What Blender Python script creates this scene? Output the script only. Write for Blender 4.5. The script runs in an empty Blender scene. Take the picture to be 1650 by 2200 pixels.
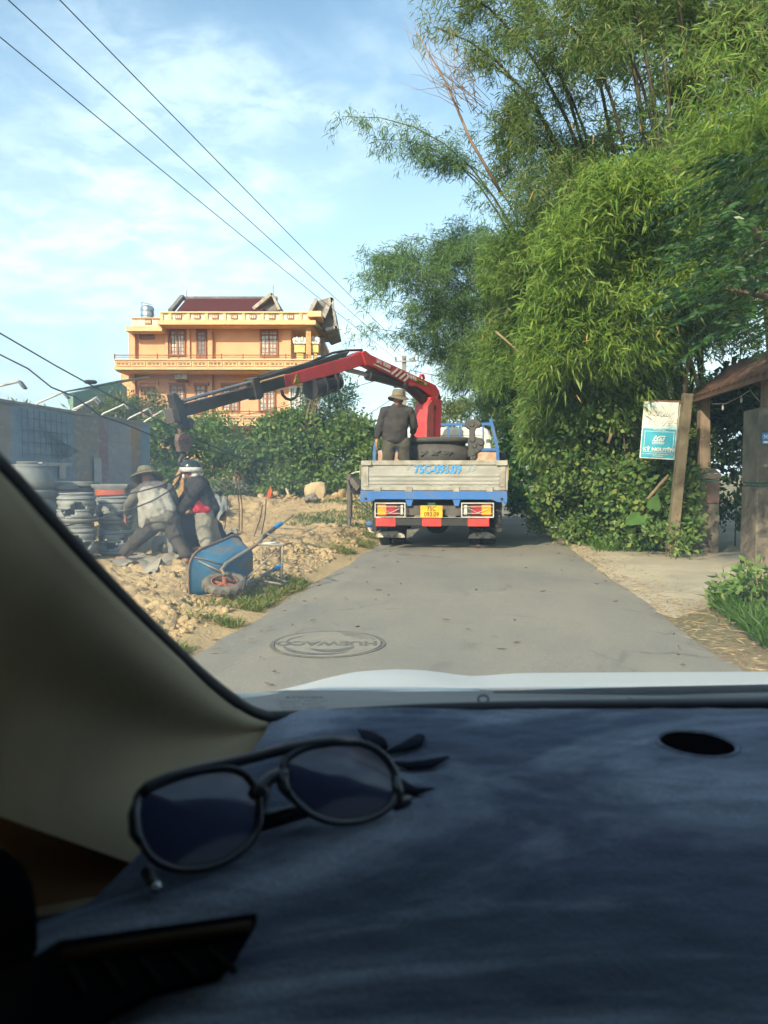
import bpy, bmesh, math, random
import numpy as np
from mathutils import Vector, Matrix
random.seed(7); RNG = np.random.default_rng(11)
SC = bpy.context.scene
COL = SC.collection
R = math.radians
# ------------------------------------------------------------------ camera
FPX, CU, CV = 1590.0, 825.0, 1100.0          # focal length and centre of the 1650x2200 frame
PITCH = math.atan(80.0 / FPX)
HC = 1.23                                    # lens height above the road
cam_d = bpy.data.cameras.new('camera'); cam = bpy.data.objects.new('camera', cam_d); COL.objects.link(cam)
cam_d.sensor_fit = 'VERTICAL'; cam_d.sensor_height = 36.0; cam_d.lens = FPX / 2200.0 * 36.0
cam_d.clip_start = 0.02; cam_d.clip_end = 3000.0
cam.location = (0, 0, HC); cam.rotation_euler = (math.pi / 2 - PITCH, 0, 0)
cam_d.dof.use_dof = True; cam_d.dof.focus_distance = 11.5; cam_d.dof.aperture_fstop = 13.0
SC.camera = cam
# ------------------------------------------------------------------ sky and sun
SUN_EL = R(29.0)
SUN_TO = Vector((0.50, 0.866, 0)).normalized()          # the way the shadows fall on the ground
world = bpy.data.worlds.new('World'); SC.world = world; world.use_nodes = True
wt = world.node_tree; wn = wt.nodes; wl = wt.links; wn.clear()
def wnode(t, **k):
    n = wn.new(t)
    for a, b in k.items(): setattr(n, a, b)
    return n
wo = wnode('ShaderNodeOutputWorld'); bg = wnode('ShaderNodeBackground'); bg.inputs['Strength'].default_value = 0.15
sky = wnode('ShaderNodeTexSky'); sky.sky_type = 'NISHITA'; sky.sun_disc = False
sky.sun_elevation = SUN_EL
sky.sun_rotation = math.atan2(-SUN_TO.x, -SUN_TO.y)
sky.air_density = 1.0; sky.dust_density = 2.2; sky.ozone_density = 1.6; sky.altitude = 20
tc = wnode('ShaderNodeTexCoord'); sep = wnode('ShaderNodeSeparateXYZ'); wl.new(tc.outputs['Generated'], sep.inputs[0])
def wmath(op, a, b=None):
    m = wnode('ShaderNodeMath', operation=op)
    for i, x in enumerate((a, b)):
        if x is None: continue
        if isinstance(x, (int, float)): m.inputs[i].default_value = x
        else: wl.new(x, m.inputs[i])
    return m.outputs[0]
zc = wmath('MAXIMUM', sep.outputs['Z'], 0.0); den = wmath('ADD', zc, 0.16)
cmb = wnode('ShaderNodeCombineXYZ'); wl.new(wmath('DIVIDE', sep.outputs['X'], den), cmb.inputs[0]); wl.new(wmath('DIVIDE', sep.outputs['Y'], den), cmb.inputs[1])
def wnoise(scale, detail, rough, dist, off, stretch):
    mp = wnode('ShaderNodeMapping'); wl.new(cmb.outputs[0], mp.inputs['Vector'])
    mp.inputs['Location'].default_value = off; mp.inputs['Scale'].default_value = stretch; mp.inputs['Rotation'].default_value = (0, 0, R(24))
    n = wnode('ShaderNodeTexNoise'); n.inputs['Scale'].default_value = scale; n.inputs['Detail'].default_value = detail
    n.inputs['Roughness'].default_value = rough; n.inputs['Distortion'].default_value = dist
    wl.new(mp.outputs[0], n.inputs['Vector']); return n.outputs['Fac']
def wramp(fac, lo, hi):
    m = wnode('ShaderNodeMapRange'); m.interpolation_type = 'SMOOTHSTEP'; wl.new(fac, m.inputs[0])
    m.inputs[1].default_value = lo; m.inputs[2].default_value = hi; return m.outputs[0]
big = wramp(wnoise(0.95, 5, 0.55, 0.3, (3.1, 1.7, 0), (1.0, 1.0, 1)), 0.36, 0.64)
fine = wramp(wnoise(6.5, 8, 0.62, 0.25, (0.4, 5.2, 0), (1.0, 1.15, 1)), 0.36, 0.68)
cl = wmath('MULTIPLY', big, wmath('ADD', wmath('MULTIPLY', fine, 0.75), 0.25))
veil = wmath('SUBTRACT', 1.0, wramp(sep.outputs['Z'], 0.02, 0.62))        # thin high cloud thickens towards the horizon
cl = wmath('MINIMUM', wmath('ADD', wmath('MULTIPLY', cl, 0.62), wmath('ADD', wmath('MULTIPLY', veil, 0.52), 0.03)), 0.90)
mix = wnode('ShaderNodeMix', data_type='RGBA'); wl.new(cl, mix.inputs[0])
tint = wnode('ShaderNodeMix', data_type='RGBA', blend_type='MULTIPLY'); tint.inputs[0].default_value = 1.0; wl.new(sky.outputs[0], tint.inputs[6]); tint.inputs[7].default_value = (0.95, 1.12, 1.04, 1); wl.new(tint.outputs[2], mix.inputs[6])
mix.inputs[7].default_value = (4.5, 5.45, 5.95, 1)
wl.new(mix.outputs[2], bg.inputs['Color']); wl.new(bg.outputs[0], wo.inputs['Surface'])
sun_d = bpy.data.lights.new('sun', 'SUN'); sun = bpy.data.objects.new('sun', sun_d); COL.objects.link(sun)
sun_d.energy = 4.3; sun_d.angle = R(0.6); sun_d.color = (1.0, 0.83, 0.60)
sd = Vector((SUN_TO.x * math.cos(SUN_EL), SUN_TO.y * math.cos(SUN_EL), -math.sin(SUN_EL)))
sun.rotation_euler = sd.to_track_quat('-Z', 'Y').to_euler(); sun.location = (-20, -40, 30)
SC.view_settings.view_transform = 'Standard'; SC.view_settings.look = 'None'
SC.view_settings.exposure = 0.90; SC.view_settings.gamma = 1.0; SC.view_settings.use_curve_mapping = False
SC.cycles.use_denoising = True; SC.cycles.max_bounces = 6; SC.cycles.diffuse_bounces = 3; SC.cycles.glossy_bounces = 2
SC.cycles.transmission_bounces = 4; SC.cycles.transparent_max_bounces = 12; SC.cycles.volume_bounces = 0
SC.cycles.use_light_tree = False; SC.cycles.use_adaptive_sampling = True; SC.cycles.adaptive_threshold = 0.025; SC.cycles.volume_step_rate = 4.0; SC.cycles.volume_max_steps = 8; SC.cycles.sample_clamp_indirect = 6.0
SC.cycles.caustics_reflective = False; SC.cycles.caustics_refractive = False

# ------------------------------------------------------------------ geometry helpers
def ray(u, v):
    yv = (CV - v) / FPX
    return Vector(((u - CU) / FPX, math.cos(PITCH) + yv * math.sin(PITCH), yv * math.cos(PITCH) - math.sin(PITCH)))
def P(u, v, d):                               # the point at ground distance d along a sight line
    r = ray(u, v); return Vector((0, 0, HC)) + r * (d / r.y)
def G(u, v, z=0.0):                           # where a sight line meets the level z
    r = ray(u, v); return Vector((0, 0, HC)) + r * ((z - HC) / r.z)
def wm(o):
    m = o.matrix_parent_inverse @ o.matrix_basis
    return wm(o.parent) @ m if o.parent else o.matrix_basis.copy()
def frame_of(d, up=Vector((0, 0, 1))):
    d = Vector(d).normalized(); up = Vector(up)
    x = d.cross(up)
    if x.length < 1e-4: x = d.cross(Vector((1, 0, 0)))
    x.normalize(); return x, d, x.cross(d)
class MB:
    def __init__(s): s.v = []; s.f = []
    def add(s, vs, fs, M=None):
        b = len(s.v)
        s.v.extend([tuple(M @ Vector(p)) for p in vs] if M else [tuple(p) for p in vs])
        s.f.extend([tuple(i + b for i in f) for f in fs]); return s
    def box(s, c, d, M=None):
        x, y, z = d[0] / 2, d[1] / 2, d[2] / 2
        vs = [(c[0] + a * x, c[1] + b * y, c[2] + e * z) for a in (-1, 1) for b in (-1, 1) for e in (-1, 1)]
        return s.add(vs, [(0, 1, 3, 2), (4, 6, 7, 5), (0, 4, 5, 1), (2, 3, 7, 6), (0, 2, 6, 4), (1, 5, 7, 3)], M)
    def bb(s, x0, x1, y0, y1, z0, z1, M=None):
        return s.box(((x0 + x1) / 2, (y0 + y1) / 2, (z0 + z1) / 2), (abs(x1 - x0), abs(y1 - y0), abs(z1 - z0)), M)
    def bar(s, a, b, w, h=None, up=(0, 0, 1), w2=None):
        a, b = Vector(a), Vector(b); x, d, z = frame_of(b - a, up); h = h or w; w2 = w2 or 1.0
        vs = [p + x * i * w / 2 * k + z * j * h / 2 * k for p, k in ((a, 1.0), (b, w2)) for i, j in ((-1, -1), (1, -1), (1, 1), (-1, 1))]
        return s.add(vs, [(3, 2, 1, 0), (4, 5, 6, 7), (0, 1, 5, 4), (1, 2, 6, 5), (2, 3, 7, 6), (3, 0, 4, 7)])
    def tube(s, pts, r, n=8, closed=False, flat=None, cap=True):
        pts = [Vector(p) for p in pts]; m = len(pts)
        rr = r if isinstance(r, (list, tuple)) else [r] * m
        vs = []; x = None
        for i, p in enumerate(pts):
            if closed: t = pts[(i + 1) % m] - pts[i - 1]
            else: t = pts[min(i + 1, m - 1)] - pts[max(i - 1, 0)]
            t = t.normalized() if t.length > 1e-9 else Vector((0, 0, 1))
            if x is None: x = frame_of(t)[0]
            x = (x - t * x.dot(t)); x = x.normalized() if x.length > 1e-6 else frame_of(t)[0]
            y = t.cross(x)
            for k in range(n):
                a = 2 * math.pi * k / n
                vs.append(p + (x * math.cos(a) + y * math.sin(a) * (flat or 1.0)) * rr[i])
        fs = []
        for i in range(m if closed else m - 1):
            j = (i + 1) % m
            for k in range(n):
                l = (k + 1) % n; fs.append((i * n + k, i * n + l, j * n + l, j * n + k))
        if not closed and cap:
            fs.append(tuple(range(n - 1, -1, -1))); fs.append(tuple(range((m - 1) * n, m * n)))
        return s.add(vs, fs)
    def lathe(s, prof, n=24, c=(0, 0, 0), sx=1.0, sy=1.0, M=None, square=0.0, cap=True):
        vs = []
        for (r, z) in prof:
            for k in range(n):
                a = 2 * math.pi * (k + 0.5) / n; ca, sa = math.cos(a), math.sin(a)
                q = 1.0 / max(abs(ca), abs(sa)); q = 1 + (q - 1) * square
                vs.append((c[0] + r * ca * q * sx, c[1] + r * sa * q * sy, c[2] + z))
        m = len(prof); fs = []
        for i in range(m - 1):
            for k in range(n):
                l = (k + 1) % n; fs.append((i * n + k, i * n + l, (i + 1) * n + l, (i + 1) * n + k))
        if cap and prof[0][0] > 1e-6: fs.append(tuple(range(n - 1, -1, -1)))
        if cap and prof[-1][0] > 1e-6: fs.append(tuple(range((m - 1) * n, m * n)))
        return s.add(vs, fs, M)
    def prism(s, poly, vec):
        n = len(poly); vec = Vector(vec); poly = [Vector(p) for p in poly]
        nrm = Vector((0, 0, 0))
        for i in range(n): nrm += poly[i].cross(poly[(i + 1) % n])
        if nrm.dot(vec) > 0: poly = poly[::-1]
        vs = poly + [p + vec for p in poly]
        fs = [tuple(range(n)), tuple(range(2 * n - 1, n - 1, -1))]
        for i in range(n):
            j = (i + 1) % n; fs.append((i, i + n, j + n, j))
        return s.add(vs, fs)
    def ell(s, c, r, M3=None, nu=12, nv=8):
        vs = []; fs = []; c = Vector(c)
        for i in range(nv + 1):
            th = math.pi * i / nv
            for k in range(nu):
                a = 2 * math.pi * k / nu
                q = Vector((r[0] * math.sin(th) * math.cos(a), r[1] * math.sin(th) * math.sin(a), r[2] * math.cos(th)))
                vs.append(c + (M3 @ q if M3 else q))
        for i in range(nv):
            for k in range(nu):
                l = (k + 1) % nu; fs.append((i * nu + k, (i + 1) * nu + k, (i + 1) * nu + l, i * nu + l))
        return s.add(vs, fs)
    def cap(s, a, b, ra, rb, w=1.0, side=None, n=12):
        """closed tapered capsule; w widens it along the side axis"""
        a, b = Vector(a), Vector(b); d = b - a
        t = d.normalized() if d.length > 1e-6 else Vector((0, 0, 1))
        x = Vector(side) if side else frame_of(t)[0]
        x = (x - t * x.dot(t)); x = x.normalized() if x.length > 1e-5 else frame_of(t)[0]
        y = t.cross(x); rings = []
        for k in (-0.98, -0.8, -0.45, 0.0): rings.append((a + t * ra * k, ra * math.sqrt(1 - k * k)))
        for k in (0.33, 0.66): rings.append((a.lerp(b, k), ra + (rb - ra) * k))
        for k in (0.0, 0.45, 0.8, 0.98): rings.append((b + t * rb * k, rb * math.sqrt(1 - k * k)))
        vs = []; fs = []
        for p, r in rings:
            for k in range(n):
                q = 2 * math.pi * k / n; vs.append(p + x * math.cos(q) * r * w + y * math.sin(q) * r)
        m = len(rings)
        for i in range(m - 1):
            for k in range(n):
                l = (k + 1) % n; fs.append((i * n + k, i * n + l, (i + 1) * n + l, (i + 1) * n + k))
        fs.append(tuple(range(n - 1, -1, -1))); fs.append(tuple(range((m - 1) * n, m * n)))
        return s.add(vs, fs)
    def grid(s, fn, nu, nv):
        vs = [fn(i / nu, j / nv) for j in range(nv + 1) for i in range(nu + 1)]
        fs = [(j * (nu + 1) + i, j * (nu + 1) + i + 1, (j + 1) * (nu + 1) + i + 1, (j + 1) * (nu + 1) + i) for j in range(nv) for i in range(nu)]
        return s.add(vs, fs)
    def build(s, name, m, parent=None, smooth=False, bevel=0.0, world=True, sharp=None, seg=2):
        me = bpy.data.meshes.new(name); me.from_pydata([tuple(p) for p in s.v], [], s.f)
        if m is not None: me.materials.append(m)
        if smooth:
            me.polygons.foreach_set('use_smooth', [True] * len(me.polygons))
            if sharp: me.set_sharp_from_angle(angle=R(sharp))
        me.update()
        o = bpy.data.objects.new(name, me); COL.objects.link(o)
        if parent is not None:
            o.parent = parent
            if world: o.matrix_parent_inverse = wm(parent).inverted()
        if bevel:
            b = o.modifiers.new('edge', 'BEVEL'); b.width = bevel; b.segments = seg; b.limit_method = 'ANGLE'; b.angle_limit = R(35)
        return o
def fix_normals(o):
    bm = bmesh.new(); bm.from_mesh(o.data); bmesh.ops.recalc_face_normals(bm, faces=bm.faces); bm.to_mesh(o.data); bm.free(); return o
def tag(o, label=None, cat=None, group=None, kind=None):
    if label: o['label'] = label
    if cat: o['category'] = cat
    if group: o['group'] = group
    if kind: o['kind'] = kind
    return o
def thing(name, loc, label, cat, group=None, rz=0.0):
    o = bpy.data.objects.new(name, None); COL.objects.link(o); o.location = loc; o.rotation_euler = (0, 0, rz)
    o.empty_display_size = 0.2
    return tag(o, label, cat, group)
def copy_tree(o, parent=None):
    c = o.copy(); COL.objects.link(c); c.parent = parent
    for ch in [x for x in bpy.data.objects if x.parent is o]: copy_tree(ch, c)
    return c
def mesh_np(name, verts, quads, m, parent=None, kind=None, smooth=False):
    me = bpy.data.meshes.new(name); nv = len(verts); k = quads.shape[1]; nf = len(quads)
    me.vertices.add(nv); me.vertices.foreach_set('co', np.ascontiguousarray(verts, dtype=np.float32).ravel())
    me.loops.add(nf * k); me.loops.foreach_set('vertex_index', np.ascontiguousarray(quads, dtype=np.int32).ravel())
    me.polygons.add(nf); me.polygons.foreach_set('loop_start', np.arange(0, nf * k, k, dtype=np.int32))
    if smooth: me.polygons.foreach_set('use_smooth', np.ones(nf, dtype=bool))
    me.materials.append(m); me.update(calc_edges=True); me.validate()
    o = bpy.data.objects.new(name, me); COL.objects.link(o)
    if parent is not None: o.parent = parent; o.matrix_parent_inverse = wm(parent).inverted()
    if kind: o['kind'] = kind
    return o
# ------------------------------------------------------------------ materials
MATS = {}
def C4(c): return (c[0], c[1], c[2], 1.0)
def nt(name):
    m = bpy.data.materials.new(name); m.use_nodes = True; t = m.node_tree; t.nodes.clear()
    out = t.nodes.new('ShaderNodeOutputMaterial'); b = t.nodes.new('ShaderNodeBsdfPrincipled'); t.links.new(b.outputs[0], out.inputs['Surface'])
    return m, t, b, out
def noise(t, scale, detail=4, rough=0.55, coord='Object', stretch=None, dist=0.0):
    tc = t.nodes.new('ShaderNodeTexCoord'); n = t.nodes.new('ShaderNodeTexNoise')
    n.inputs['Scale'].default_value = scale; n.inputs['Detail'].default_value = detail; n.inputs['Roughness'].default_value = rough; n.inputs['Distortion'].default_value = dist
    if stretch:
        mp = t.nodes.new('ShaderNodeMapping'); mp.inputs['Scale'].default_value = stretch
        t.links.new(tc.outputs[coord], mp.inputs[0]); t.links.new(mp.outputs[0], n.inputs['Vector'])
    else: t.links.new(tc.outputs[coord], n.inputs['Vector'])
    return n.outputs['Fac']
def rng(t, fac, lo, hi, a=0.0, b=1.0):
    m = t.nodes.new('ShaderNodeMapRange'); t.links.new(fac, m.inputs[0])
    for i, x in zip((1, 2, 3, 4), (lo, hi, a, b)): m.inputs[i].default_value = x
    return m.outputs[0]
def cmix(t, fac, a, b, mode='MIX'):
    m = t.nodes.new('ShaderNodeMix'); m.data_type = 'RGBA'; m.blend_type = mode
    if isinstance(fac, (int, float)): m.inputs[0].default_value = fac
    else: t.links.new(fac, m.inputs[0])
    for i, x in ((6, a), (7, b)):
        if isinstance(x, tuple): m.inputs[i].default_value = C4(x)
        else: t.links.new(x, m.inputs[i])
    return m.outputs[2]
def bump(t, b, fac, strength, dist=0.02):
    n = t.nodes.new('ShaderNodeBump'); n.inputs['Strength'].default_value = strength; n.inputs['Distance'].default_value = dist
    t.links.new(fac, n.inputs['Height']); t.links.new(n.outputs[0], b.inputs['Normal'])
def mat(name, col, rough=0.6, metal=0.0, col2=None, scale=5.0, lo=0.42, hi=0.62, bmp=0.0, bscale=30.0, spec=0.35, stretch=None, emit=0.0, fine=0.12):
    if name in MATS: return MATS[name]
    m, t, b, out = nt(name)
    col2 = col2 or tuple(c * 0.72 for c in col)
    c = cmix(t, rng(t, noise(t, scale, 6, 0.62, stretch=stretch), lo, hi), col, col2)
    if fine: c = cmix(t, rng(t, noise(t, scale * 9, 3), 0.3, 0.7, 0, fine), c, tuple(x * 0.35 for x in col))
    t.links.new(c, b.inputs['Base Color'])
    b.inputs['Roughness'].default_value = rough; b.inputs['Metallic'].default_value = metal; b.inputs['Specular IOR Level'].default_value = spec
    if emit: t.links.new(c, b.inputs['Emission Color']); b.inputs['Emission Strength'].default_value = emit
    if bmp: bump(t, b, noise(t, bscale, 5), bmp)
    MATS[name] = m; return m
def leaf_mat(name, cols, trans=0.35, rough=0.5, spec=0.3):
    m, t, b, out = nt(name)
    g = t.nodes.new('ShaderNodeNewGeometry'); ramp = t.nodes.new('ShaderNodeValToRGB'); e = ramp.color_ramp.elements
    n = len(cols); e[0].position = 0.0; e[0].color = C4(cols[0]); e[1].position = 1.0; e[1].color = C4(cols[-1])
    for i in range(1, n - 1):
        x = e.new(i / (n - 1)); x.color = C4(cols[i])
    t.links.new(g.outputs['Random Per Island'], ramp.inputs[0])
    t.links.new(ramp.outputs[0], b.inputs['Base Color']); b.inputs['Roughness'].default_value = rough; b.inputs['Specular IOR Level'].default_value = spec
    tr = t.nodes.new('ShaderNodeBsdfTranslucent'); mx = t.nodes.new('ShaderNodeMixShader'); mx.inputs[0].default_value = trans
    hs = t.nodes.new('ShaderNodeHueSaturation'); hs.inputs['Value'].default_value = 1.25; hs.inputs['Hue'].default_value = 0.487; t.links.new(ramp.outputs[0], hs.inputs['Color'])
    t.links.new(hs.outputs[0], tr.inputs[0]); t.links.new(b.outputs[0], mx.inputs[1]); t.links.new(tr.outputs[0], mx.inputs[2]); t.links.new(mx.outputs[0], out.inputs['Surface'])
    MATS[name] = m; return m
def clear_mat(name, col):
    m = bpy.data.materials.new(name); m.use_nodes = True; t = m.node_tree; t.nodes.clear()
    out = t.nodes.new('ShaderNodeOutputMaterial'); b = t.nodes.new('ShaderNodeBsdfTransparent'); b.inputs[0].default_value = C4(col)
    t.links.new(b.outputs[0], out.inputs['Surface']); return m
def text_mesh(name, s, size, m, M, parent=None, bold=0.0, ext=0.002, align='CENTER', sx=1.0, shear=0.0, space=1.0):
    cu = bpy.data.curves.new(name, 'FONT'); cu.body = s; cu.size = size; cu.align_x = align; cu.align_y = 'CENTER'
    cu.extrude = ext; cu.offset = bold; cu.shear = shear; cu.space_character = space; cu.resolution_u = 3
    o = bpy.data.objects.new(name, cu); COL.objects.link(o)
    dg = bpy.context.evaluated_depsgraph_get()
    me = bpy.data.meshes.new_from_object(o.evaluated_get(dg)); bpy.data.objects.remove(o); bpy.data.curves.remove(cu)
    me.transform(Matrix.Scale(sx, 4, (1, 0, 0))); me.materials.clear(); me.materials.append(m); me.name = name
    t = bpy.data.objects.new(name, me); COL.objects.link(t); t.matrix_basis = M
    if parent is not None: t.parent = parent; t.matrix_parent_inverse = wm(parent).inverted()
    return t
def facing(c, right, up):                     # matrix that lays local XY along right / up
    x = Vector(right).normalized(); y = Vector(up); y = (y - x * y.dot(x)).normalized(); z = x.cross(y)
    return Matrix(((x.x, y.x, z.x, c[0]), (x.y, y.y, z.y, c[1]), (x.z, y.z, z.z, c[2]), (0, 0, 0, 1)))
HEAD = R(6.5)                                  # the road, the truck and the car point a little to the right of the lens
FW = Vector((math.sin(HEAD), math.cos(HEAD), 0)); RT = Vector((math.cos(HEAD), -math.sin(HEAD), 0)); UP = Vector((0, 0, 1))
# ------------------------------------------------------------------ numpy noise
_LAT = np.random.default_rng(5).random((256, 256))
def vnoise(x, y):
    xi = np.floor(x).astype(int); yi = np.floor(y).astype(int); fx = x - xi; fy = y - yi
    fx = fx * fx * (3 - 2 * fx); fy = fy * fy * (3 - 2 * fy)
    a = _LAT[xi % 256, yi % 256]; b = _LAT[(xi + 1) % 256, yi % 256]; c = _LAT[xi % 256, (yi + 1) % 256]; d = _LAT[(xi + 1) % 256, (yi + 1) % 256]
    return (a * (1 - fx) + b * fx) * (1 - fy) + (c * (1 - fx) + d * fx) * fy
def fbm(x, y, o=4, g=0.5):
    s = 0.0; a = 1.0; t = 0.0
    for i in range(o):
        s = s + a * vnoise(x * 2 ** i + 17.3 * i, y * 2 ** i + 9.1 * i); t += a; a *= g
    return s / t
def sstep(a, b, x): t = np.clip((x - a) / (b - a), 0, 1); return t * t * (3 - 2 * t)
# ------------------------------------------------------------------ road edges
LE = [(-2.6, -4.0), (-1.72, 2.0)] + [tuple(G(u, v).xy) for u, v in ((400, 1420), (590, 1300), (700, 1237), (800, 1178))]
lx, ly = LE[-1]; LE += [(lx + 0.9, ly + 8), (lx + 2.0, ly + 16), (lx + 4.6, ly + 32), (lx + 9.0, ly + 50)]
RE = [(1.3, -4.0), (1.95, 2.0)] + [tuple(G(u, v).xy) for u, v in ((1610, 1450), (1400, 1300), (1230, 1180), (1190, 1150), (1150, 1124), (1115, 1095), (1096, 1062))] + [(12.2, 62.0)]
LEy = np.array([p[1] for p in LE]); LEx = np.array([p[0] for p in LE]); REy = np.array([p[1] for p in RE]); REx = np.array([p[0] for p in RE])
def ledge(y): return np.interp(y, LEy, LEx) + 0.10 * (fbm(y * 1.3, y * 0 + 3.0, 3) - 0.5) * 2
def redge(y): return np.interp(y, REy, REx) + 0.07 * (fbm(y * 1.1, y * 0 + 8.0, 3) - 0.5) * 2
# ground materials
def ground_mat():
    m, t, b, o = nt('earth')
    c = cmix(t, rng(t, noise(t, 0.35, 6), 0.4, 0.6), (0.20, 0.155, 0.09), (0.10, 0.11, 0.045))
    c = cmix(t, rng(t, noise(t, 6, 5), 0.35, 0.7, 0, 0.6), c, (0.26, 0.20, 0.12))
    t.links.new(c, b.inputs['Base Color']); b.inputs['Roughness'].default_value = 0.95; bump(t, b, noise(t, 14, 6), 0.6, 0.05); return m
def road_mat():
    m, t, b, o = nt('worn_shaded_asphalt')
    big = rng(t, noise(t, 0.32, 5, 0.6, dist=0.6), 0.40, 0.62)
    c = cmix(t, big, (0.285, 0.265, 0.215), (0.205, 0.198, 0.178))  # dusty beige against worn grey, the grey also imitating soft shade
    c = cmix(t, rng(t, noise(t, 2.1, 6, 0.7, stretch=(1.0, 0.35, 1.0)), 0.46, 0.72, 0, 0.55), c, (0.335, 0.305, 0.235))
    c = cmix(t, rng(t, noise(t, 85, 3, 0.75), 0.40, 0.62, 0, 0.50), c, (0.10, 0.095, 0.085))
    c = cmix(t, rng(t, noise(t, 75, 2, 0.6), 0.60, 0.78, 0, 0.55), c, (0.42, 0.39, 0.32))
    c = cmix(t, rng(t, noise(t, 1.1, 4, 0.6, dist=1.5), 0.60, 0.70, 0, 0.55), c, (0.12, 0.115, 0.10))  # dark mottles painted for stains and shadow patches alike
    c = cmix(t, rng(t, noise(t, 5.5, 5, 0.7), 0.60, 0.75, 0, 0.5), c, (0.13, 0.12, 0.10))
    c = cmix(t, rng(t, noise(t, 0.16, 3, 0.6), 0.45, 0.62, 0, 0.45), c, (0.165, 0.165, 0.155))
    vo = t.nodes.new('ShaderNodeTexVoronoi'); vo.feature = 'DISTANCE_TO_EDGE'; vo.inputs['Scale'].default_value = 0.45; tcv = t.nodes.new('ShaderNodeTexCoord'); nz = t.nodes.new('ShaderNodeTexNoise'); nz.inputs['Scale'].default_value = 2.2; nz.inputs['Detail'].default_value = 6
    vm = t.nodes.new('ShaderNodeVectorMath'); vm.operation = 'MULTIPLY_ADD'; t.links.new(tcv.outputs['Object'], nz.inputs['Vector']); t.links.new(nz.outputs['Color'], vm.inputs[0]); vm.inputs[1].default_value = (0.9, 0.9, 0); t.links.new(tcv.outputs['Object'], vm.inputs[2]); t.links.new(vm.outputs[0], vo.inputs['Vector'])
    crack = t.nodes.new('ShaderNodeMath'); crack.operation = 'MULTIPLY'; t.links.new(rng(t, vo.outputs['Distance'], 0.0, 0.010, 0.6, 0.0), crack.inputs[0]); t.links.new(rng(t, noise(t, 0.7, 3), 0.48, 0.60), crack.inputs[1])
    c = cmix(t, crack.outputs[0], c, (0.07, 0.065, 0.055))
    t.links.new(c, b.inputs['Base Color']); b.inputs['Roughness'].default_value = 0.86; b.inputs['Specular IOR Level'].default_value = 0.25
    bump(t, b, noise(t, 70, 4, 0.75), 0.6, 0.008); return m
def dirt_mat():
    m, t, b, o = nt('dug_clay')
    c = cmix(t, rng(t, noise(t, 0.55, 6, 0.62), 0.38, 0.66), (0.47, 0.35, 0.195), (0.37, 0.27, 0.15))
    c = cmix(t, rng(t, noise(t, 5, 6, 0.65), 0.42, 0.72, 0, 0.7), c, (0.55, 0.41, 0.23))
    c = cmix(t, rng(t, noise(t, 22, 4, 0.6), 0.45, 0.72, 0, 0.35), c, (0.24, 0.165, 0.09))
    t.links.new(c, b.inputs['Base Color']); b.inputs['Roughness'].default_value = 0.95; b.inputs['Specular IOR Level'].default_value = 0.15
    bump(t, b, noise(t, 30, 6, 0.65), 0.9, 0.035); return m
def apron_mat():
    m, t, b, o = nt('old_concrete_apron')
    c = cmix(t, rng(t, noise(t, 0.9, 6, 0.6), 0.40, 0.62), (0.40, 0.35, 0.255), (0.27, 0.24, 0.18))
    c = cmix(t, rng(t, noise(t, 7, 5, 0.7, stretch=(0.5, 1.4, 1)), 0.50, 0.72, 0, 0.6), c, (0.20, 0.165, 0.10))
    c = cmix(t, rng(t, noise(t, 70, 3), 0.4, 0.7, 0, 0.35), c, (0.46, 0.40, 0.29))
    t.links.new(c, b.inputs['Base Color']); b.inputs['Roughness'].default_value = 0.9; bump(t, b, noise(t, 45, 4), 0.4, 0.01); return m
M_EARTH, M_ROAD, M_DIRT, M_APRON = ground_mat(), road_mat(), dirt_mat(), apron_mat()
tag(MB().add([(-900, -300, -0.03), (900, -300, -0.03), (900, 1500, -0.03), (-900, 1500, -0.03)], [(0, 1, 2, 3)]).build('ground', M_EARTH), kind='structure')
ys = np.concatenate([np.linspace(-4, 20, 121), np.linspace(20.5, 61, 60)]); NR = 10
vs = []; fs = []
le, re_ = ledge(ys), redge(ys)
for j, y in enumerate(ys):
    for i in range(NR + 1):
        s = i / NR; x = le[j] + (re_[j] - le[j]) * s; crown = 0.020 * (1 - (2 * s - 1) ** 2)
        vs.append((x, y, 0.012 + crown - (0.03 if i in (0, NR) else 0)))
for j in range(len(ys) - 1):
    for i in range(NR): a = j * (NR + 1) + i; fs.append((a, a + 1, a + NR + 2, a + NR + 1))
rd = MB(); rd.v = vs; rd.f = fs; tag(rd.build('road', M_ROAD, smooth=True), kind='structure')
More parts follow.
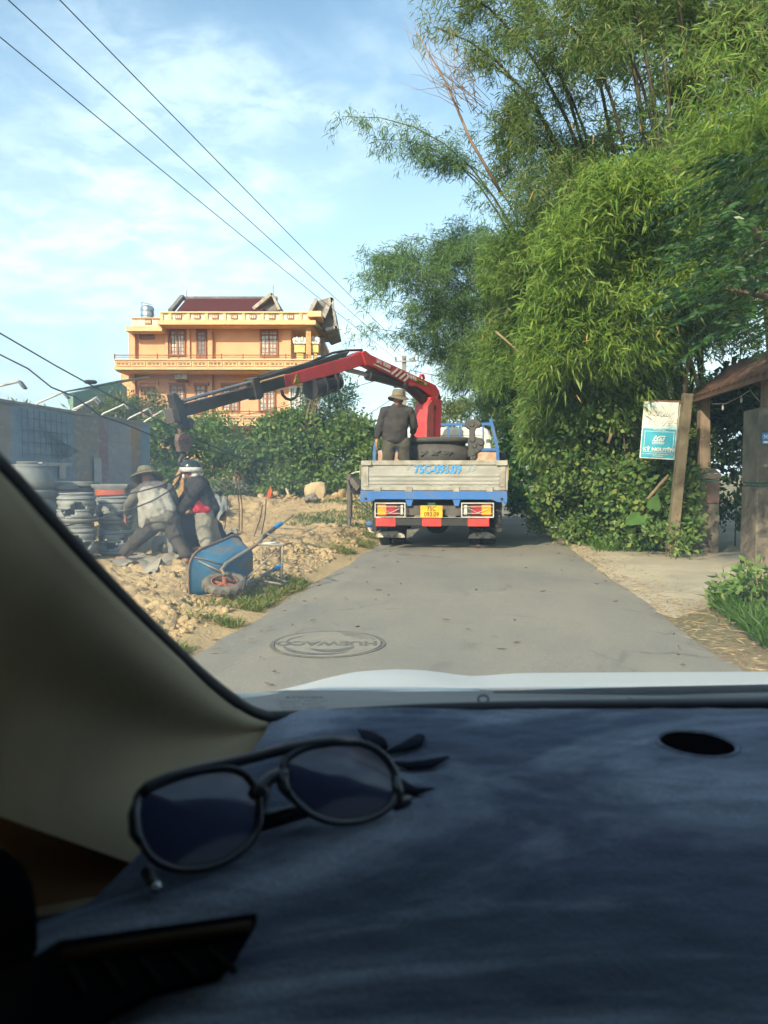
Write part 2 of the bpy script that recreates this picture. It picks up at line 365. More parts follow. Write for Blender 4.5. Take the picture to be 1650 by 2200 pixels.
# ------------------------------------------------------------------ dug-up lot beside the road
def dirt_h(x, y):
    x = np.asarray(x, float); y = np.asarray(y, float); e = ledge(y) - x
    k = sstep(0.0, 0.9, e)
    h = 0.07 * k + 0.24 * (fbm(x * 0.9, y * 0.9, 4) - 0.42) * sstep(0.2, 1.2, e)
    ridge = np.exp(-((e - 0.95) / 0.42) ** 2) * sstep(6.5, 8.5, y) * (1 - sstep(13.5, 15, y))
    h = h + ridge * (0.06 + 0.14 * fbm(x * 2.4, y * 2.4, 3))
    rough = 0.50 + 0.60 * sstep(0.40, 0.6, fbm(x * 0.5 + 9, y * 0.5, 2))
    bil = lambda f, o: np.abs(vnoise(x * f + o + 0.35 * vnoise(x * f * 2, y * f * 2), y * f + o * 1.7) * 2 - 1)
    h = h + rough * (0.085 * bil(3.1, 3.3) + 0.055 * bil(6.7, 8.1) + 0.035 * bil(13.0, 1.9) + 0.018 * bil(25.0, 5.7) - 0.06) * sstep(0.12, 0.55, e)
    h = h + 0.42 * sstep(16.5, 21.0, y) * (0.6 + 0.8 * fbm(x * 0.8 + 4, y * 0.8, 3)) * sstep(0.3, 1.5, e)
    h = h * (1 - 0.8 * np.exp(-(((x + 1.45) / 0.75) ** 2 + ((y - 7.35) / 0.9) ** 2)))      # hollow under the tipped barrow
    return h - 0.028 * (1 - sstep(0, 0.25, e))
ny, nx = 760, 380
yy = 2.2 + (27.0 - 2.2) * (np.linspace(0, 1, ny) ** 1.6)
tt = np.linspace(0, 1, nx) ** 1.7
Yg, Tg = np.meshgrid(yy, tt, indexing='ij'); Xg = ledge(Yg) + 0.04 - Tg * 15.0
Zg = dirt_h(Xg, Yg)
V = np.stack([Xg, Yg, Zg], -1).reshape(-1, 3); idx = np.arange(ny * nx).reshape(ny, nx)
Q = np.stack([idx[:-1, :-1], idx[1:, :-1], idx[1:, 1:], idx[:-1, 1:]], -1).reshape(-1, 4)
lot = mesh_np('dirt_lot', V, Q, M_DIRT, smooth=True); tag(lot, kind='structure')
def D(u, v, it=6):                              # where a sight line meets the dug soil
    z = 0.08
    for _ in range(it):
        p = G(u, v, z); z = float(dirt_h(p.x, p.y))
    p = G(u, v, z); p.z = float(dirt_h(p.x, p.y)); return p
# clods: nobody could count them
phi = (1 + 5 ** 0.5) / 2
ICO = np.array([(-1, phi, 0), (1, phi, 0), (-1, -phi, 0), (1, -phi, 0), (0, -1, phi), (0, 1, phi), (0, -1, -phi), (0, 1, -phi), (phi, 0, -1), (phi, 0, 1), (-phi, 0, -1), (-phi, 0, 1)]) / 1.9
ICF = np.array([(0, 11, 5), (0, 5, 1), (0, 1, 7), (0, 7, 10), (0, 10, 11), (1, 5, 9), (5, 11, 4), (11, 10, 2), (10, 7, 6), (7, 1, 8), (3, 9, 4), (3, 4, 2), (3, 2, 6), (3, 6, 8), (3, 8, 9), (4, 9, 5), (2, 4, 11), (6, 2, 10), (8, 6, 7), (9, 8, 1)])
def lumps(name, x, y, z, s, m, flat=0.75, parent=None):
    n = len(x); jit = 1 + 0.70 * (RNG.random((n, 12, 1)) - 0.5) * 2
    ang = RNG.random(n) * 6.28; ca, sa = np.cos(ang), np.sin(ang)
    p = ICO[None] * jit * s[:, None, None] * (0.7 + 0.6 * RNG.random((n, 1, 3))); p[:, :, 2] *= flat
    q = p.copy(); q[:, :, 0] = p[:, :, 0] * ca[:, None] - p[:, :, 1] * sa[:, None]; q[:, :, 1] = p[:, :, 0] * sa[:, None] + p[:, :, 1] * ca[:, None]
    q += np.stack([x, y, z], -1)[:, None, :]
    f = (ICF[None] + (np.arange(n) * 12)[:, None, None]).reshape(-1, 3)
    return mesh_np(name, q.reshape(-1, 3), f, m, parent)
n = 13000
yc = 3.2 + (RNG.random(n) ** 1.3) * 19; ec = np.where(RNG.random(n) < 0.42, 0.25 + np.abs(RNG.normal(0, 0.6, n)), 0.25 + RNG.random(n) * 7.0)
xc = ledge(yc) - ec; sc = 0.007 + 0.028 * RNG.random(n) ** 3.6 + np.where(RNG.random(n) < 0.03, 0.035, 0)
keep = fbm(xc * 1.1 + 3, yc * 1.1, 3) + 0.25 * RNG.random(n) > 0.50
xc, yc, sc = xc[keep], yc[keep], sc[keep]
tag(lumps('soil_clods', xc, yc, dirt_h(xc, yc) + sc * 0.05, sc, M_DIRT), 'crumbled yellow clay clods strewn over the dug lot', 'soil', kind='stuff')
# ------------------------------------------------------------------ concrete apron in front of the gate
ap = [G(u, v) for u, v in ((1188, 1152), (1300, 1172), (1480, 1190), (1660, 1182), (1700, 1230), (1640, 1262), (1545, 1290), (1450, 1322), (1405, 1306), (1330, 1250), (1240, 1187))]
cx = sum((p.x for p in ap)) / len(ap); cy = sum((p.y for p in ap)) / len(ap)
MBa = MB(); ring = []
for i in range(len(ap)):
    a, b = ap[i], ap[(i + 1) % len(ap)]
    for k in range(6):
        p = a.lerp(b, k / 6); w = 0.10 * (float(fbm(np.array(p.x * 2.0), np.array(p.y * 2.0), 3)) - 0.5)
        ring.append((p.x + w, p.y + w * 1.5, -0.032))
MBa.add([(cx, cy, 0.018)] + [((cx * 0.08 + x * 0.92), (cy * 0.08 + y * 0.92), 0.010) for x, y, z in ring] + ring,
        [(0, 1 + i, 1 + (i + 1) % len(ring)) for i in range(len(ring))] + [(1 + i, 1 + len(ring) + i, 1 + len(ring) + (i + 1) % len(ring), 1 + (i + 1) % len(ring)) for i in range(len(ring))])
tag(MBa.build('driveway', M_APRON, smooth=True), kind='structure')
# ------------------------------------------------------------------ leaf clouds
def leaf_cloud(name, base, axis, L, W, m, parent=None, kind=None, fold=0.25, droop=0.0):
    """diamond leaves, one island each: base (n,3), axis (n,3) unit"""
    n = len(base); r = RNG.normal(size=(n, 3)); s = np.cross(axis, r); s /= np.linalg.norm(s, axis=1, keepdims=True) + 1e-9
    nn = np.cross(s, axis); L = L[:, None]; W = W[:, None]
    mid = base + axis * L * 0.42 + nn * L * 0.04
    tip = base + axis * L + np.array([0, 0, -1.0]) * L * droop
    v = np.stack([base, mid + s * W * 0.5 - nn * W * fold, tip, mid - s * W * 0.5 - nn * W * fold], 1).reshape(-1, 3)
    q = np.arange(n * 4).reshape(n, 4)
    return mesh_np(name, v, q, m, parent, kind)
def unit(a): return a / (np.linalg.norm(a, axis=-1, keepdims=True) + 1e-9)
def sprays(S, Dv, k, L, W, droop=0.6, spread=0.8, jit=0.06):
    """fans of k narrow leaves at each point S"""
    n = len(S); S2 = np.repeat(S, k, 0) + RNG.normal(size=(n * k, 3)) * jit
    ax = np.repeat(Dv, k, 0) * 0.55 + RNG.normal(size=(n * k, 3)) * spread * 0.6 + np.array([0, 0, -droop]); ax = unit(ax)
    Lr = L * (0.6 + 0.7 * RNG.random(n * k)); return S2, ax, Lr, W * (0.7 + 0.6 * RNG.random(n * k)) * Lr / L
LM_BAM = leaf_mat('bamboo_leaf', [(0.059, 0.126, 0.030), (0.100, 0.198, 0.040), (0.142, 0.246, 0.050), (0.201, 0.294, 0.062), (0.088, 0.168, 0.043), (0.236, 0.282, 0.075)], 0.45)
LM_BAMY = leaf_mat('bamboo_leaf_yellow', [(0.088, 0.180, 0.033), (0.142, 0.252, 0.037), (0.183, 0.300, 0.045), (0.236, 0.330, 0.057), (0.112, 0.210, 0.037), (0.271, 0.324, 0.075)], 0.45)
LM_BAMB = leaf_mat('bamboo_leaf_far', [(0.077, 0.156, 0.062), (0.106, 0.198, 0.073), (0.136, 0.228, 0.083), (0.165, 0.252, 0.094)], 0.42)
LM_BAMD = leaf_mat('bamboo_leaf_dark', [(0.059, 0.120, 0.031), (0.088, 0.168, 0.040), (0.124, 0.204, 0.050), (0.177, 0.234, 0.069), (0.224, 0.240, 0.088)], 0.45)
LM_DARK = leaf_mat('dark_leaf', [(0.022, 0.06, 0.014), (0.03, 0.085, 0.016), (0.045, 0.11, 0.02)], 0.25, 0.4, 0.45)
LM_VINE = leaf_mat('vine_leaf', [(0.047, 0.102, 0.027), (0.083, 0.168, 0.040), (0.118, 0.210, 0.050), (0.165, 0.252, 0.062), (0.236, 0.264, 0.075)], 0.38, 0.55, 0.3)
LM_BUSH = leaf_mat('bush_leaf', [(0.047, 0.108, 0.031), (0.088, 0.180, 0.044), (0.130, 0.228, 0.056), (0.177, 0.264, 0.069), (0.236, 0.282, 0.088)], 0.38)
LM_OLIVE = leaf_mat('olive_leaf', [(0.071, 0.108, 0.037), (0.100, 0.144, 0.044), (0.153, 0.174, 0.062)], 0.3)
LM_GRASS = leaf_mat('grass_blade', [(0.06, 0.11, 0.02), (0.10, 0.16, 0.028), (0.17, 0.19, 0.05), (0.28, 0.23, 0.10)], 0.3)
LM_GREENGRASS = leaf_mat('green_grass_blade', [(0.035, 0.085, 0.014), (0.055, 0.125, 0.018), (0.085, 0.16, 0.024)], 0.3)
LM_STRAW = leaf_mat('dry_straw', [(0.33, 0.24, 0.12), (0.42, 0.32, 0.17), (0.25, 0.17, 0.085), (0.20, 0.12, 0.06)], 0.1, 0.8)
LM_DRY = leaf_mat('dry_bamboo_leaf', [(0.35, 0.22, 0.09), (0.42, 0.27, 0.10), (0.28, 0.17, 0.08)], 0.3, 0.7)
def grass(name, x, y, z, h, m, label, lean=0.45, w=0.010, kind='stuff'):
    n = len(x); b = np.stack([x, y, z], -1); ax = unit(np.stack([RNG.normal(0, lean, n), RNG.normal(0, lean, n), np.ones(n)], -1))
    return tag(leaf_cloud(name, b, ax, h, np.full(n, w), m, droop=0.25), label, 'grass', kind=kind)
# grass tufts along the left edge
n = 16000; yc = 3.4 + RNG.random(n) ** 1.2 * 11.5; ec = 0.05 + np.abs(RNG.normal(0.10, 0.20, n)); xc = ledge(yc) - ec
k = fbm(xc * 0.8 + 2, yc * 1.4, 3) > 0.47 + 0.12 * np.abs(ec - 0.2); xc, yc = xc[k], yc[k]
grass('verge_grass', xc, yc, dirt_h(xc, yc), 0.04 + 0.11 * RNG.random(len(xc)) ** 1.5, LM_GRASS, 'thin dry grass fringe between asphalt and dug clay', 0.6)
n = 3500; yc = 15.5 + RNG.random(n) * 4.5; xc = ledge(yc) - 0.3 - RNG.random(n) * 2.2
k = fbm(xc * 1.3 + 5, yc * 0.9, 2) > 0.5; xc, yc = xc[k], yc[k]
grass('lot_grass', xc, yc, dirt_h(xc, yc), 0.07 + 0.15 * RNG.random(len(xc)), LM_GREENGRASS, 'green grass patch on the clay beside the truck', 0.5, 0.016)
# verge under the bamboo: straw litter, then low green
n = 4800; yc = 3.0 + RNG.random(n) ** 1.15 * 22; xc = redge(yc) - 0.04 + np.abs(RNG.normal(0.0, 0.33, n))
b = np.stack([xc, yc, 0.004 + 0.02 * RNG.random(n)], -1); ax = unit(np.stack([RNG.normal(0, 1, n), RNG.normal(0, 1, n), np.abs(RNG.normal(0, 0.12, n))], -1))
tag(leaf_cloud('straw_litter', b, ax, 0.03 + 0.10 * RNG.random(n) ** 2, np.full(n, 0.006), LM_STRAW), 'dry bamboo straw littering the verge', 'leaf litter', kind='stuff')
n = 620; yc = 3.6 + RNG.random(n) ** 1.2 * 12; s = RNG.random(n); xc = ledge(yc) * (1 - s) + redge(yc) * s
ax = unit(np.stack([RNG.normal(0, 1, n), RNG.normal(0, 1, n), 0 * s + 0.03], -1)); keepm = (RNG.random(n) < 0.10 + 0.90 * np.abs(2 * s - 1) ** 4)
b = np.stack([xc, yc, 0 * s + 0.042], -1)
tag(leaf_cloud('leaf_litter', b[keepm], ax[keepm], (0.03 + 0.07 * RNG.random(n))[keepm], np.full(n, 0.016)[keepm], mat('road_leaf', (0.13, 0.09, 0.05))), 'small dry leaves scattered over the asphalt', 'leaf litter', kind='stuff')
n = 9000; yc = 6.0 + RNG.random(n) ** 1.0 * 22; yc = yc[(yc < 6.1) | (yc > 11.6)]; n = len(yc); xc = redge(yc) + 0.30 + np.abs(RNG.normal(0, 0.7, n))
grass('roadside_grass', xc, yc, 0 * xc - 0.02, 0.10 + 0.28 * RNG.random(n), LM_GREENGRASS, 'green grass at the foot of the bamboo thicket', 0.5, 0.016)
# ------------------------------------------------------------------ the orange house
HD = 46.0
M_ORANGE = mat('orange_render', (0.70, 0.37, 0.215), 0.85, col2=(0.64, 0.33, 0.175), scale=0.8, bmp=0.1, spec=0.2, fine=0.05)
M_CORN = mat('cornice_render', (0.68, 0.44, 0.245), 0.85, col2=(0.46, 0.32, 0.19), scale=2.5, lo=0.5, hi=0.75, stretch=(0.4, 1, 2.5), spec=0.2)
M_BALC = mat('balcony_render', (0.64, 0.42, 0.225), 0.88, col2=(0.40, 0.29, 0.17), scale=2.2, lo=0.48, hi=0.72, stretch=(0.6, 1, 2.0), spec=0.2)
M_WHITEW = mat('stained_white_render', (0.66, 0.60, 0.47), 0.9, col2=(0.34, 0.30, 0.24), scale=4, lo=0.5, hi=0.68, spec=0.2)
M_WINWOOD = mat('window_wood', (0.30, 0.115, 0.055), 0.55, scale=12)
M_WINWHITE = mat('white_window_frame', (0.75, 0.75, 0.72), 0.5)
M_DARKHOLE = mat('dark_opening', (0.06, 0.04, 0.025), 0.9)
M_GREYROOF = mat('grey_cement_roof', (0.21, 0.20, 0.19), 0.9, col2=(0.11, 0.105, 0.10), scale=2.5)
M_TILEROOF = mat('maroon_tile', (0.34, 0.135, 0.13), 0.7, col2=(0.25, 0.10, 0.095), scale=9, stretch=(4, 1, 1))
M_STEEL = mat('steel_tank', (0.62, 0.64, 0.66), 0.28, 1.0, scale=3)
M_YELLOW = mat('pale_yellow_render', (0.66, 0.50, 0.20), 0.85, scale=2)
def pane_mat(name, a, b, sc):
    m, t, bs, o = nt(name); c = cmix(t, rng(t, noise(t, sc, 3), 0.42, 0.6), a, b); t.links.new(c, bs.inputs['Base Color'])
    bs.inputs['Roughness'].default_value = 0.12; bs.inputs['Specular IOR Level'].default_value = 0.6; return m
M_PANE = pane_mat('curtained_glass', (0.50, 0.48, 0.42), (0.26, 0.26, 0.24), 2.2)
M_PANED = pane_mat('dim_glass', (0.19, 0.17, 0.17), (0.12, 0.11, 0.11), 2)
M_IRON = mat('rusty_rail', (0.22, 0.09, 0.045), 0.7)
house = thing('house', (P(480, 1020, HD).x, HD, 0), 'orange three-storey house with balconies behind the bushes', 'house')
def hp(u, v, y=0.0):
    p = P(u, v, HD + y); return p.x - house.location.x, p.z
def hbox(mb, u0, u1, v0, v1, y0, y1):          # box seen at u,v on its front face y0
    x0, z1 = hp(u0, v0, y0); x1, z0 = hp(u1, v1, y0); mb.bb(x0, x1, y0, y1, z0, z1); return mb
def hpart(name, m, *boxes, bevel=0.0):
    mb = MB()
    for b in boxes: hbox(mb, *b)
    return mb.build(name, m, house, world=False, bevel=bevel)
hpart('wall', M_ORANGE, (283, 627, 688, 797, 0.0, 9.5))                        # third floor
hpart('wall', M_ORANGE, (283, 652, 797.5, 1030, 0.02, 9.48))                   # lower floors
hpart('side_wing', M_YELLOW, (248, 282.6, 826, 1030, 1.0, 7.0)); hpart('side_wing', M_ORANGE, (259, 282.7, 797, 826, 1.6, 6.0))
for u0, u1, v0, v1 in ((276, 293, 712, 772), (364 - 10, 364 - 3, 700, 772), (446, 459, 700, 772), (606, 625, 700, 772), (276, 293, 800, 893), (446, 458, 800, 893), (402, 408, 706, 772)):
    hpart('pilaster', M_ORANGE, (u0, u1, v0, v1, -0.14, 0.1))
hpart('cornice', M_CORN, (270, 348, 701, 711, -1.0, 3.0), (276, 344, 711.2, 714, -0.7, 3.0))
hpart('cornice', M_CORN, (338, 678, 687.5, 697, -1.3, 9.9), (344, 672, 697.2, 700, -1.05, 9.8))
hpart('attic_wall', M_WHITEW, (284, 344, 684, 700.8, -0.35, 3.0)); hpart('attic_coping', M_CORN, (282, 346, 682, 684, -0.45, 3.1))
hpart('parapet', M_WHITEW, (347, 664, 672, 687.4, -0.85, -0.6)); hpart('parapet_coping', M_CORN, (344, 668, 669, 672.2, -0.98, -0.45))
for u in (347, 365, 404, 443, 482, 523, 563, 604, 645, 662): hpart('parapet_pier', M_CORN, (u - 3.5, u + 3.5, 672.3, 687.3, -0.93, -0.5))
for u in (383, 423, 462, 503, 543, 584, 624, 318):
    dv = 0 if u > 340 else 11; y = -0.87 if u > 340 else -0.37
    g = hpart('vent_grille', M_WINWOOD, (u - 7, u + 7, 675.5 + dv, 685 + dv, y - 0.05, y + 0.05))
    mb = MB()
    for k in (-1, 0, 1): hbox(mb, u + k * 4 - 1.2, u + k * 4 + 1.2, 677.5 + dv, 683.5 + dv, y - 0.07, y - 0.051)
    mb.build('grille_opening', M_WHITEW, g, world=False)
# roofs
def hv(u, v, y): x, z = hp(u, v, y); return Vector((x, y, z))
rf = MB(); a, b, c, d = hv(377, 671, 0.2), hv(560, 671, 0.2), hv(596, 643, 4.2), hv(400, 643, 4.2)
NT = 40
for i in range(NT):
    s0, s1 = i / NT, (i + 0.86) / NT
    rf.add([a.lerp(b, s0), a.lerp(b, s1), d.lerp(c, s1), d.lerp(c, s0)], [(0, 1, 2, 3)])
    p0, p1, q0, q1 = a.lerp(b, s1), a.lerp(b, (i + 1) / NT), d.lerp(c, s1), d.lerp(c, (i + 1) / NT)
    n_ = Vector((0, -0.06, 0.10)); rf.add([p0, p0 + n_, p1 + n_, p1, q0, q0 + n_, q1 + n_, q1], [(1, 2, 6, 5), (0, 1, 5, 4), (2, 3, 7, 6), (0, 3, 2, 1)])
roof = rf.build('roof', M_TILEROOF, house, world=False)
MB().add([hv(377, 671, 8.2), hv(596, 671, 8.2), c, d, a, b], [(0, 1, 2, 3), (4, 3, 0), (1, 5, 2)]).build('roof_back', M_TILEROOF, house, world=False)
MB().bar(d + Vector((-0.2, 0, 0.05)), c + Vector((0, 0, 0.05)), 0.3, 0.22).build('ridge', M_GREYROOF, house, world=False)
MB().bar(a + Vector((-0.3, -0.1, 0)), d + Vector((-0.25, 0, 0.15)), 0.25, 0.3).build('verge_board', M_GREYROOF, house, world=False)
MB().prism([hv(549, 668, 1.0), hv(568, 648, 1.0), hv(587, 632, 1.0), hv(600, 668, 1.0)], (0, 5.5, 0)).build('gable', M_GREYROOF, house, world=False)
g2 = MB(); g2.bar(hv(545, 665, 0.8), hv(585, 632, 0.8), 0.20, 0.55, (0, 1, 0)); g2.bar(hv(585, 632, 0.8), hv(601, 667, 0.8), 0.16, 0.55, (0, 1, 0)); g2.build('gable_trim', mat('gable_stain', (0.40, 0.36, 0.31), 0.9, col2=(0.24, 0.22, 0.19), scale=3), house, world=False)
MB().prism([hv(663, 676, 0.5), hv(680, 647, 0.5), hv(704, 640, 0.5), hv(712, 640, 0.5), hv(724, 703, 0.5), hv(700, 712, 0.5), hv(681, 690, 0.5)], (0, 5.0, 0)).build('porch_roof', M_GREYROOF, house, world=False)
g3 = MB(); g3.bar(hv(664, 676, 0.2), hv(680, 644, 0.2), 0.22, 0.5, (0, 1, 0)); g3.bar(hv(695, 683, 0.1), hv(713, 641, 0.1), 0.26, 0.5, (0, 1, 0)); g3.bar(hv(713, 641, 0.1), hv(723, 708, 0.1), 0.14, 0.5, (0, 1, 0)); g3.bar(hv(700, 709, 0.1), hv(727, 704, 0.1), 0.18, 0.5, (0, 1, 0))
g3.build('porch_roof_trim', mat('grey_stained_trim', (0.36, 0.34, 0.30), 0.9, col2=(0.2, 0.19, 0.17), scale=4), house, world=False)
hpart('porch_cornice', M_CORN, (661, 690, 668, 680, -1.5, 0.45))
MB().prism([hv(627, 700, 0), hv(678, 700, -1.0), hv(713, 722, 3.0), hv(700, 727, 3.0), hv(627, 727, 3.0)], (0, 2.0, 0.1)).build('porch_ceiling', mat('porch_soffit', (0.30, 0.25, 0.22), 0.9), house, world=False)
hpart('porch_column', mat('column_render', (0.60, 0.32, 0.14), 0.85), (657, 668, 700, 778, -0.8, -0.5)); hpart('porch_column', mat('column_grey', (0.30, 0.28, 0.25), 0.9), (689, 697, 722, 778, 2.5, 2.8))
hpart('porch_wall', mat('porch_back', (0.34, 0.22, 0.13), 0.9), (627, 640, 706, 775, 3.0, 3.2))
for u0, u1 in ((632, 655), (668, 684)):
    mb = MB(); hbox(mb, u0, u1, 738, 757, -0.6, 0.0); hbox(mb, u0 + 5, u1 - 3, 757.2, 776, -0.5, -0.1)
    al = mb.build('altar', M_YELLOW, house, world=False)
    mb = MB(); hbox(mb, u0 - 2, u1 + 2, 734, 738, -0.7, 0.1)
    for k in range(5): x, z = hp(u0 + (u1 - u0) * k / 4, 730 - 3 * (k % 2), -0.4); mb.ell((x, -0.3, z), (0.12, 0.12, 0.18), nu=6, nv=5)
    mb.build('altar_crest', mat('altar_white', (0.7, 0.68, 0.62), 0.8), al, world=False)
# windows
def window(u0, u1, v0, v1, leaves, rows=5, transom=0.20, m=None, y=-0.02, pane=None, door=False):
    m = m or M_WINWOOD; x0, z1 = hp(u0, v0, y); x1, z0 = hp(u1, v1, y); w = x1 - x0; h = z1 - z0; t = 0.10
    mb = MB(); mb.bb(x0, x0 + t, y - 0.08, y + 0.1, z0, z1).bb(x1 - t, x1, y - 0.08, y + 0.1, z0, z1).bb(x0 + t, x1 - t, y - 0.08, y + 0.1, z1 - t, z1).bb(x0 + t, x1 - t, y - 0.08, y + 0.1, z0, z0 + (0.28 if door else t))
    zt = z1 - h * transom; lw = (w - 2 * t) / leaves
    if transom: mb.bb(x0 + t, x1 - t, y - 0.07, y + 0.1, zt - t / 2, zt + t / 2)
    for k in range(1, leaves): mb.bb(x0 + t + lw * k - t / 2, x0 + t + lw * k + t / 2, y - 0.075, y + 0.1, z0 + t, z1 - t)
    o = mb.build('window', m, house, world=False)
    for k in range(leaves):
        a = x0 + t + lw * k + 0.03; b = x0 + t + lw * (k + 1) - 0.03
        MB().bb(a, b, y - 0.015, y - 0.006, z0 + t, z1 - t).build('pane', pane or M_PANE, o, world=False)
        mb = MB(); mb.bb((a + b) / 2 - 0.018, (a + b) / 2 + 0.018, y - 0.045, y - 0.0155, z0 + t, z1 - t)
        zz = zt if transom else z1
        for r in range(1, rows): z = z0 + (zz - z0) * r / rows; mb.bb(a, b, y - 0.042, y - 0.016, z - 0.016, z + 0.016)
        if transom: z = (zt + z1) / 2; mb.bb(a, b, y - 0.042, y - 0.016, z - 0.016, z + 0.016)
        mb.build('glazing_bar', m, o, world=False)
    return o
window(364, 399, 708, 765, 2); window(421, 444, 708, 772, 1, rows=5, pane=M_PANED, door=True); window(558, 598, 708, 767, 2); window(300, 332, 713, 729, 2, rows=2, transom=0, pane=M_PANED)
window(364, 398, 826, 884, 2, pane=M_PANE); window(418, 444, 826, 890, 1, door=True); window(476, 514, 826, 884, 2); window(555, 592, 826, 885, 2); window(301, 333, 831, 847, 2, rows=2, transom=0, pane=M_PANED)
window(621, 656, 831, 892, 3, rows=3, transom=0, m=M_WINWHITE, pane=M_PANED, y=-0.05)
for u0, u1 in ((358, 404), (412, 450), (470, 520), (549, 598), (295, 339)):
    hpart('window_hood', M_ORANGE, (u0, u1, 818, 822, -0.16, 0.05), (u0, u0 + 4, 822.2, 829, -0.14, 0.05), (u1 - 4, u1, 822.2, 829, -0.14, 0.05))
# balconies
for (ua, ub, vr, vt, vm, vb) in ((246, 690, 763, 772, 788, 798), (352, 660, 884, 893, 906, 919)):
    hpart('balcony_slab', M_BALC, (ua - 2, ub, vm, vb - 4, -1.9, 0.3), (ua + 4, ub - 2, vb - 3.8, vb, -1.6, 0.3))
    hpart('balcony_parapet', M_BALC, (ua, ub, vt + 2, vm - 0.2, -1.75, -1.55)); hpart('balcony_coping', M_CORN, (ua - 1, ub + 1, vt - 1, vt + 1.8, -1.82, -1.48))
    hpart('balcony_floor', M_BALC, (ua + 6, ub - 6, vm - 1.0, vm - 0.2, -1.5, -0.02))
    u = ua + 4; k = 0
    while u < ub - 30:
        fr = hpart('relief_panel', M_CORN, (u, u + 29, vt + 4, vt + 5.2, -1.80, -1.7), (u, u + 29, vm - 3, vm - 1.8, -1.80, -1.7), (u, u + 1.4, vt + 5.3, vm - 3.1, -1.80, -1.7), (u + 27.6, u + 29, vt + 5.3, vm - 3.1, -1.80, -1.7))
        mb = MB()
        for q in range(3): hbox(mb, u + 4 + q * 8, u + 9 + q * 8, vm - 7.5, vm - 5.0, -1.765, -1.72)
        mb.build('panel_slot', M_DARKHOLE, fr, world=False)
        u += 33; k += 1
    mb = MB(); x0, z = hp(ua, vr, -1.65); x1, _ = hp(ub, vr, -1.65); mb.bar((x0, -1.65, z), (x1, -1.65, z), 0.05); mb.bar((x0, -1.65, z - 0.12), (x1, -1.65, z - 0.12), 0.03)
    u = ua
    while u <= ub:
        x, zt_ = hp(u, vr - 3, -1.65); _, zb_ = hp(u, vt, -1.65); mb.bb(x - 0.03, x + 0.03, -1.68, -1.62, zb_, zt_); u += 46
    mb.build('balcony_rail', M_IRON, house, world=False)
# small fittings
x, z = hp(376, 815, -0.5); acm = MB().bb(x, x + 0.74, -0.62, -0.22, z, z + 0.46); ac = acm.build('air_conditioner', mat('ac_white', (0.68, 0.67, 0.62), 0.5), house, world=False, bevel=0.02)
MB().tube([(x + 0.28 + 0.17 * math.cos(q * 0.5236), -0.632, z + 0.23 + 0.17 * math.sin(q * 0.5236)) for q in range(12)], 0.02, 6, closed=True).build('fan_guard', mat('ac_grey', (0.3, 0.3, 0.29), 0.6), ac, world=False)
MB().bb(x + 0.05, x + 0.7, -0.55, 0.0, z - 0.12, z - 0.06).build('ac_bracket', M_IRON, house, world=False)
x, z = hp(317, 684, 1.2); r = 14 * HD / FPX * 1.03; tk = MB(); tk.lathe([(r, 0), (r, 0.12), (r * 1.02, 0.14), (r, 0.16), (r, 0.45), (r * 1.02, 0.47), (r, 0.49), (r, 0.62), (r * 0.8, 0.74), (r * 0.25, 0.80), (r * 0.25, 0.84)], 24, (x, 1.2, z))
tk.build('water_tank', M_STEEL, house, smooth=True, sharp=40, world=False)
MB().bar((x - 0.35, 1.2, z + 0.6), (x - 0.35, 1.2, z + 1.0), 0.03).bar((x - 0.35, 1.2, z + 1.0), (x + 0.3, 1.2, z + 0.85), 0.03).build('tank_pipe', M_GREYROOF, house, world=False)
for u, v0, v1 in ((401, 622, 645), (587, 612, 634), (680, 640, 650)): xa, za = hp(u, v0, 1.0); xb, zb = hp(u, v1, 1.0); MB().tube([(xa, 1.0, za), (xb, 1.0, zb)], 0.022, 5).build('lightning_rod', M_GREYROOF, house, world=False)
for u in (291, 457): xa, za = hp(u, 712, -0.2); xb, zb = hp(u, 893, -0.2); MB().tube([(xa, -0.19, za), (xb, -0.19, zb)], 0.035, 6).build('drain_pipe', M_IRON, house, world=False)
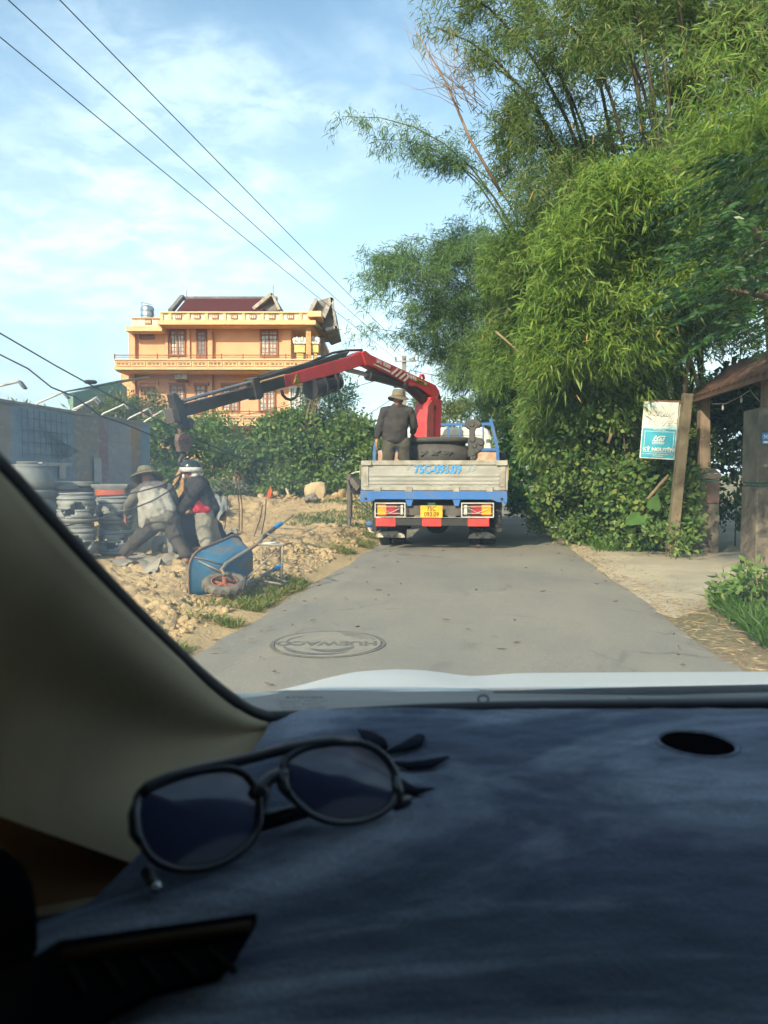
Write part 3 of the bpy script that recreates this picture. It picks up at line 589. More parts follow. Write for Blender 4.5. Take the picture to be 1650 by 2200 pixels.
# ------------------------------------------------------------------ printed hoarding with lamp arms
H0 = P(0, 863, 12.9); H1 = P(318, 912, 18.9); ZB = 2.52
H0.z = H1.z = 0; hd = (H1 - H0); HL = hd.length; hd.normalize(); H0 = H0 - hd * 5.0; HL += 5.0
hn = Vector((hd.y, -hd.x, 0))
hoard = thing('hoarding', H0, 'printed banner hoarding on posts behind the grey pots', 'hoarding')
def banner_mat():
    m, t, b, o = nt('banner_print')
    tcn = t.nodes.new('ShaderNodeTexCoord'); sp = t.nodes.new('ShaderNodeSeparateXYZ'); t.links.new(tcn.outputs['Object'], sp.inputs[0])
    ramp = t.nodes.new('ShaderNodeValToRGB'); ramp.color_ramp.interpolation = 'CONSTANT'; e = ramp.color_ramp.elements
    m_ = t.nodes.new('ShaderNodeMath'); m_.operation = 'DIVIDE'; m_.inputs[1].default_value = HL; t.links.new(sp.outputs[0], m_.inputs[0]); t.links.new(m_.outputs[0], ramp.inputs[0])
    f = lambda u: (HL - 5.0) * 0 + ((P(u, 900, 15).x, u)[1])
    stops = [(0.0, (0.33, 0.27, 0.21)), (0.475, (0.22, 0.33, 0.42)), (0.665, (0.30, 0.26, 0.19)), (0.76, (0.30, 0.16, 0.16)), (0.80, (0.34, 0.34, 0.35)), (0.905, (0.44, 0.25, 0.07)), (0.95, (0.20, 0.36, 0.50))]
    e[0].position = 0.0; e[0].color = C4(stops[0][1]); e[1].position = stops[1][0]; e[1].color = C4(stops[1][1])
    for p, c in stops[2:]: x = e.new(p); x.color = C4(c)
    c = cmix(t, rng(t, noise(t, 1.2, 6, 0.65), 0.40, 0.65, 0, 0.75), ramp.outputs[0], (0.14, 0.20, 0.28))
    c = cmix(t, rng(t, noise(t, 3.5, 5, 0.7, stretch=(1, 1, 2.5)), 0.52, 0.62, 0, 0.5), c, (0.42, 0.46, 0.48))
    t.links.new(c, b.inputs['Base Color']); b.inputs['Roughness'].default_value = 0.5; b.inputs['Specular IOR Level'].default_value = 0.35; bump(t, b, noise(t, 2.5, 3), 0.3, 0.03); return m
MH = Matrix(((hd.x, hn.x, 0, H0.x), (hd.y, hn.y, 0, H0.y), (0, 0, 1, 0), (0, 0, 0, 1)))
def hoard_part(name, mb, m, parent=None, **k):
    o = mb.build(name, m, parent or hoard, world=False, **k); o.matrix_parent_inverse = hoard.matrix_basis.inverted() @ MH if parent is None else Matrix(); return o
bp = MB(); bp.grid(lambda s, q: (s * HL, 0.03 + 0.02 * math.sin(s * 31) * math.sin(q * 5), 0.25 + q * (ZB - 0.27)), 60, 8)
banner = hoard_part('banner', bp, banner_mat(), smooth=True)
hoard_part('backing', MB().bb(0, HL, -0.06, -0.03, 0.2, ZB - 0.03), mat('hoarding_sheet', (0.30, 0.33, 0.36), 0.7))
hoard_part('top_rail', MB().bb(-0.02, HL + 0.02, -0.07, 0.06, ZB - 0.03, ZB + 0.02), mat('grey_rail', (0.33, 0.34, 0.34), 0.6))
# printed photographs: a glass-roofed hall drawn with lines, a pale figure panel, a small town view
ink = mat('banner_ink', (0.10, 0.16, 0.22), 0.5); pale = mat('banner_pale', (0.46, 0.50, 0.52), 0.5)
bl = MB(); y = 0.062; xa, xb = HL * 0.50, HL * 0.655
for i in range(9): bl.bb(xa + (xb - xa) * i / 9, xa + (xb - xa) * i / 9 + 0.018, y, y + 0.004, 1.55 - 0.0 * i, 2.42)
for i in range(4): bl.bb(xa, xb, y + 0.001, y + 0.005, 1.6 + 0.22 * i, 1.615 + 0.22 * i)
for i in range(8): bl.bar((xa + 1.2 + i * 0.12, y + 0.003, 1.5 + i * 0.03), (xa + 0.55 + i * 0.12, y + 0.003, 2.2 - i * 0.05), 0.012, 0.004, (0, 1, 0))
hoard_part('printed_roof_lines', bl, ink)
bl = MB(); bl.bb(xa, xb, y, y + 0.003, 1.40, 1.47).bb(xb - 0.5, xb - 0.25, y + 0.001, y + 0.004, 1.15, 1.4).bb(HL * 0.735, HL * 0.765, y, y + 0.003, 0.9, 1.6)
hoard_part('printed_pale_panel', bl, pale)
bl = MB()
for i in range(9): bl.bb(HL * 0.955 + i * 0.05, HL * 0.955 + i * 0.05 + 0.035, y, y + 0.003, 1.0, 1.15 + 0.5 * (((i * 37) % 11) / 11))
hoard_part('printed_town', bl, ink)
for i in range(8): x = 0.1 + i * (HL - 0.2) / 7; hoard_part('post', MB().bb(x - 0.04, x + 0.04, -0.15, -0.07, -0.05, ZB - 0.03), mat('grey_rail', (0.33, 0.34, 0.34), 0.6))
M_LAMPW = mat('lamp_arm_white', (0.72, 0.70, 0.64), 0.5); M_LAMPD = mat('lamp_head', (0.16, 0.17, 0.18), 0.5)
def on_hoard(u):                                # distance along the hoarding top where a sight line crosses it
    r = ray(u, 900); k = (H0.x * hn.x + H0.y * hn.y) / (r.x * hn.x + r.y * hn.y); q = Vector((r.x, r.y, 0)) * k - H0; return q.x * hd.x + q.y * hd.y
for i, (u0, u1, v1) in enumerate(((-60, 48, 824), (79, 140, 842), (157, 208, 857), (162, 212, 853), (219, 272, 868), (275, 322, 878), (310, 352, 882))):
    s = on_hoard(u0); base = Vector((s, 0, ZB)); pb = MH @ base
    # the arm reaches out over the banner: find the reach that lands on u1
    best = min((abs((lambda p: CU + FPX * p.x / p.y)(MH @ Vector((s, k * 0.02, ZB))) - u1), k * 0.02) for k in range(5, 120)); reach = min(best[1], 1.6)
    pe = MH @ Vector((s, reach, ZB)); ze = P(u1, v1, pe.y).z - ZB
    ze = max(0.22, min(0.75, ze))
    lamp = thing('hoarding_lamp', MH @ base, ('first', 'second', 'third', 'fourth', 'fifth', 'sixth', 'seventh')[i] + ' white lamp arm on the hoarding counted from its near end', 'lamp', 'lamps along the hoarding top')
    mb = MB(); pts = [Vector((s, 0, ZB - 0.05)), Vector((s, 0, ZB + 0.03)), Vector((s, 0.03, ZB + 0.06)), Vector((s, reach, ZB + ze))]; mb.tube([MH @ p for p in pts], 0.022, 8); mb.build('arm', M_LAMPW, lamp, smooth=True)
    e1 = MH @ pts[-1]; e2 = MH @ Vector((s, reach + 0.10, ZB + ze - 0.12)); MB().bar(e1, e2, 0.10, 0.04).build('lamp_head', M_LAMPD, lamp, bevel=0.01)
# ------------------------------------------------------------------ green shed with a tyre on its roof
shed = thing('shed', (P(155, 900, 30).x, 30, 0), 'green trimmed metal shed with slatted wall behind the hoarding', 'shed')
M_SHEDG = mat('shed_green', (0.20, 0.34, 0.27), 0.6); M_SHEDW = mat('shed_slat', (0.40, 0.37, 0.29), 0.7, scale=3, stretch=(6, 1, 0.5))
def sp(u, v, d=30.0): return P(u, v, d)
a, b = sp(156, 848), sp(262, 824, 33); bw = MB(); b2 = Vector((b.x, b.y, 0)); a2 = Vector((a.x, a.y, 0))
bw.prism([a2, b2, b, a], (-0.3, 1.5, 0)).build('wall', M_SHEDW, shed)
for i in range(16):
    q = a.lerp(b, (i + 0.5) / 16); MB().bar(Vector((q.x, q.y - 0.06, 0.5)), Vector((q.x, q.y - 0.06, q.z - 0.45)), 0.16, 0.04, (0, 1, 0)).build('slat', M_SHEDW, shed)
MB().bar(a + Vector((-0.1, -0.12, -0.18)), b + Vector((0, -0.12, -0.18)), 0.16, 0.42).build('fascia', M_SHEDG, shed); MB().bar(a + Vector((0.02, -0.1, 0)), a2 + Vector((0.02, -0.1, 0)), 0.14).build('corner_post', M_SHEDG, shed)
MB().prism([a + Vector((-0.2, -0.3, 0.06)), b + Vector((0, -0.3, 0.06)), b + Vector((0, 4, 0.8)), a + Vector((-0.2, 4, 0.8))], (0, 0, 0.05)).build('roof', M_SHEDG, shed)
tp = sp(195, 838, 31); tp.z = a.lerp(b, 0.37).z + 0.33
ty = MB(); ty.tube([(tp.x + 0.19 * math.cos(k * 0.3142), tp.y + 0.19 * math.sin(k * 0.3142), tp.z) for k in range(20)], 0.07, 8, closed=True); tag(ty.build('tyre', mat('tyre_rubber', (0.03, 0.03, 0.03), 0.8), smooth=True), 'black tyre lying flat on the green shed roof', 'tyre')
# ------------------------------------------------------------------ utility pole and wires
M_CONC = mat('pole_concrete', (0.27, 0.245, 0.205), 0.9, scale=3); M_WIRE = mat('wire_black', (0.02, 0.022, 0.025), 0.6, fine=0)
PB_ = P(868, 1020, 31); pole = thing('utility_pole', (PB_.x, PB_.y, 0), 'concrete utility pole rising behind the crane column', 'utility pole')
ztop = P(868, 764, 31).z
MB().bar((PB_.x, PB_.y, -0.2), (PB_.x, PB_.y, ztop), 0.24, 0.24, (0, 1, 0), w2=0.72).build('pole', M_CONC, pole, bevel=0.015)
MB().bar((PB_.x - 0.4, PB_.y - 0.12, ztop - 0.25), (PB_.x + 0.5, PB_.y - 0.12, ztop - 0.25), 0.07).build('crossarm', mat('galvanised', (0.35, 0.36, 0.36), 0.5, 0.6), pole)
for k in (-0.35, 0.0, 0.42): MB().lathe([(0.03, 0), (0.05, 0.04), (0.03, 0.08), (0.05, 0.12), (0.02, 0.15)], 10, (PB_.x + k, PB_.y - 0.12, ztop - 0.21)).build('insulator', mat('porcelain', (0.3, 0.22, 0.17), 0.3), pole, smooth=True)
def sag(a, b, s, n=14):
    return [a.lerp(b, i / n) - Vector((0, 0, 4 * s * (i / n) * (1 - i / n))) for i in range(n + 1)]
TOP = Vector((PB_.x, PB_.y - 0.12, ztop - 0.15))
def wire(name, pts, r, label): return tag(MB().tube(pts, r, 5).build(name, M_WIRE, smooth=True), label, 'cable')
for (u, v, d, off, lab) in ((0, 40, 10.4, -0.35, 'lowest of the three overhead wires crossing the sky'), (62, 0, 10.2, 0.0, 'middle one of the three overhead wires crossing the sky'), (168, 0, 10.2, 0.42, 'uppermost of the three overhead wires crossing the sky')):
    q = P(u, v, d); e = TOP + Vector((off, 0, 0)); far = q + (q - e) * 1.2; wire('power_line', sag(far, e, 0.25, 24), 0.008, lab)
wire('power_line', [P(880, 772, 31), P(930, 781, 28), P(1000, 792, 25), P(1080, 800, 24)], 0.012, 'upper wire running from the utility pole into the bamboo')
wire('power_line', [P(880, 795, 31), P(930, 806, 28), P(1010, 815, 25), P(1090, 812, 24)], 0.012, 'lower wire running from the utility pole into the bamboo')
wire('phone_line', [P(-900, 150, 8.5), P(-60, 680, 11.5), P(0, 716, 12), P(120, 786, 12.6), P(240, 852, 13.2), P(350, 908, 13.8), P(420, 944, 14.2), P(520, 985, 15)], 0.013, 'thick straight cable sloping down past the hoarding lamps')
wire('phone_line', [P(-900, 260, 8.5), P(-60, 730, 11), P(0, 762, 11), P(60, 792, 11.2), P(110, 832, 11.4), P(160, 852, 11.7), P(215, 893, 12), P(270, 912, 12.4), P(325, 935, 12.8), P(430, 965, 13.6), P(530, 985, 15)], 0.012, 'wavy cable sagging in front of the hoarding')
wire('phone_line', [P(520, 893, 34), P(580, 880, 33), P(660, 860, 32), P(740, 838, 31.5), P(868, 800, 31)], 0.014, 'cable strung across the orange house to the utility pole')
wire('stay_wire', [P(770, 905, 31), P(868, 840, 31)], 0.012, 'thin stay wire slanting from the utility pole behind the man')
# ------------------------------------------------------------------ bushes and trees behind the lot
M_BARK = mat('bark', (0.13, 0.095, 0.06), 0.9, bmp=0.5, scale=6); M_TWIG = mat('dry_twig', (0.26, 0.19, 0.11), 0.9, scale=8)
def clumpy(c, r, n, per, sd, low=0.55):
    """points in tufts over an ellipsoid"""
    k = max(1, n // per); d = unit(RNG.normal(size=(k, 3))); d[:, 2] = np.where(d[:, 2] < -0.35, -d[:, 2], d[:, 2])
    rad = (low + (1 - low) * RNG.random((k, 1)) ** 0.6) * (0.85 + 0.3 * RNG.random((k, 1)))
    cc = np.asarray(c)[None] + d * rad * np.asarray(r)[None]
    pts = np.repeat(cc, per, 0) + RNG.normal(size=(k * per, 3)) * sd
    return pts, np.repeat(d, per, 0)
def tree(name, base, blobs, n, L, W, lm, label, cat, group=None, per=14, sd=0.16, trunk=0.06, stems=3, droop=0.15, bark=None, low=0.5):
    n = int(n * 1.5); L = L * 0.85; t = thing(name, base, label, cat, group); ps = []; ds = []; tot = sum(b[1][0] * b[1][2] for b in blobs)
    for c, r in blobs:
        p, d = clumpy(c, r, max(per, int(n * r[0] * r[2] / tot)), per, sd, low); ps.append(p); ds.append(d)
    p = np.concatenate(ps); d = np.concatenate(ds); ax = unit(d * 0.55 + RNG.normal(size=d.shape) * 0.75 + np.array([0, 0, -droop]))
    gap = 0.5 * fbm(p[:, 0] * 1.7 + p[:, 1] * 0.9 + 5, p[:, 2] * 1.9 + 3, 3) + 0.5 * fbm(p[:, 1] * 1.5 + 11, p[:, 2] * 1.4 - p[:, 0] * 1.1, 3)
    m = (p[:, 2] > -0.02) & (gap + 0.05 * RNG.normal(size=len(p)) > 0.44); p, ax = p[m], ax[m]
    Lr = L * (0.45 + 0.95 * RNG.random(len(p)) ** 1.4)
    leaf_cloud('crown', p, ax, Lr, Lr * W, lm, t)
    base = Vector(base)
    for i in range(stems):
        c = Vector(blobs[i % len(blobs)][0]); mid = base.lerp(c, 0.5) + Vector((RNG.normal() * 0.15, RNG.normal() * 0.15, 0))
        MB().tube([base + Vector((RNG.normal() * 0.08, RNG.normal() * 0.08, -0.1)), mid, c], [trunk, trunk * 0.75, trunk * 0.35], 7).build('trunk', bark or M_BARK, t, smooth=True)
    return t
def bl(u, v, d, ru, rv, ry=None): p = P(u, v, d); k = d / FPX; return (tuple(p), (ru * k, ry if ry else min(ru, rv) * k, rv * k))
def gp(u, d): p = P(u, 1020, d); return (p.x, p.y, 0)
tree('bush', gp(250, 25), [bl(262, 912, 25, 55, 52, 1.2), bl(315, 890, 26, 55, 45, 1.2), bl(235, 885, 26, 28, 28, 0.8)], 5000, 0.16, 0.35, LM_OLIVE, 'grey-green small-leaved tree just behind the hoarding lamps', 'tree', 'bushes behind the lot', trunk=0.08)
tree('bush', gp(350, 23), [bl(345, 960, 22.5, 45, 60, 1.0), bl(330, 1010, 22.5, 50, 60, 1.0), bl(360, 1045, 22.3, 60, 30, 0.9)], 5500, 0.20, 0.5, LM_VINE, 'bright broad-leaved bush hard against the hoarding end', 'bush', 'bushes behind the lot')
tree('bush', gp(455, 23.5), [bl(450, 960, 23.5, 75, 60, 1.2), bl(490, 1010, 23.2, 75, 60, 1.2), bl(410, 1000, 23.5, 50, 60, 1.2), bl(470, 920, 24, 40, 25, 0.8), bl(450, 1048, 22.8, 80, 32, 0.9)], 13000, 0.17, 0.42, LM_BUSH, 'rounded green bush behind the helmeted worker', 'bush', 'bushes behind the lot')
tree('bush', gp(555, 24), [bl(540, 1010, 24, 45, 55, 1.0), bl(560, 985, 25, 45, 40, 1.0), bl(550, 1048, 23.2, 50, 26, 0.8)], 7000, 0.14, 0.28, LM_OLIVE, 'loose pale scrub in the gap below the house balcony', 'bush', 'bushes behind the lot')
tree('bush', gp(625, 24), [bl(610, 945, 24, 65, 50, 1.3), bl(650, 990, 23.6, 85, 60, 1.3), bl(595, 1010, 23.6, 60, 50, 1.2), bl(640, 915, 24.5, 50, 25, 1.0), bl(640, 1045, 22.8, 85, 28, 0.9)], 16000, 0.17, 0.62, LM_VINE, 'dense ivy-covered mound of bright leaves behind the pale boulder', 'bush', 'bushes behind the lot')
tree('tree', gp(700, 25), [bl(695, 880, 25, 50, 60, 1.0), bl(705, 820, 25.5, 45, 35, 0.9), bl(680, 940, 25, 45, 50, 1.0), bl(735, 850, 25.5, 30, 30, 0.7)], 9000, 0.15, 0.30, LM_DARK, 'thin dark tree with hanging creepers below the crane winch', 'tree', 'bushes behind the lot', trunk=0.1, stems=4)
tree('bush', gp(770, 24.5), [bl(760, 955, 24.5, 60, 55, 1.2), bl(785, 1000, 24, 60, 60, 1.2), bl(740, 1010, 24, 60, 60, 1.2), bl(730, 930, 25, 35, 35, 1.0), bl(765, 1048, 23.2, 70, 28, 0.9)], 16000, 0.17, 0.6, LM_VINE, 'ivy-covered bush close behind the truck stabiliser leg', 'bush', 'bushes behind the lot')
tree('bush', gp(850, 30), [bl(840, 990, 30, 70, 60, 1.5), bl(900, 960, 34, 60, 40, 1.5)], 6000, 0.2, 0.5, LM_BUSH, 'low bush glimpsed between the truck man and the crane', 'bush', 'bushes behind the lot')
tree('tree', gp(975, 40), [bl(965, 905, 40, 45, 40, 1.5), bl(1005, 890, 42, 40, 35, 1.5), bl(935, 930, 40, 35, 40, 1.5)], 6000, 0.26, 0.3, LM_OLIVE, 'far brownish tree over the white truck cab', 'tree', 'bushes behind the lot', trunk=0.12)
tree('tree', gp(890, 45), [bl(905, 880, 45, 22, 25, 1.0), bl(890, 910, 45, 20, 20, 1.0)], 1600, 0.5, 0.1, LM_OLIVE, 'spiky palm crown beside the crane column', 'palm tree', 'bushes behind the lot', trunk=0.12, stems=1)
tree('tree', gp(1110, 55), [bl(1105, 960, 55, 60, 90, 3.0), bl(1060, 1000, 55, 60, 60, 3.0)], 7000, 0.3, 0.35, LM_BUSH, 'distant tree closing the road bend', 'tree', 'bushes behind the lot', trunk=0.15)
tree('tree', gp(60, 40), [bl(40, 960, 38, 120, 90, 3.0), bl(170, 960, 36, 80, 80, 3.0)], 6000, 0.3, 0.35, LM_BUSH, 'tree mass hidden behind the tall hoarding', 'tree', 'bushes behind the lot', trunk=0.15)
# dry creeper hanging from the dark tree
cr = MB()
for i in range(14):
    a = P(668 + i * 1.6, 842 + i, 24.3); b_ = P(655 + i * 1.2 + random.uniform(-5, 5), 940 + random.uniform(-30, 60), 23.6); cr.tube([a, a.lerp(b_, 0.5) + Vector((random.uniform(-0.1, 0.1), 0, 0)), b_], 0.012, 4)
tag(cr.build('dry_vine', M_TWIG, smooth=True), 'dry brown creeper strands hanging beside the dark tree', 'vine')
# ------------------------------------------------------------------ bamboo thicket
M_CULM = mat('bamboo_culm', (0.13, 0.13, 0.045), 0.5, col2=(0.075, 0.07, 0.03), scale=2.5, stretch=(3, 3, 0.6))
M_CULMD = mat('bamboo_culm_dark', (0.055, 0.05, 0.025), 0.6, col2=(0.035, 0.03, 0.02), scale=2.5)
def bez(a, c, b, t): return a * (1 - t) ** 2 + c * 2 * t * (1 - t) + b * t ** 2
def bamboo(base, tips, lm, label, L=0.19, W=0.022, r0=0.045, arms=26, arm_len=1.1, k=10, per_arm=11, t0=0.22, droop=0.30, mat_c=None, sd=0.10, extra=None, spread=1.05, high=1.15, taper=0.88):
    root = thing('bamboo', (base[0], base[1], 0), label, 'bamboo', 'bamboo clumps along the road')
    S = []; DV = []
    for (u, v, d) in tips:
        tip = np.array(P(u, v, d)); B = np.array((base[0] + RNG.normal() * 0.25, base[1] + RNG.normal() * 0.25, -0.05))
        Cc = B + (tip - B) * np.array([0.18, 0.18, 0]) + np.array([0, 0, tip[2] * high])
        pts = [Vector(bez(B, Cc, tip, q / 11)) for q in range(12)]
        MB().tube(pts, [r0 * (1 - taper * q / 11) for q in range(12)], 6).build('culm', mat_c or M_CULM, root, smooth=True)
        for a in range(arms):
            t = t0 + (1 - t0) * (a + RNG.random()) / arms
            p = bez(B, Cc, tip, t); tg = bez(B, Cc, tip, min(t + 0.03, 1.03)) - p; tg = tg / (np.linalg.norm(tg) + 1e-9)
            dd = unit(RNG.normal(size=3) * np.array([1, 1, 0.5]) + tg * 0.7); ln = arm_len * (0.45 + 0.75 * RNG.random()) * (0.55 + 0.6 * math.sin(math.pi * min(1, t * 1.02)))
            s = (np.arange(per_arm) + RNG.random(per_arm)) / per_arm
            q = p[None] + dd[None] * (s * ln)[:, None] + np.array([0, 0, -1.0])[None] * (0.38 * ln * s ** 2)[:, None]
            S.append(q + RNG.normal(size=q.shape) * sd); DV.append(np.repeat((dd + np.array([0, 0, -0.3]))[None], per_arm, 0))
    if extra:
        for c, r, n in extra:
            p, d = clumpy(c, r, n, 6, 0.12, 0.35); S.append(p); DV.append(d)
    S = np.concatenate(S); DV = unit(np.concatenate(DV)); m = S[:, 2] > 0.15; S, DV = S[m], DV[m]
    gap = 0.5 * fbm(S[:, 0] * 1.5 + S[:, 1] * 0.8 + 7, S[:, 2] * 1.5 + 3, 2) + 0.5 * fbm(S[:, 1] * 1.3 + 11, S[:, 2] * 1.2 - S[:, 0] * 0.9, 2); m = gap + 0.06 * RNG.normal(size=len(S)) > 0.432; S, DV = S[m], DV[m]
    b, ax, Lr, Wr = sprays(S, DV, k, L, W, droop, spread)
    leaf_cloud('crown', b, ax, Lr, Wr, lm, root, droop=0.15)
    return root
def rb(y, off): return (float(redge(np.array(y))) + off, y)
def eb(u, v, d, ru, rv, ry, n): c, r = bl(u, v, d, ru, rv, ry); return (c, r, n)
# far arching clumps over the road
bamboo(rb(19.5, 1.0), [(735, 250, 17.2), (800, 300, 17.6), (860, 330, 17.6), (925, 345, 18.0)], LM_BAMB, 'far bamboo arching over the road against open sky', L=0.165, W=0.018, arms=26, arm_len=0.75, k=8, per_arm=9, t0=0.60, droop=0.41, high=1.12)
bamboo(rb(21.0, 1.4), [(765, 590, 18.5), (790, 545, 19), (860, 505, 19), (930, 520, 19.5), (780, 640, 18.3), (830, 560, 19)], LM_BAMB, 'far bamboo arching low just above the crane boom', L=0.165, W=0.018, arms=30, arm_len=1.0, k=10, per_arm=10, t0=0.50, droop=0.39, high=1.05,
       extra=[eb(880, 590, 19, 90, 55, 1.2, 900), eb(990, 560, 19.5, 70, 70, 1.4, 1100)])
bamboo(rb(22.5, 1.5), [(770, 700, 19.5), (880, 690, 20.5), (900, 760, 20.5), (950, 640, 21), (990, 790, 21), (960, 820, 21)], LM_BAMB, 'far bamboo mass low behind the crane knuckle', L=0.165, W=0.018, arms=30, arm_len=1.15, k=10, per_arm=11, t0=0.35, droop=0.33, high=0.98,
       extra=[eb(960, 720, 20.5, 90, 90, 1.5, 1800), eb(1030, 800, 20, 70, 90, 1.5, 1800)])
bamboo(rb(26.0, 1.2), [(1010, 850, 25), (1040, 760, 25), (1080, 700, 24), (1120, 760, 24), (1090, 560, 23)], LM_BAMB, 'most distant bamboo clump, shading the road beyond the truck', L=0.185, W=0.021, arms=28, arm_len=1.3, k=10, per_arm=11, t0=0.15, droop=0.33, high=1.0,
       extra=[eb(1075, 900, 24, 45, 110, 1.0, 2200), eb(1100, 700, 23, 80, 120, 1.2, 2000)])
# tall clumps whose crowns leave the frame
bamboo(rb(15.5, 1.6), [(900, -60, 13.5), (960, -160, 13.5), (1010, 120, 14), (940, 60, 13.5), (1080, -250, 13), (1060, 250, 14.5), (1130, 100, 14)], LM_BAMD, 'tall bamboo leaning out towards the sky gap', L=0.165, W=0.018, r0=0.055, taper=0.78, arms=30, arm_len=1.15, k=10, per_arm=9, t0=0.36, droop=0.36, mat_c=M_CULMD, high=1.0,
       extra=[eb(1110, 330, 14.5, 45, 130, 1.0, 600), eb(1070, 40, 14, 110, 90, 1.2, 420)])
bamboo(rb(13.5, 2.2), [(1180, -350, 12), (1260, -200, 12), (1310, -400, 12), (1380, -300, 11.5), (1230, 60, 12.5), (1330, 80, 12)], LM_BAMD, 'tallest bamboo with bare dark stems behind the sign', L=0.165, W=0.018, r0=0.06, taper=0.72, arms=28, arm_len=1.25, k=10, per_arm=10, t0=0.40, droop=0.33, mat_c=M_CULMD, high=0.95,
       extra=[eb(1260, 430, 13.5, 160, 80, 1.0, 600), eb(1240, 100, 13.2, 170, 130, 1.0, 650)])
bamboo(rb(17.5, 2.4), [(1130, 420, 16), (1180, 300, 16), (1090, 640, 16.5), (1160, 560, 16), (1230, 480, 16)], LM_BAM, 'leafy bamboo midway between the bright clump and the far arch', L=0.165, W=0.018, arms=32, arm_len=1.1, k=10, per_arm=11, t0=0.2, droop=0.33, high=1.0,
       extra=[eb(1120, 600, 16, 90, 150, 1.0, 2400), eb(1100, 800, 16.5, 70, 130, 1.0, 2400), eb(1180, 420, 16, 110, 120, 1.0, 1600)])
# the bright clump beside the sign
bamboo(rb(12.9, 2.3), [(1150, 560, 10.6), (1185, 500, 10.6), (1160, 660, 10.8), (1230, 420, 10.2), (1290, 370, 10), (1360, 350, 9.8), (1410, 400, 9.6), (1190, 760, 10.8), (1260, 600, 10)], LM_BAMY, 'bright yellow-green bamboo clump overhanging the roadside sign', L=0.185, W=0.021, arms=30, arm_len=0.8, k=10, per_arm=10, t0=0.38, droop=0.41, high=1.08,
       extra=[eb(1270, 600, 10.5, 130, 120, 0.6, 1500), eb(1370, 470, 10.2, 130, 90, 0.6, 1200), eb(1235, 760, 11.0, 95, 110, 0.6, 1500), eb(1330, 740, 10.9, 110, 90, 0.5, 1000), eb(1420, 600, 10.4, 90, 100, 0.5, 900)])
bamboo(rb(14.2, 1.6), [(1160, 850, 12.8), (1210, 800, 12.3), (1250, 880, 12.0), (1300, 830, 11.8), (1180, 930, 13.0), (1270, 760, 12.0)], LM_BAM, 'low leafy bamboo skirt over the creepers left of the sign', L=0.165, W=0.018, arms=26, arm_len=0.8, k=10, per_arm=10, t0=0.35, droop=0.4, high=1.05,
       extra=[eb(1240, 860, 12.2, 100, 90, 0.5, 1900), eb(1185, 940, 13.2, 60, 80, 0.5, 1200), eb(1320, 860, 11.9, 70, 70, 0.4, 900)])
# near right clumps
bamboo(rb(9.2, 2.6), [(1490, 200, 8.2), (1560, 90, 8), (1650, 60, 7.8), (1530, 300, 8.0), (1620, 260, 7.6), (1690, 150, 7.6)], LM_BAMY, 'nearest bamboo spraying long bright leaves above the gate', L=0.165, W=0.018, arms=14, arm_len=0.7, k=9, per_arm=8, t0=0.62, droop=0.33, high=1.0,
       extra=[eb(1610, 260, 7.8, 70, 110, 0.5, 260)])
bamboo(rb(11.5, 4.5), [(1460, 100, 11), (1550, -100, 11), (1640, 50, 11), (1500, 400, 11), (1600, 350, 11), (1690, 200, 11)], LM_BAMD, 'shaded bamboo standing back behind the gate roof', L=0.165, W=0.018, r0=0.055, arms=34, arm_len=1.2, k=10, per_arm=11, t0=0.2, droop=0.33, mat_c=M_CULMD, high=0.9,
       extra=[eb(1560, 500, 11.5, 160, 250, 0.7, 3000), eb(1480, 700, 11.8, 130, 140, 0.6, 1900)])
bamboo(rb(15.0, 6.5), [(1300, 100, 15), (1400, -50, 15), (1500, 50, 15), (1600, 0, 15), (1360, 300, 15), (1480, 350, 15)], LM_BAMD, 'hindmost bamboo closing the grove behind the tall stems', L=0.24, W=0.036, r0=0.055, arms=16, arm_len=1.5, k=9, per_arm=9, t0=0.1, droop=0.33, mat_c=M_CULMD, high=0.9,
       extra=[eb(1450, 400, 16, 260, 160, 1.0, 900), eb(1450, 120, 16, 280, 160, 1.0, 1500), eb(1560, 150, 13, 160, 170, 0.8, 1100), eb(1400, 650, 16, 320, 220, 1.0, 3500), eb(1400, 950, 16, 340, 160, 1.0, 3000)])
# dark pinnate tree hanging in over the gate
pt = thing('pinnate_tree', (5.6, 8.4, 0), 'dark green feather-leaved branches hanging in over the gate', 'tree')
fr_b = []; fr_a = []; fr_L = []; fr_W = []
for i in range(240):
    u = 1450 + 250 * RNG.random(); v = 330 + 385 * RNG.random(); d = 6.3 + 1.5 * RNG.random()
    if u < 1540 and (v < 420 or RNG.random() < 0.45): continue
    b0 = np.array(P(u, v, d)); dr = unit(np.array([-0.8 + RNG.normal() * 0.4, RNG.normal() * 0.5 - 0.2, -0.25 + RNG.normal() * 0.2])); side = unit(np.cross(dr, np.array([0, 0, 1.0]))); ln = 0.35 + 0.25 * RNG.random(); nL = 11
    for s in (-1, 1):
        q = np.linspace(0.12, 1, nL); fr_b.append(b0[None] + dr[None] * (q * ln)[:, None] + np.array([0, 0, -0.2 * ln])[None] * (q ** 2)[:, None])
        fr_a.append(unit(np.repeat((side * s + dr * 0.55 + np.array([0, 0, -0.25]))[None], nL, 0) + RNG.normal(size=(nL, 3)) * 0.12)); fr_L.append(0.11 * (1.15 - 0.7 * q)); fr_W.append(0.034 * (1.1 - 0.5 * q))
leaf_cloud('crown', np.concatenate(fr_b), np.concatenate(fr_a), np.concatenate(fr_L), np.concatenate(fr_W), LM_DARK, pt)
MB().tube([(5.6, 8.4, -0.1), (5.3, 8.2, 1.8), P(1680, 560, 7.2), P(1560, 430, 6.9)], [0.09, 0.075, 0.05, 0.02], 8).build('trunk', M_BARK, pt, smooth=True)
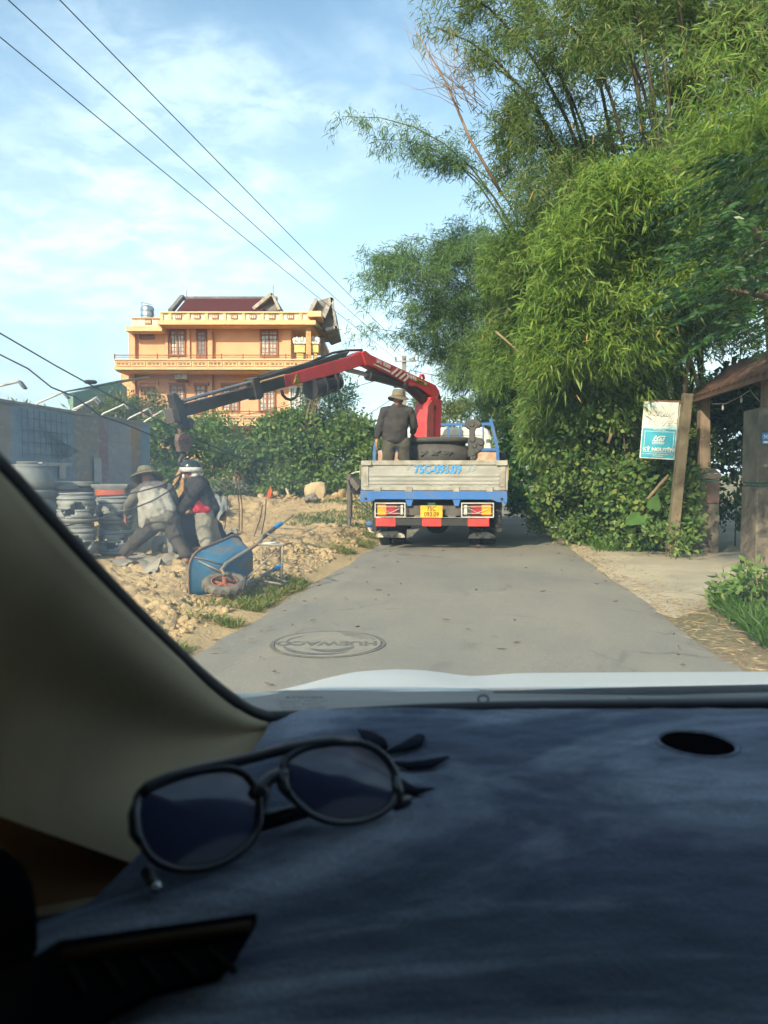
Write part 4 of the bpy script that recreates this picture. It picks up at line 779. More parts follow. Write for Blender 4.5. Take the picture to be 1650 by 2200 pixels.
MB().tube([(5.3, 8.2, 1.8), P(1660, 640, 7.0), P(1560, 620, 6.8)], [0.05, 0.035, 0.012], 6).build('limb', M_BARK, pt, smooth=True)
# dead bamboo twigs against the sky and orange dry leaves
tw = MB()
for i in range(34):
    a = P(1010 + random.uniform(-25, 45), 190 + random.uniform(-40, 60), 13.2); b_ = P(random.uniform(855, 990), random.uniform(20, 200), 13.0)
    m1 = Vector([random.uniform(-0.18, 0.18) for _ in range(3)]); m2 = Vector([random.uniform(-0.15, 0.15) for _ in range(3)]); tw.tube([a, a.lerp(b_, 0.35) + m1, a.lerp(b_, 0.7) + m1 * 0.5 + m2, b_], [0.006, 0.005, 0.003, 0.0015], 4)
tw.tube([P(1080, 420, 13.6), P(1010, 300, 13.4), P(960, 180, 13.2), P(890, 60, 13.0)], [0.03, 0.025, 0.018, 0.006], 6)
tag(tw.build('dead_bamboo', mat('dead_bamboo_wood', (0.30, 0.20, 0.13), 0.8), smooth=True), 'bare reddish dead bamboo twigs sticking out against the sky', 'bamboo')
n = 26; uu = 1020 + RNG.random(n) * 560; vv = RNG.random(n) * 880; dd = np.where(uu < 1130, 13.2, np.where(uu < 1420, 9.6, 7.4)) - 0.15
bb_ = np.array([tuple(P(a, b, c)) for a, b, c in zip(uu, vv, dd)])
tag(leaf_cloud('dry_leaves', bb_, unit(np.stack([RNG.normal(0, 0.35, n), RNG.normal(0, 0.35, n), -np.ones(n)], -1)), 0.09 + 0.10 * RNG.random(n), np.full(n, 0.020), LM_DRY), 'dry orange bamboo leaves caught among the green ones', 'leaves', kind='stuff')
# ------------------------------------------------------------------ vine-covered bank along the right edge
def vine_bank(blobs, n, lm, label, L=0.11, W=0.7, per=10, sd=0.10, base=None, stems=2, cat='vine'):
    return tree('vine_thicket', base or (blobs[0][0][0] * 1.05, blobs[0][0][1] + 0.7, 0), blobs, n, L, W, lm, label, cat, 'vine thickets along the road', per=per, sd=sd, trunk=0.012, stems=1, droop=0.45, low=0.6)
vine_bank([bl(1330, 800, 11.4, 60, 110, 0.35), bl(1290, 900, 11.8, 70, 90, 0.4), bl(1350, 870, 11.9, 50, 80, 0.4)], 5200, LM_VINE, 'heart-leaved creeper hanging just up the road from the sign')
vine_bank([bl(1240, 960, 12.8, 80, 90, 0.6), bl(1290, 1020, 12.4, 90, 90, 0.5), bl(1340, 1060, 12.0, 60, 80, 0.4), bl(1220, 1050, 13.4, 60, 70, 0.5)], 8200, LM_VINE, 'broad creeper bank below and left of the sign board', L=0.12)
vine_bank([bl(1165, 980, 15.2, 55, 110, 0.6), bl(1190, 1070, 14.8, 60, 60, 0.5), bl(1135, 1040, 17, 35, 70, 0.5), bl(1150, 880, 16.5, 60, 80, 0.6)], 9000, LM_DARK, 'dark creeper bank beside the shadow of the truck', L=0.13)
vine_bank([bl(1390, 1100, 11.8, 60, 70, 0.3), bl(1415, 1135, 11.7, 30, 45, 0.2), bl(1410, 1030, 12.4, 50, 70, 0.3)], 4600, LM_VINE, 'low creepers around the foot of the leaning post', L=0.12)
vine_bank([bl(1470, 1060, 11.4, 16, 70, 0.15), bl(1472, 1140, 11.2, 18, 40, 0.15), bl(1500, 985, 12.0, 25, 50, 0.2)], 2600, LM_VINE, 'creeper climbing between the leaning post and the short pillar', L=0.10)
vine_bank([bl(1200, 1120, 14.2, 60, 28, 0.4), bl(1290, 1140, 12.9, 80, 30, 0.35), bl(1370, 1158, 12.0, 60, 24, 0.25), bl(1430, 1166, 10.7, 45, 22, 0.15)], 6200, LM_BUSH, 'leafy weeds edging the verge up to the gate', L=0.10, W=0.55, cat='weeds')
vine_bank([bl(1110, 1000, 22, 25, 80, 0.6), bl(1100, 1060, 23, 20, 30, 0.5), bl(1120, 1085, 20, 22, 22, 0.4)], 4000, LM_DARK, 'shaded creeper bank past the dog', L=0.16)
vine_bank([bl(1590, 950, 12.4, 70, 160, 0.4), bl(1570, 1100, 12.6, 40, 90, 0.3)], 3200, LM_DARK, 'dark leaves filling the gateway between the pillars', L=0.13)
# grass and broad-leaved weeds by the near right corner
nb = thing('weed_clump', (P(1620, 1330, 5.9).x, 5.9, 0), 'grassy weed clump on the verge nearest the car', 'weeds')
n = 5200; yb = 4.6 + RNG.random(n) * 2.6; xb = redge(yb) + 0.35 + np.abs(RNG.normal(0.25, 0.45, n)) + 0.10 * (yb - 4.6)
ax = unit(np.stack([RNG.normal(-0.1, 0.4, n), RNG.normal(0, 0.4, n), np.ones(n)], -1)); leaf_cloud('blades', np.stack([xb, yb, 0 * xb - 0.02], -1), ax, 0.10 + 0.26 * RNG.random(n), np.full(n, 0.012), LM_GREENGRASS, nb, droop=0.3)
p, d = clumpy(tuple(P(1640, 1290, 6.6)), (0.45, 0.45, 0.28), 700, 7, 0.06, 0.3); leaf_cloud('foliage', p, unit(d * 0.5 + RNG.normal(size=d.shape) * 0.7), 0.07 + 0.05 * RNG.random(len(p)), np.full(len(p), 0.045), LM_BUSH, nb)
for k in range(4): a = P(1610 + 12 * k, 1340, 6.4); a.z = 0; MB().tube([a, a + Vector((0.03, 0.02, 0.25)), a + Vector((-0.04 + 0.03 * k, 0.05, 0.5))], [0.006, 0.005, 0.003], 5).build('stem', M_TWIG, nb, smooth=True)
# sticks and broken canes in the thicket
for (a, b_, r, lab) in (((1392, 1072, 11.3), (1436, 1020, 11.2), 0.028, 'broken pale cane slanting under the sign'), ((1306, 952, 11.6), (1330, 888, 11.6), 0.028, 'snapped reddish cane stub among the creepers'), ((1065, 712, 15.5), (1160, 805, 15.2), 0.022, 'long grey cane slanting through the far bamboo'),
                        ((1470, 850, 11.8), (1480, 720, 12.2), 0.035, 'thick bent cane rising behind the leaning post'), ((1500, 830, 11.9), (1440, 640, 12.6), 0.03, 'mossy stem leaning away above the gate roof')):
    A, B_ = P(*a), P(*b_); tag(MB().tube([A, A.lerp(B_, 0.5) + Vector((0.02, 0, 0.03)), B_], [r, r * 0.9, r * 0.7], 7).build('bamboo_cane', M_TWIG, smooth=True), lab, 'cane')
# elephant-ear leaf
ee = thing('taro_plant', tuple(G(1400, 1165)), 'big heart-shaped taro leaf low beside the leaning post', 'plant')
def heart(mb, c, ax, up, L):
    ax = Vector(ax).normalized(); s = ax.cross(Vector(up)).normalized(); nn = s.cross(ax); c = Vector(c)
    o = [(0, 0), (-0.18, 0.22), (-0.05, 0.42), (0.3, 0.42), (0.7, 0.22), (1.0, 0.0), (0.7, -0.22), (0.3, -0.42), (-0.05, -0.42), (-0.18, -0.22)]
    mb.add([c + ax * a * L + s * b * L + nn * (-0.12 * L * abs(b) * 2 - 0.10 * L * max(0, a) ** 2) for a, b in o], [(0, 1, 2, 3), (0, 3, 4, 5), (0, 5, 6, 7), (0, 7, 8, 9)])
for (u, v, ax, L) in ((1375, 1108, (-0.8, -0.3, -0.35), 0.30), (1402, 1092, (0.1, -0.4, 0.8), 0.24), (1465, 1135, (-0.5, -0.5, -0.3), 0.18), (1480, 1150, (0.5, -0.5, -0.3), 0.18)):
    mb = MB(); c = P(u, v, 11.2); heart(mb, c, ax, (0, -0.6, 0.8), L); mb.build('leaf', mat('taro_leaf', (0.06, 0.13, 0.03), 0.4, spec=0.5), ee, smooth=True); MB().tube([G(1420, 1165), Vector(c).lerp(G(1420, 1165), 0.4) + Vector((0.02, 0, 0.06)), c], 0.008, 5).build('stalk', mat('taro_stalk', (0.08, 0.14, 0.04), 0.5), ee, smooth=True)
# plastic bag in the weeds
pb = MB(); c = P(1200, 1122, 14.0); pb.grid(lambda s, q: c + Vector(((s - 0.5) * 0.42 + 0.05 * math.sin(7 * q), (q - 0.5) * 0.22 + 0.04 * math.sin(9 * s), -0.10 + 0.26 * (s * 0.6 + 0.4) * math.sin(3.1 * q) * (0.6 + 0.4 * math.sin(6 * s + 5 * q)))), 14, 12)
tag(pb.build('plastic_bag', mat('bag_plastic', (0.52, 0.58, 0.62), 0.35), smooth=True), 'crumpled pale plastic bag snagged in the roadside weeds', 'bag')
# ------------------------------------------------------------------ gate: pillars, roof, board
M_PIL = mat('mottled_pillar', (0.20, 0.17, 0.135), 0.95, col2=(0.07, 0.064, 0.052), scale=3.2, lo=0.40, hi=0.66, bmp=0.5, bscale=25, stretch=(1, 1, 0.8))  # grey-brown base with irregular dark mottling
M_PILP = mat('faded_pink_render', (0.26, 0.155, 0.125), 0.92, col2=(0.12, 0.10, 0.085), scale=3.5, bmp=0.3)
M_TEAL = mat('teal_band', (0.10, 0.22, 0.17), 0.8, scale=9); M_WOODG = mat('weathered_wood', (0.25, 0.19, 0.13), 0.85, scale=6, stretch=(5, 5, 0.5), bmp=0.3)
M_RUST = mat('rusted_sheet', (0.15, 0.085, 0.06), 0.8, col2=(0.085, 0.05, 0.038), scale=3, stretch=(1, 1, 1))
def pillar(name, c, w, z_bands, label, cat='pillar'):
    t = thing(name, (c.x, c.y, 0), label, cat, 'gate pillars', rz=-HEAD)
    for nm, z0, z1, ww, m, wt in z_bands:
        mb = MB(); a = ww / 2; b = wt / 2; mb.add([(-a, -a, z0), (a, -a, z0), (a, a, z0), (-a, a, z0), (-b, -b, z1), (b, -b, z1), (b, b, z1), (-b, b, z1)], [(3, 2, 1, 0), (4, 5, 6, 7), (0, 1, 5, 4), (1, 2, 6, 5), (2, 3, 7, 6), (3, 0, 4, 7)])
        mb.build(nm, m, t, bevel=0.012, world=False)
    return t
c1 = G(1519, 1190); pillar('gate_pillar', c1 + Vector((0, 0.2, 0)), 0.4, [('shaft', -0.1, 0.78, 0.40, M_PIL, 0.385), ('render_panel', 0.783, 1.115, 0.39, M_PILP, 0.385), ('band', 1.118, 1.16, 0.35, M_TEAL, 0.35), ('cap', 1.163, 1.25, 0.42, M_PIL, 0.42), ('cap_slope', 1.253, 1.33, 0.40, M_PIL, 0.26)], 'short pillar with stepped cap carrying a wooden roof post')
c2 = G(1640, 1222); pillar('gate_pillar', c2 + Vector((0.20, 0.25, 0)), 0.5, [('shaft', -0.1, 1.075, 0.56, M_PIL, 0.55), ('band', 1.078, 1.12, 0.50, M_TEAL, 0.50), ('block', 1.123, 2.10, 0.56, mat('grey_green_pillar', (0.165, 0.155, 0.125), 0.95, col2=(0.085, 0.082, 0.065), scale=3, bmp=0.4), 0.55), ('post_top', 2.103, 2.75, 0.24, M_WOODG, 0.24)], 'tall pillar with a teal band and blue number plate')
pp = c2 + Vector((0.20, 0.25, 0)); fx = Matrix.Translation((pp.x, pp.y, 0)) @ Matrix.Rotation(-HEAD, 4, 'Z')
npl = thing('number_plate', fx @ Vector((-0.19, -0.285, 1.70)), 'small blue house number plate on the tall pillar', 'sign', rz=-HEAD)
MB().bb(-0.042, 0.042, -0.006, 0.0, -0.075, 0.075).build('plate', mat('enamel_blue', (0.05, 0.22, 0.55), 0.35), npl, world=False, bevel=0.003)
text_mesh('numerals', '30', 0.07, mat('enamel_white', (0.8, 0.8, 0.78), 0.4), npl.matrix_basis @ Matrix.Translation((0, -0.008, 0.018)) @ Matrix.Rotation(R(90), 4, 'X'), npl)
MB().bb(-0.028, 0.028, -0.008, -0.0065, -0.06, -0.035).build('text_line', mat('enamel_white', (0.8, 0.8, 0.78), 0.4), npl, world=False)
mb = MB().bb(-0.06, 0.06, -0.05, 0.0, -0.07, 0.07); bx = mb.build('electric_box', mat('box_white', (0.45, 0.43, 0.38), 0.6), None, bevel=0.008); bx.matrix_basis = fx @ Matrix.Translation((0.12, -0.282, 1.42)); tag(bx, 'small pale electric box fixed on the tall pillar', 'box')
gr = thing('gate_roof', (c1.x, c1.y, 2.4), 'rusty corrugated sheet roof over the gateway', 'roof')
e0 = P(1484, 855, 11.7); e1 = P(1640, 803, 9.3); e1.z = e0.z + 0.06; dv = Vector((0.62, 0.08, 0.50))
nw = 56; rs = MB(); ax_ = (e1 - e0).normalized()
for j in range(2):
    for i in range(nw + 1): rs.v.append(tuple(e0.lerp(e1, i / nw) + dv * j + Vector((0, 0, 0.018 * math.sin(i * math.pi * 0.5)))))
rs.f = [(i, i + 1, nw + 2 + i, nw + 1 + i) for i in range(nw)]
o = rs.build('sheet', M_RUST, gr, smooth=True); sm = o.modifiers.new('t', 'SOLIDIFY'); sm.thickness = 0.004
rs2 = MB()
for j in range(2):
    for i in range(nw + 1): rs2.v.append(tuple(e0.lerp(e1, i / nw) + dv + Vector((0.8, 0.1, -0.5)) * j + Vector((0, 0, 0.018 * math.sin(i * math.pi * 0.5) - 0.01))))
rs2.f = rs.f; rs2.build('sheet', M_RUST, gr, smooth=True)
MB().bar(e0 + Vector((0.04, 0.05, -0.03)), e1 + Vector((0.04, 0.05, -0.03)), 0.05, 0.09).build('eave_board', mat('eave_wood', (0.16, 0.10, 0.07), 0.85), gr)
for k in (0.06, 0.35, 0.65, 0.92): q = e0.lerp(e1, k); MB().bar(q + Vector((0.05, 0, -0.055)), q + dv + Vector((0, 0, -0.055)), 0.05, 0.07).build('rafter', M_WOODG, gr)
pc = c1 + Vector((0.0, 0.2, 0)); MB().bar((pc.x, pc.y, 1.32), (pc.x - 0.02, pc.y, e0.z + 0.02), 0.17, 0.17, (0, 1, 0), w2=0.85).build('post', M_WOODG, gr, bevel=0.012)
# string of bulbs under the roof
sb = thing('string_light', tuple(P(1535, 868, 11)), 'thin drooping cord of small bulbs under the gate roof', 'string lights')
pts = [P(1530, 868, 11.0), P(1560, 867, 10.8), P(1590, 852, 10.5), P(1612, 838, 10.2), P(1622, 852, 10.1), P(1632, 862, 10)]
MB().tube(pts, 0.006, 5).build('cord', mat('pale_cord', (0.45, 0.42, 0.36), 0.7), sb, smooth=True)
for u, v, d in ((1553, 868, 10.85), (1593, 851, 10.5)):
    p = P(u, v, d); MB().lathe([(0.008, 0), (0.012, -0.03), (0.018, -0.06), (0.014, -0.085), (0.004, -0.095)], 10, p).build('bulb', mat('bulb_glass', (0.55, 0.56, 0.54), 0.2), sb, smooth=True)
# leaning post
lp0, lp1 = P(1441, 1185, 10.95), P(1477, 846, 10.95); M_LEAN = mat('leaning_post_concrete', (0.20, 0.16, 0.10), 0.9, col2=(0.115, 0.092, 0.06), scale=3.5, bmp=0.3)
tag(MB().bar(lp0 + Vector((0, 0, -0.1)), lp1, 0.145, 0.12, (0, 1, 0), w2=0.95).build('leaning_post', M_LEAN, bevel=0.012), 'tilted square concrete post beside the sign board', 'post')
# sign board
s00, s10, s01 = P(1374, 984, 11.15), P(1449, 988, 11.05), P(1377, 862, 11.15)
sr = (s10 - s00); sw = sr.length; su = (s01 - s00); sh = su.length; SM = facing(s00, sr, su)
sg = thing('sign_board', s00, 'two-part coffee shop sign with a torn upper poster', 'sign')
def sgp(name, mb, m, **k): o = mb.build(name, m, None, **k); o.matrix_basis = SM.copy(); o.parent = sg; o.matrix_parent_inverse = wm(sg).inverted(); return o
def sky_print():
    m, t, b, o = nt('poster_sky'); tcn = t.nodes.new('ShaderNodeTexCoord'); s = t.nodes.new('ShaderNodeSeparateXYZ'); t.links.new(tcn.outputs['Object'], s.inputs[0])
    c = cmix(t, rng(t, s.outputs[1], sh * 0.53, sh * 0.68), (0.30, 0.52, 0.58), (0.62, 0.60, 0.50)); c2_ = cmix(t, rng(t, s.outputs[1], sh * 0.86, sh * 0.99), c, (0.40, 0.55, 0.60))
    c3 = cmix(t, rng(t, noise(t, 9, 4), 0.5, 0.7, 0, 0.5), c2_, (0.66, 0.64, 0.56)); t.links.new(c3, b.inputs['Base Color']); b.inputs['Roughness'].default_value = 0.55; return m
M_SW = mat('sign_white', (0.70, 0.68, 0.60), 0.55, scale=6); M_SBLUE = mat('sign_turquoise', (0.035, 0.33, 0.44), 0.5, col2=(0.03, 0.27, 0.38), scale=5); M_SGREY = mat('sign_outline', (0.20, 0.24, 0.26), 0.6)
sgp('backing', MB().bb(0, sw, 0, sh, -0.03, 0.0), M_SW, bevel=0.004)
sgp('lower_panel', MB().bb(0.012, sw - 0.012, 0.016, sh * 0.525, 0.001, 0.004), M_SBLUE)
sgp('upper_poster', MB().bb(0.012, sw - 0.012, sh * 0.527, sh - 0.012, 0.001, 0.005), sky_print())
sgp('side_strip', MB().bb(sw + 0.01, sw + 0.065, sh * 0.25, sh * 0.97, -0.03, -0.002), M_SW)
sgp('top_angle', MB().bb(-0.01, sw + 0.07, sh + 0.001, sh + 0.028, -0.04, 0.0), mat('rusty_angle', (0.16, 0.08, 0.055), 0.8))
a, b_, z0, z1 = sw * 0.09, sw * 0.93, sh * 0.115, sh * 0.485; t_ = 0.006
sgp('border', MB().bb(a, b_, z0, z0 + t_, 0.0045, 0.006).bb(a, b_, z1 - t_, z1, 0.0045, 0.006).bb(a, a + t_, z0 + t_, z1 - t_, 0.0045, 0.006).bb(b_ - t_, b_, z0 + t_, z1 - t_, 0.0045, 0.006), M_SW)
sgp('tear', MB().add([(sw * 0.05, sh * 0.765, 0.0065), (sw * 0.35, sh * 0.755, 0.0065), (sw * 0.62, sh * 0.745, 0.0065), (sw * 0.95, sh * 0.75, 0.0065), (sw * 0.62, sh * 0.757, 0.0065), (sw * 0.35, sh * 0.77, 0.0065)], [(0, 1, 2, 3, 4, 5)]), M_SGREY)
lx_ = sw * 0.5
def slant(pts): return [(lx_ + (x + 0.28 * y_) * sw * 0.155, sh * 0.335 + y_ * sh * 0.072, 0.0055) for x, y_ in pts]
lg = MB()
for poly in ([(-1.0, 0.0), (-0.72, 0.0), (-0.62, 1.0), (-0.9, 1.0)], [(-0.55, 0.42), (-0.1, 1.0), (1.0, 1.0), (1.0, 0.78), (0.12, 0.78), (-0.22, 0.42)], [(-0.55, 0.36), (-0.25, 0.36), (0.02, 0.0), (-0.3, 0.0)],
             [(0.08, -0.38), (0.32, -0.38), (0.36, 0.6), (0.12, 0.6)], [(0.12, 0.6), (0.4, 0.6), (0.78, -0.38), (0.52, -0.38)], [(0.72, -0.38), (0.98, -0.38), (1.0, 0.6), (0.76, 0.6)], [(-1.08, -0.38), (0.02, -0.38), (0.03, -0.14), (-1.05, -0.14)]):
    lg.prism([Vector(p) for p in slant(poly)], (0, 0, 0.002))
sgp('logo', lg, M_SW)
def stext(nm, s, x, y_, size, m=M_SW, **k): return text_mesh(nm, s, size, m, SM @ Matrix.Translation((x, y_, 0.006)), sg, **k)
stext('lettering', 'COFFEE', lx_ - 0.005, sh * 0.275, 0.040, bold=0.0015, sx=1.25, shear=0.2); stext('lettering', 'KỶ NGUYÊN', sw * 0.52, sh * 0.165, 0.070, bold=0.003, sx=1.12)
stext('lettering', 'ĐC: 12 PHAN THỊ LIÊN - HƯƠNG LONG - HUẾ', sw * 0.5, sh * 0.082, 0.021, bold=0.0006); stext('lettering', 'ĐT: 054.3522725', sw * 0.52, sh * 0.048, 0.021, bold=0.0006)
stext('lettering', 'ĐT: 0543581 1630', sw * 0.5, sh * 0.507, 0.022, bold=0.0006); stext('lettering', 'ĐC: XÓM 6 KHUÔNG LÂM HOÀNG', sw * 0.5, sh * 0.548, 0.026, bold=0.0006)
for dx, dy, m, bo, z in ((0.003, -0.003, M_SGREY, 0.004, 0.0), (0, 0, M_SW, 0.001, 0.003)):
    for s, x, y_, sz in (('Vọng', sw * 0.56, sh * 0.80, 0.135), ('Nguyệt', sw * 0.52, sh * 0.665, 0.135)):
        text_mesh('script_lettering', s, sz, m, SM @ Matrix.Translation((x + dx, y_ + dy, 0.006 + z)) @ Matrix.Rotation(R(4), 4, 'Z'), sg, bold=bo, shear=0.45)
# ------------------------------------------------------------------ flatbed truck
T0 = P(932, 1020, 11.6); T0.z = 0
truck = thing('truck', T0, 'flatbed crane truck with aluminium tailgate and blue sill stopped on the road', 'truck', rz=-HEAD)
TM = truck.matrix_basis.copy(); TM = Matrix.Translation(T0) @ Matrix.Rotation(-HEAD, 4, 'Z'); TI = TM.inverted()
def TL(u, v, yl=0.0):
    o = TI @ Vector((0, 0, HC)); d = TI.to_3x3() @ ray(u, v); return o + d * ((yl - o.y) / d.y)
M_ALU = mat('tailgate_aluminium', (0.32, 0.315, 0.285), 0.6, 0.1, col2=(0.21, 0.20, 0.17), scale=3.0, lo=0.40, hi=0.68, stretch=(0.7, 1, 2.2), bmp=0.08)
M_ALU2 = mat('tailgate_frame', (0.34, 0.32, 0.27), 0.55, 0.15, col2=(0.21, 0.19, 0.15), scale=5)
M_TBLUE = mat('truck_blue', (0.028, 0.125, 0.36), 0.5, col2=(0.12, 0.135, 0.155), scale=4, lo=0.50, hi=0.78, spec=0.4)
M_CHAS = mat('chassis_black', (0.025, 0.024, 0.023), 0.7, col2=(0.055, 0.048, 0.04), scale=4)
M_TYRE = mat('tyre_rubber', (0.03, 0.03, 0.03), 0.8); M_RUBD = mat('dusty_rubber', (0.10, 0.09, 0.075), 0.9, col2=(0.05, 0.047, 0.043), scale=8)
M_TRED = mat('bumper_red', (0.55, 0.05, 0.04), 0.45); M_TBLK = mat('bumper_black', (0.03, 0.028, 0.026), 0.6)
M_GALV = mat('galvanised', (0.35, 0.36, 0.36), 0.5, 0.6); M_CABW = mat('cab_white', (0.72, 0.70, 0.62), 0.35, scale=3, fine=0.04)
def tp(name, mb, m, parent=None, **k): return mb.build(name, m, parent or truck, world=False, **k)
def tq(u0, u1, v0, v1, y0, y1, mb=None):
    mb = mb or MB(); a = TL(u0, v0, y0); b = TL(u1, v1, y0); return mb.bb(a.x, b.x, y0, y1, b.z, a.z)
tg = tp('tailgate', tq(776, 1090.5, 991, 1053, 0.012, 0.035), M_ALU)
tp('edge_rail', tq(776, 1090.5, 989.5, 998.5, -0.012, 0.045), M_ALU2, tg, bevel=0.004)
for u0, u1 in ((779.5, 791.5), (1074, 1086)): tp('end_post', tq(u0, u1, 999, 1046, -0.006, 0.04), M_ALU2, tg, bevel=0.004)
tp('bottom_channel', tq(780, 1086, 1046.5, 1054, -0.004, 0.04), M_ALU2, tg, bevel=0.004)
for v in (1018.5, 1027.5, 1035.5): tp('rib', tq(792.5, 1073, v, v + 6.0, 0.000, 0.02), M_ALU, tg, bevel=0.006)
for u in (811, 878, 980, 1052): tp('hinge', tq(u - 7, u + 7, 1045, 1056.5, -0.03, 0.0), M_ALU2, tg, bevel=0.003)
for u0, u1 in ((775, 798), (1066, 1091)): tp('latch', tq(u0, u1, 992, 1000, -0.04, -0.01), M_ALU2, tg, bevel=0.006)
for k in range(9): a = TL(905 + k * 21, 1042, -0.005); tp('rivet', MB().ell(a, (0.008, 0.006, 0.008), nu=6, nv=4), M_ALU2, tg)
MPL = lambda p: TM @ Matrix.Translation(p) @ Matrix.Rotation(R(90), 4, 'X')
a = TL(940, 1008.5, -0.002); text_mesh('stencilled_number', '75C-093.09', 0.185, mat('stencil_blue', (0.03, 0.25, 0.60), 0.6, col2=(0.07, 0.30, 0.58), scale=20), MPL(a), truck, bold=0.0045, sx=0.84, ext=0.001)
gh = mat('stencil_ghost', (0.25, 0.37, 0.47), 0.6, col2=(0.36, 0.39, 0.38), scale=30)
text_mesh('faded_stencil', '19', 0.14, gh, MPL(TL(1010, 1007, 0.001)), truck, shear=0.4, ext=0.0008); text_mesh('faded_stencil', '7', 0.11, gh, MPL(TL(876, 1005, 0.001)), truck, shear=0.4, ext=0.0008)
# sill with end brackets
a0, a1, b0, b1 = TL(774, 1054.5, -0.03), TL(1090, 1054.5, -0.03), TL(774, 1079, -0.03), TL(1090, 1081, -0.03)
zt, zm, zl = a0.z, TL(900, 1073, -0.03).z, b0.z
tp('sill', MB().prism([Vector((a0.x, -0.03, zt)), Vector((a1.x, -0.03, zt)), Vector((a1.x, -0.03, zl)), Vector((a1.x - 0.15, -0.03, zl + 0.01)), Vector((a1.x - 0.24, -0.03, zm)), Vector((a0.x + 0.24, -0.03, zm)), Vector((a0.x + 0.15, -0.03, zl + 0.01)), Vector((a0.x, -0.03, zl))], (0, 0.10, 0)), M_TBLUE, bevel=0.006)
for x in (a0.x + 0.085, a1.x - 0.085): tp('bolt', MB().lathe([(0.022, 0), (0.022, 0.012), (0.012, 0.02)], 10, M=Matrix.Translation((x, -0.031, zl + 0.06)) @ Matrix.Rotation(R(90), 4, 'X')), M_CHAS)
for u in (879, 981): p = TL(u, 1073.5, -0.02); tp('stop_bracket', MB().prism([p + Vector((-0.062, 0, 0)), p + Vector((0.062, 0, 0)), p + Vector((0.035, 0, -0.10)), p + Vector((-0.035, 0, -0.10))], (0, 0.03, 0)), M_TBLUE, bevel=0.004)
# bed, side boards
xl, xr = TL(776, 1000, 0.03).x, TL(1090, 1000, 0.03).x; zs, ztop_ = zt + 0.02, TL(930, 990, 0).z
tp('bed', MB().bb(xl + 0.02, xr - 0.02, 0.075, 4.25, zt - 0.09, zt - 0.01), mat('bed_plate', (0.24, 0.17, 0.12), 0.8, scale=4))
for x, s in ((xl, 1), (xr, -1)):
    tp('side_board', MB().bb(x, x + 0.035 * s, 0.05, 4.2, zt + 0.005, ztop_ - 0.01), M_ALU); tp('side_sill', MB().bb(x - 0.004 * s, x + 0.06 * s, 0.075, 4.2, zt - 0.11, zt + 0.0), M_TBLUE)
    tp('corner_post', MB().bb(x - 0.008 * s, x + 0.03 * s, 0.05, 0.12, zt + 0.0, ztop_ + 0.005), M_TBLUE)
    tp('latch_chain', MB().tube([(x - 0.012 * s, 0.0, ztop_ - 0.06), (x - 0.014 * s, -0.005, ztop_ - 0.2), (x - 0.012 * s, 0.0, ztop_ - 0.3)], 0.009, 6), mat('brass_chain', (0.45, 0.36, 0.12), 0.5, 0.5))
# chassis
tp('chassis', MB().bb(-0.98, 0.98, 0.35, 4.2, 0.62, zt - 0.12).bb(-0.42, -0.34, 0.12, 5.5, 0.55, 0.80).bb(0.34, 0.42, 0.12, 5.5, 0.55, 0.80), M_CHAS)
tp('rear_crossmember', tq(820, 1050, 1086, 1108, 0.05, 0.12), mat('dusty_chassis', (0.10, 0.09, 0.08), 0.8, scale=6))
for s, ua, ub in ((-1, 800, 809), (1, 1065, 1078)): tp('mud_flap', tq(ua, ub, 1076, 1142, 0.25, 0.9), M_CHAS)
# lamps in wire cages
def lamp_mat(name, col, e):
    m, t, b, o = nt(name); b.inputs['Base Color'].default_value = C4(col); b.inputs['Roughness'].default_value = 0.18; b.inputs['Coat Weight'].default_value = 0.5
    b.inputs['Emission Color'].default_value = C4(col); b.inputs['Emission Strength'].default_value = e; bump(t, b, noise(t, 90, 1), 0.15, 0.004); return m
M_AMB, M_RLENS, M_WLENS = lamp_mat('amber_lens', (0.88, 0.21, 0.004), 0.70), lamp_mat('red_lens', (0.33, 0.025, 0.03), 0.02), lamp_mat('clear_lens', (0.55, 0.52, 0.47), 0.0)
for s, ua, ub in ((1, 808, 868), (-1, 994, 1058)):
    lampp = tp('tail_light', tq(ua, ub, 1082, 1110, 0.0, 0.05), M_CHAS, bevel=0.006)
    seg = [(0.05, 0.36, M_AMB, 'indicator_lens'), (0.365, 0.78, M_RLENS, 'brake_lens'), (0.785, 0.96, M_WLENS, 'reverse_lens')]
    for q0, q1, m, nm in seg:
        w = ub - ua; u0, u1 = (ua + w * q0, ua + w * q1) if s > 0 else (ub - w * q1, ub - w * q0)
        tp(nm, tq(u0, u1, 1084.5, 1107, -0.018, -0.001), m, lampp, bevel=0.006)
    cg = MB(); f = lambda u, v, y=-0.05: TL(u, v, y)
    for u0, v0, u1, v1 in ((ua - 2, 1081, ub + 2, 1081), (ua - 2, 1111, ub + 2, 1111), (ua - 2, 1081, ua - 2, 1111), (ub + 2, 1081, ub + 2, 1111)): cg.bar(f(u0, v0), f(u1, v1), 0.018, 0.018)
    um = (ua + ub) / 2
    for u0, v0, u1, v1 in ((ua, 1089, ub, 1089), (ua, 1103, ub, 1103), (ua + 12, 1092, um, 1102), (um, 1102, ub - 10, 1093)): cg.tube([f(u0, v0), f(u1, v1)], 0.0055, 5)
    for u, v in ((ua - 2, 1081), (ub + 2, 1081), (ua - 2, 1111), (ub + 2, 1111)): cg.bar(f(u, v), f(u, v, 0.03), 0.014)
    tp('lamp_cage', cg, mat('cage_wire', (0.52, 0.49, 0.42), 0.5, 0.4), lampp)
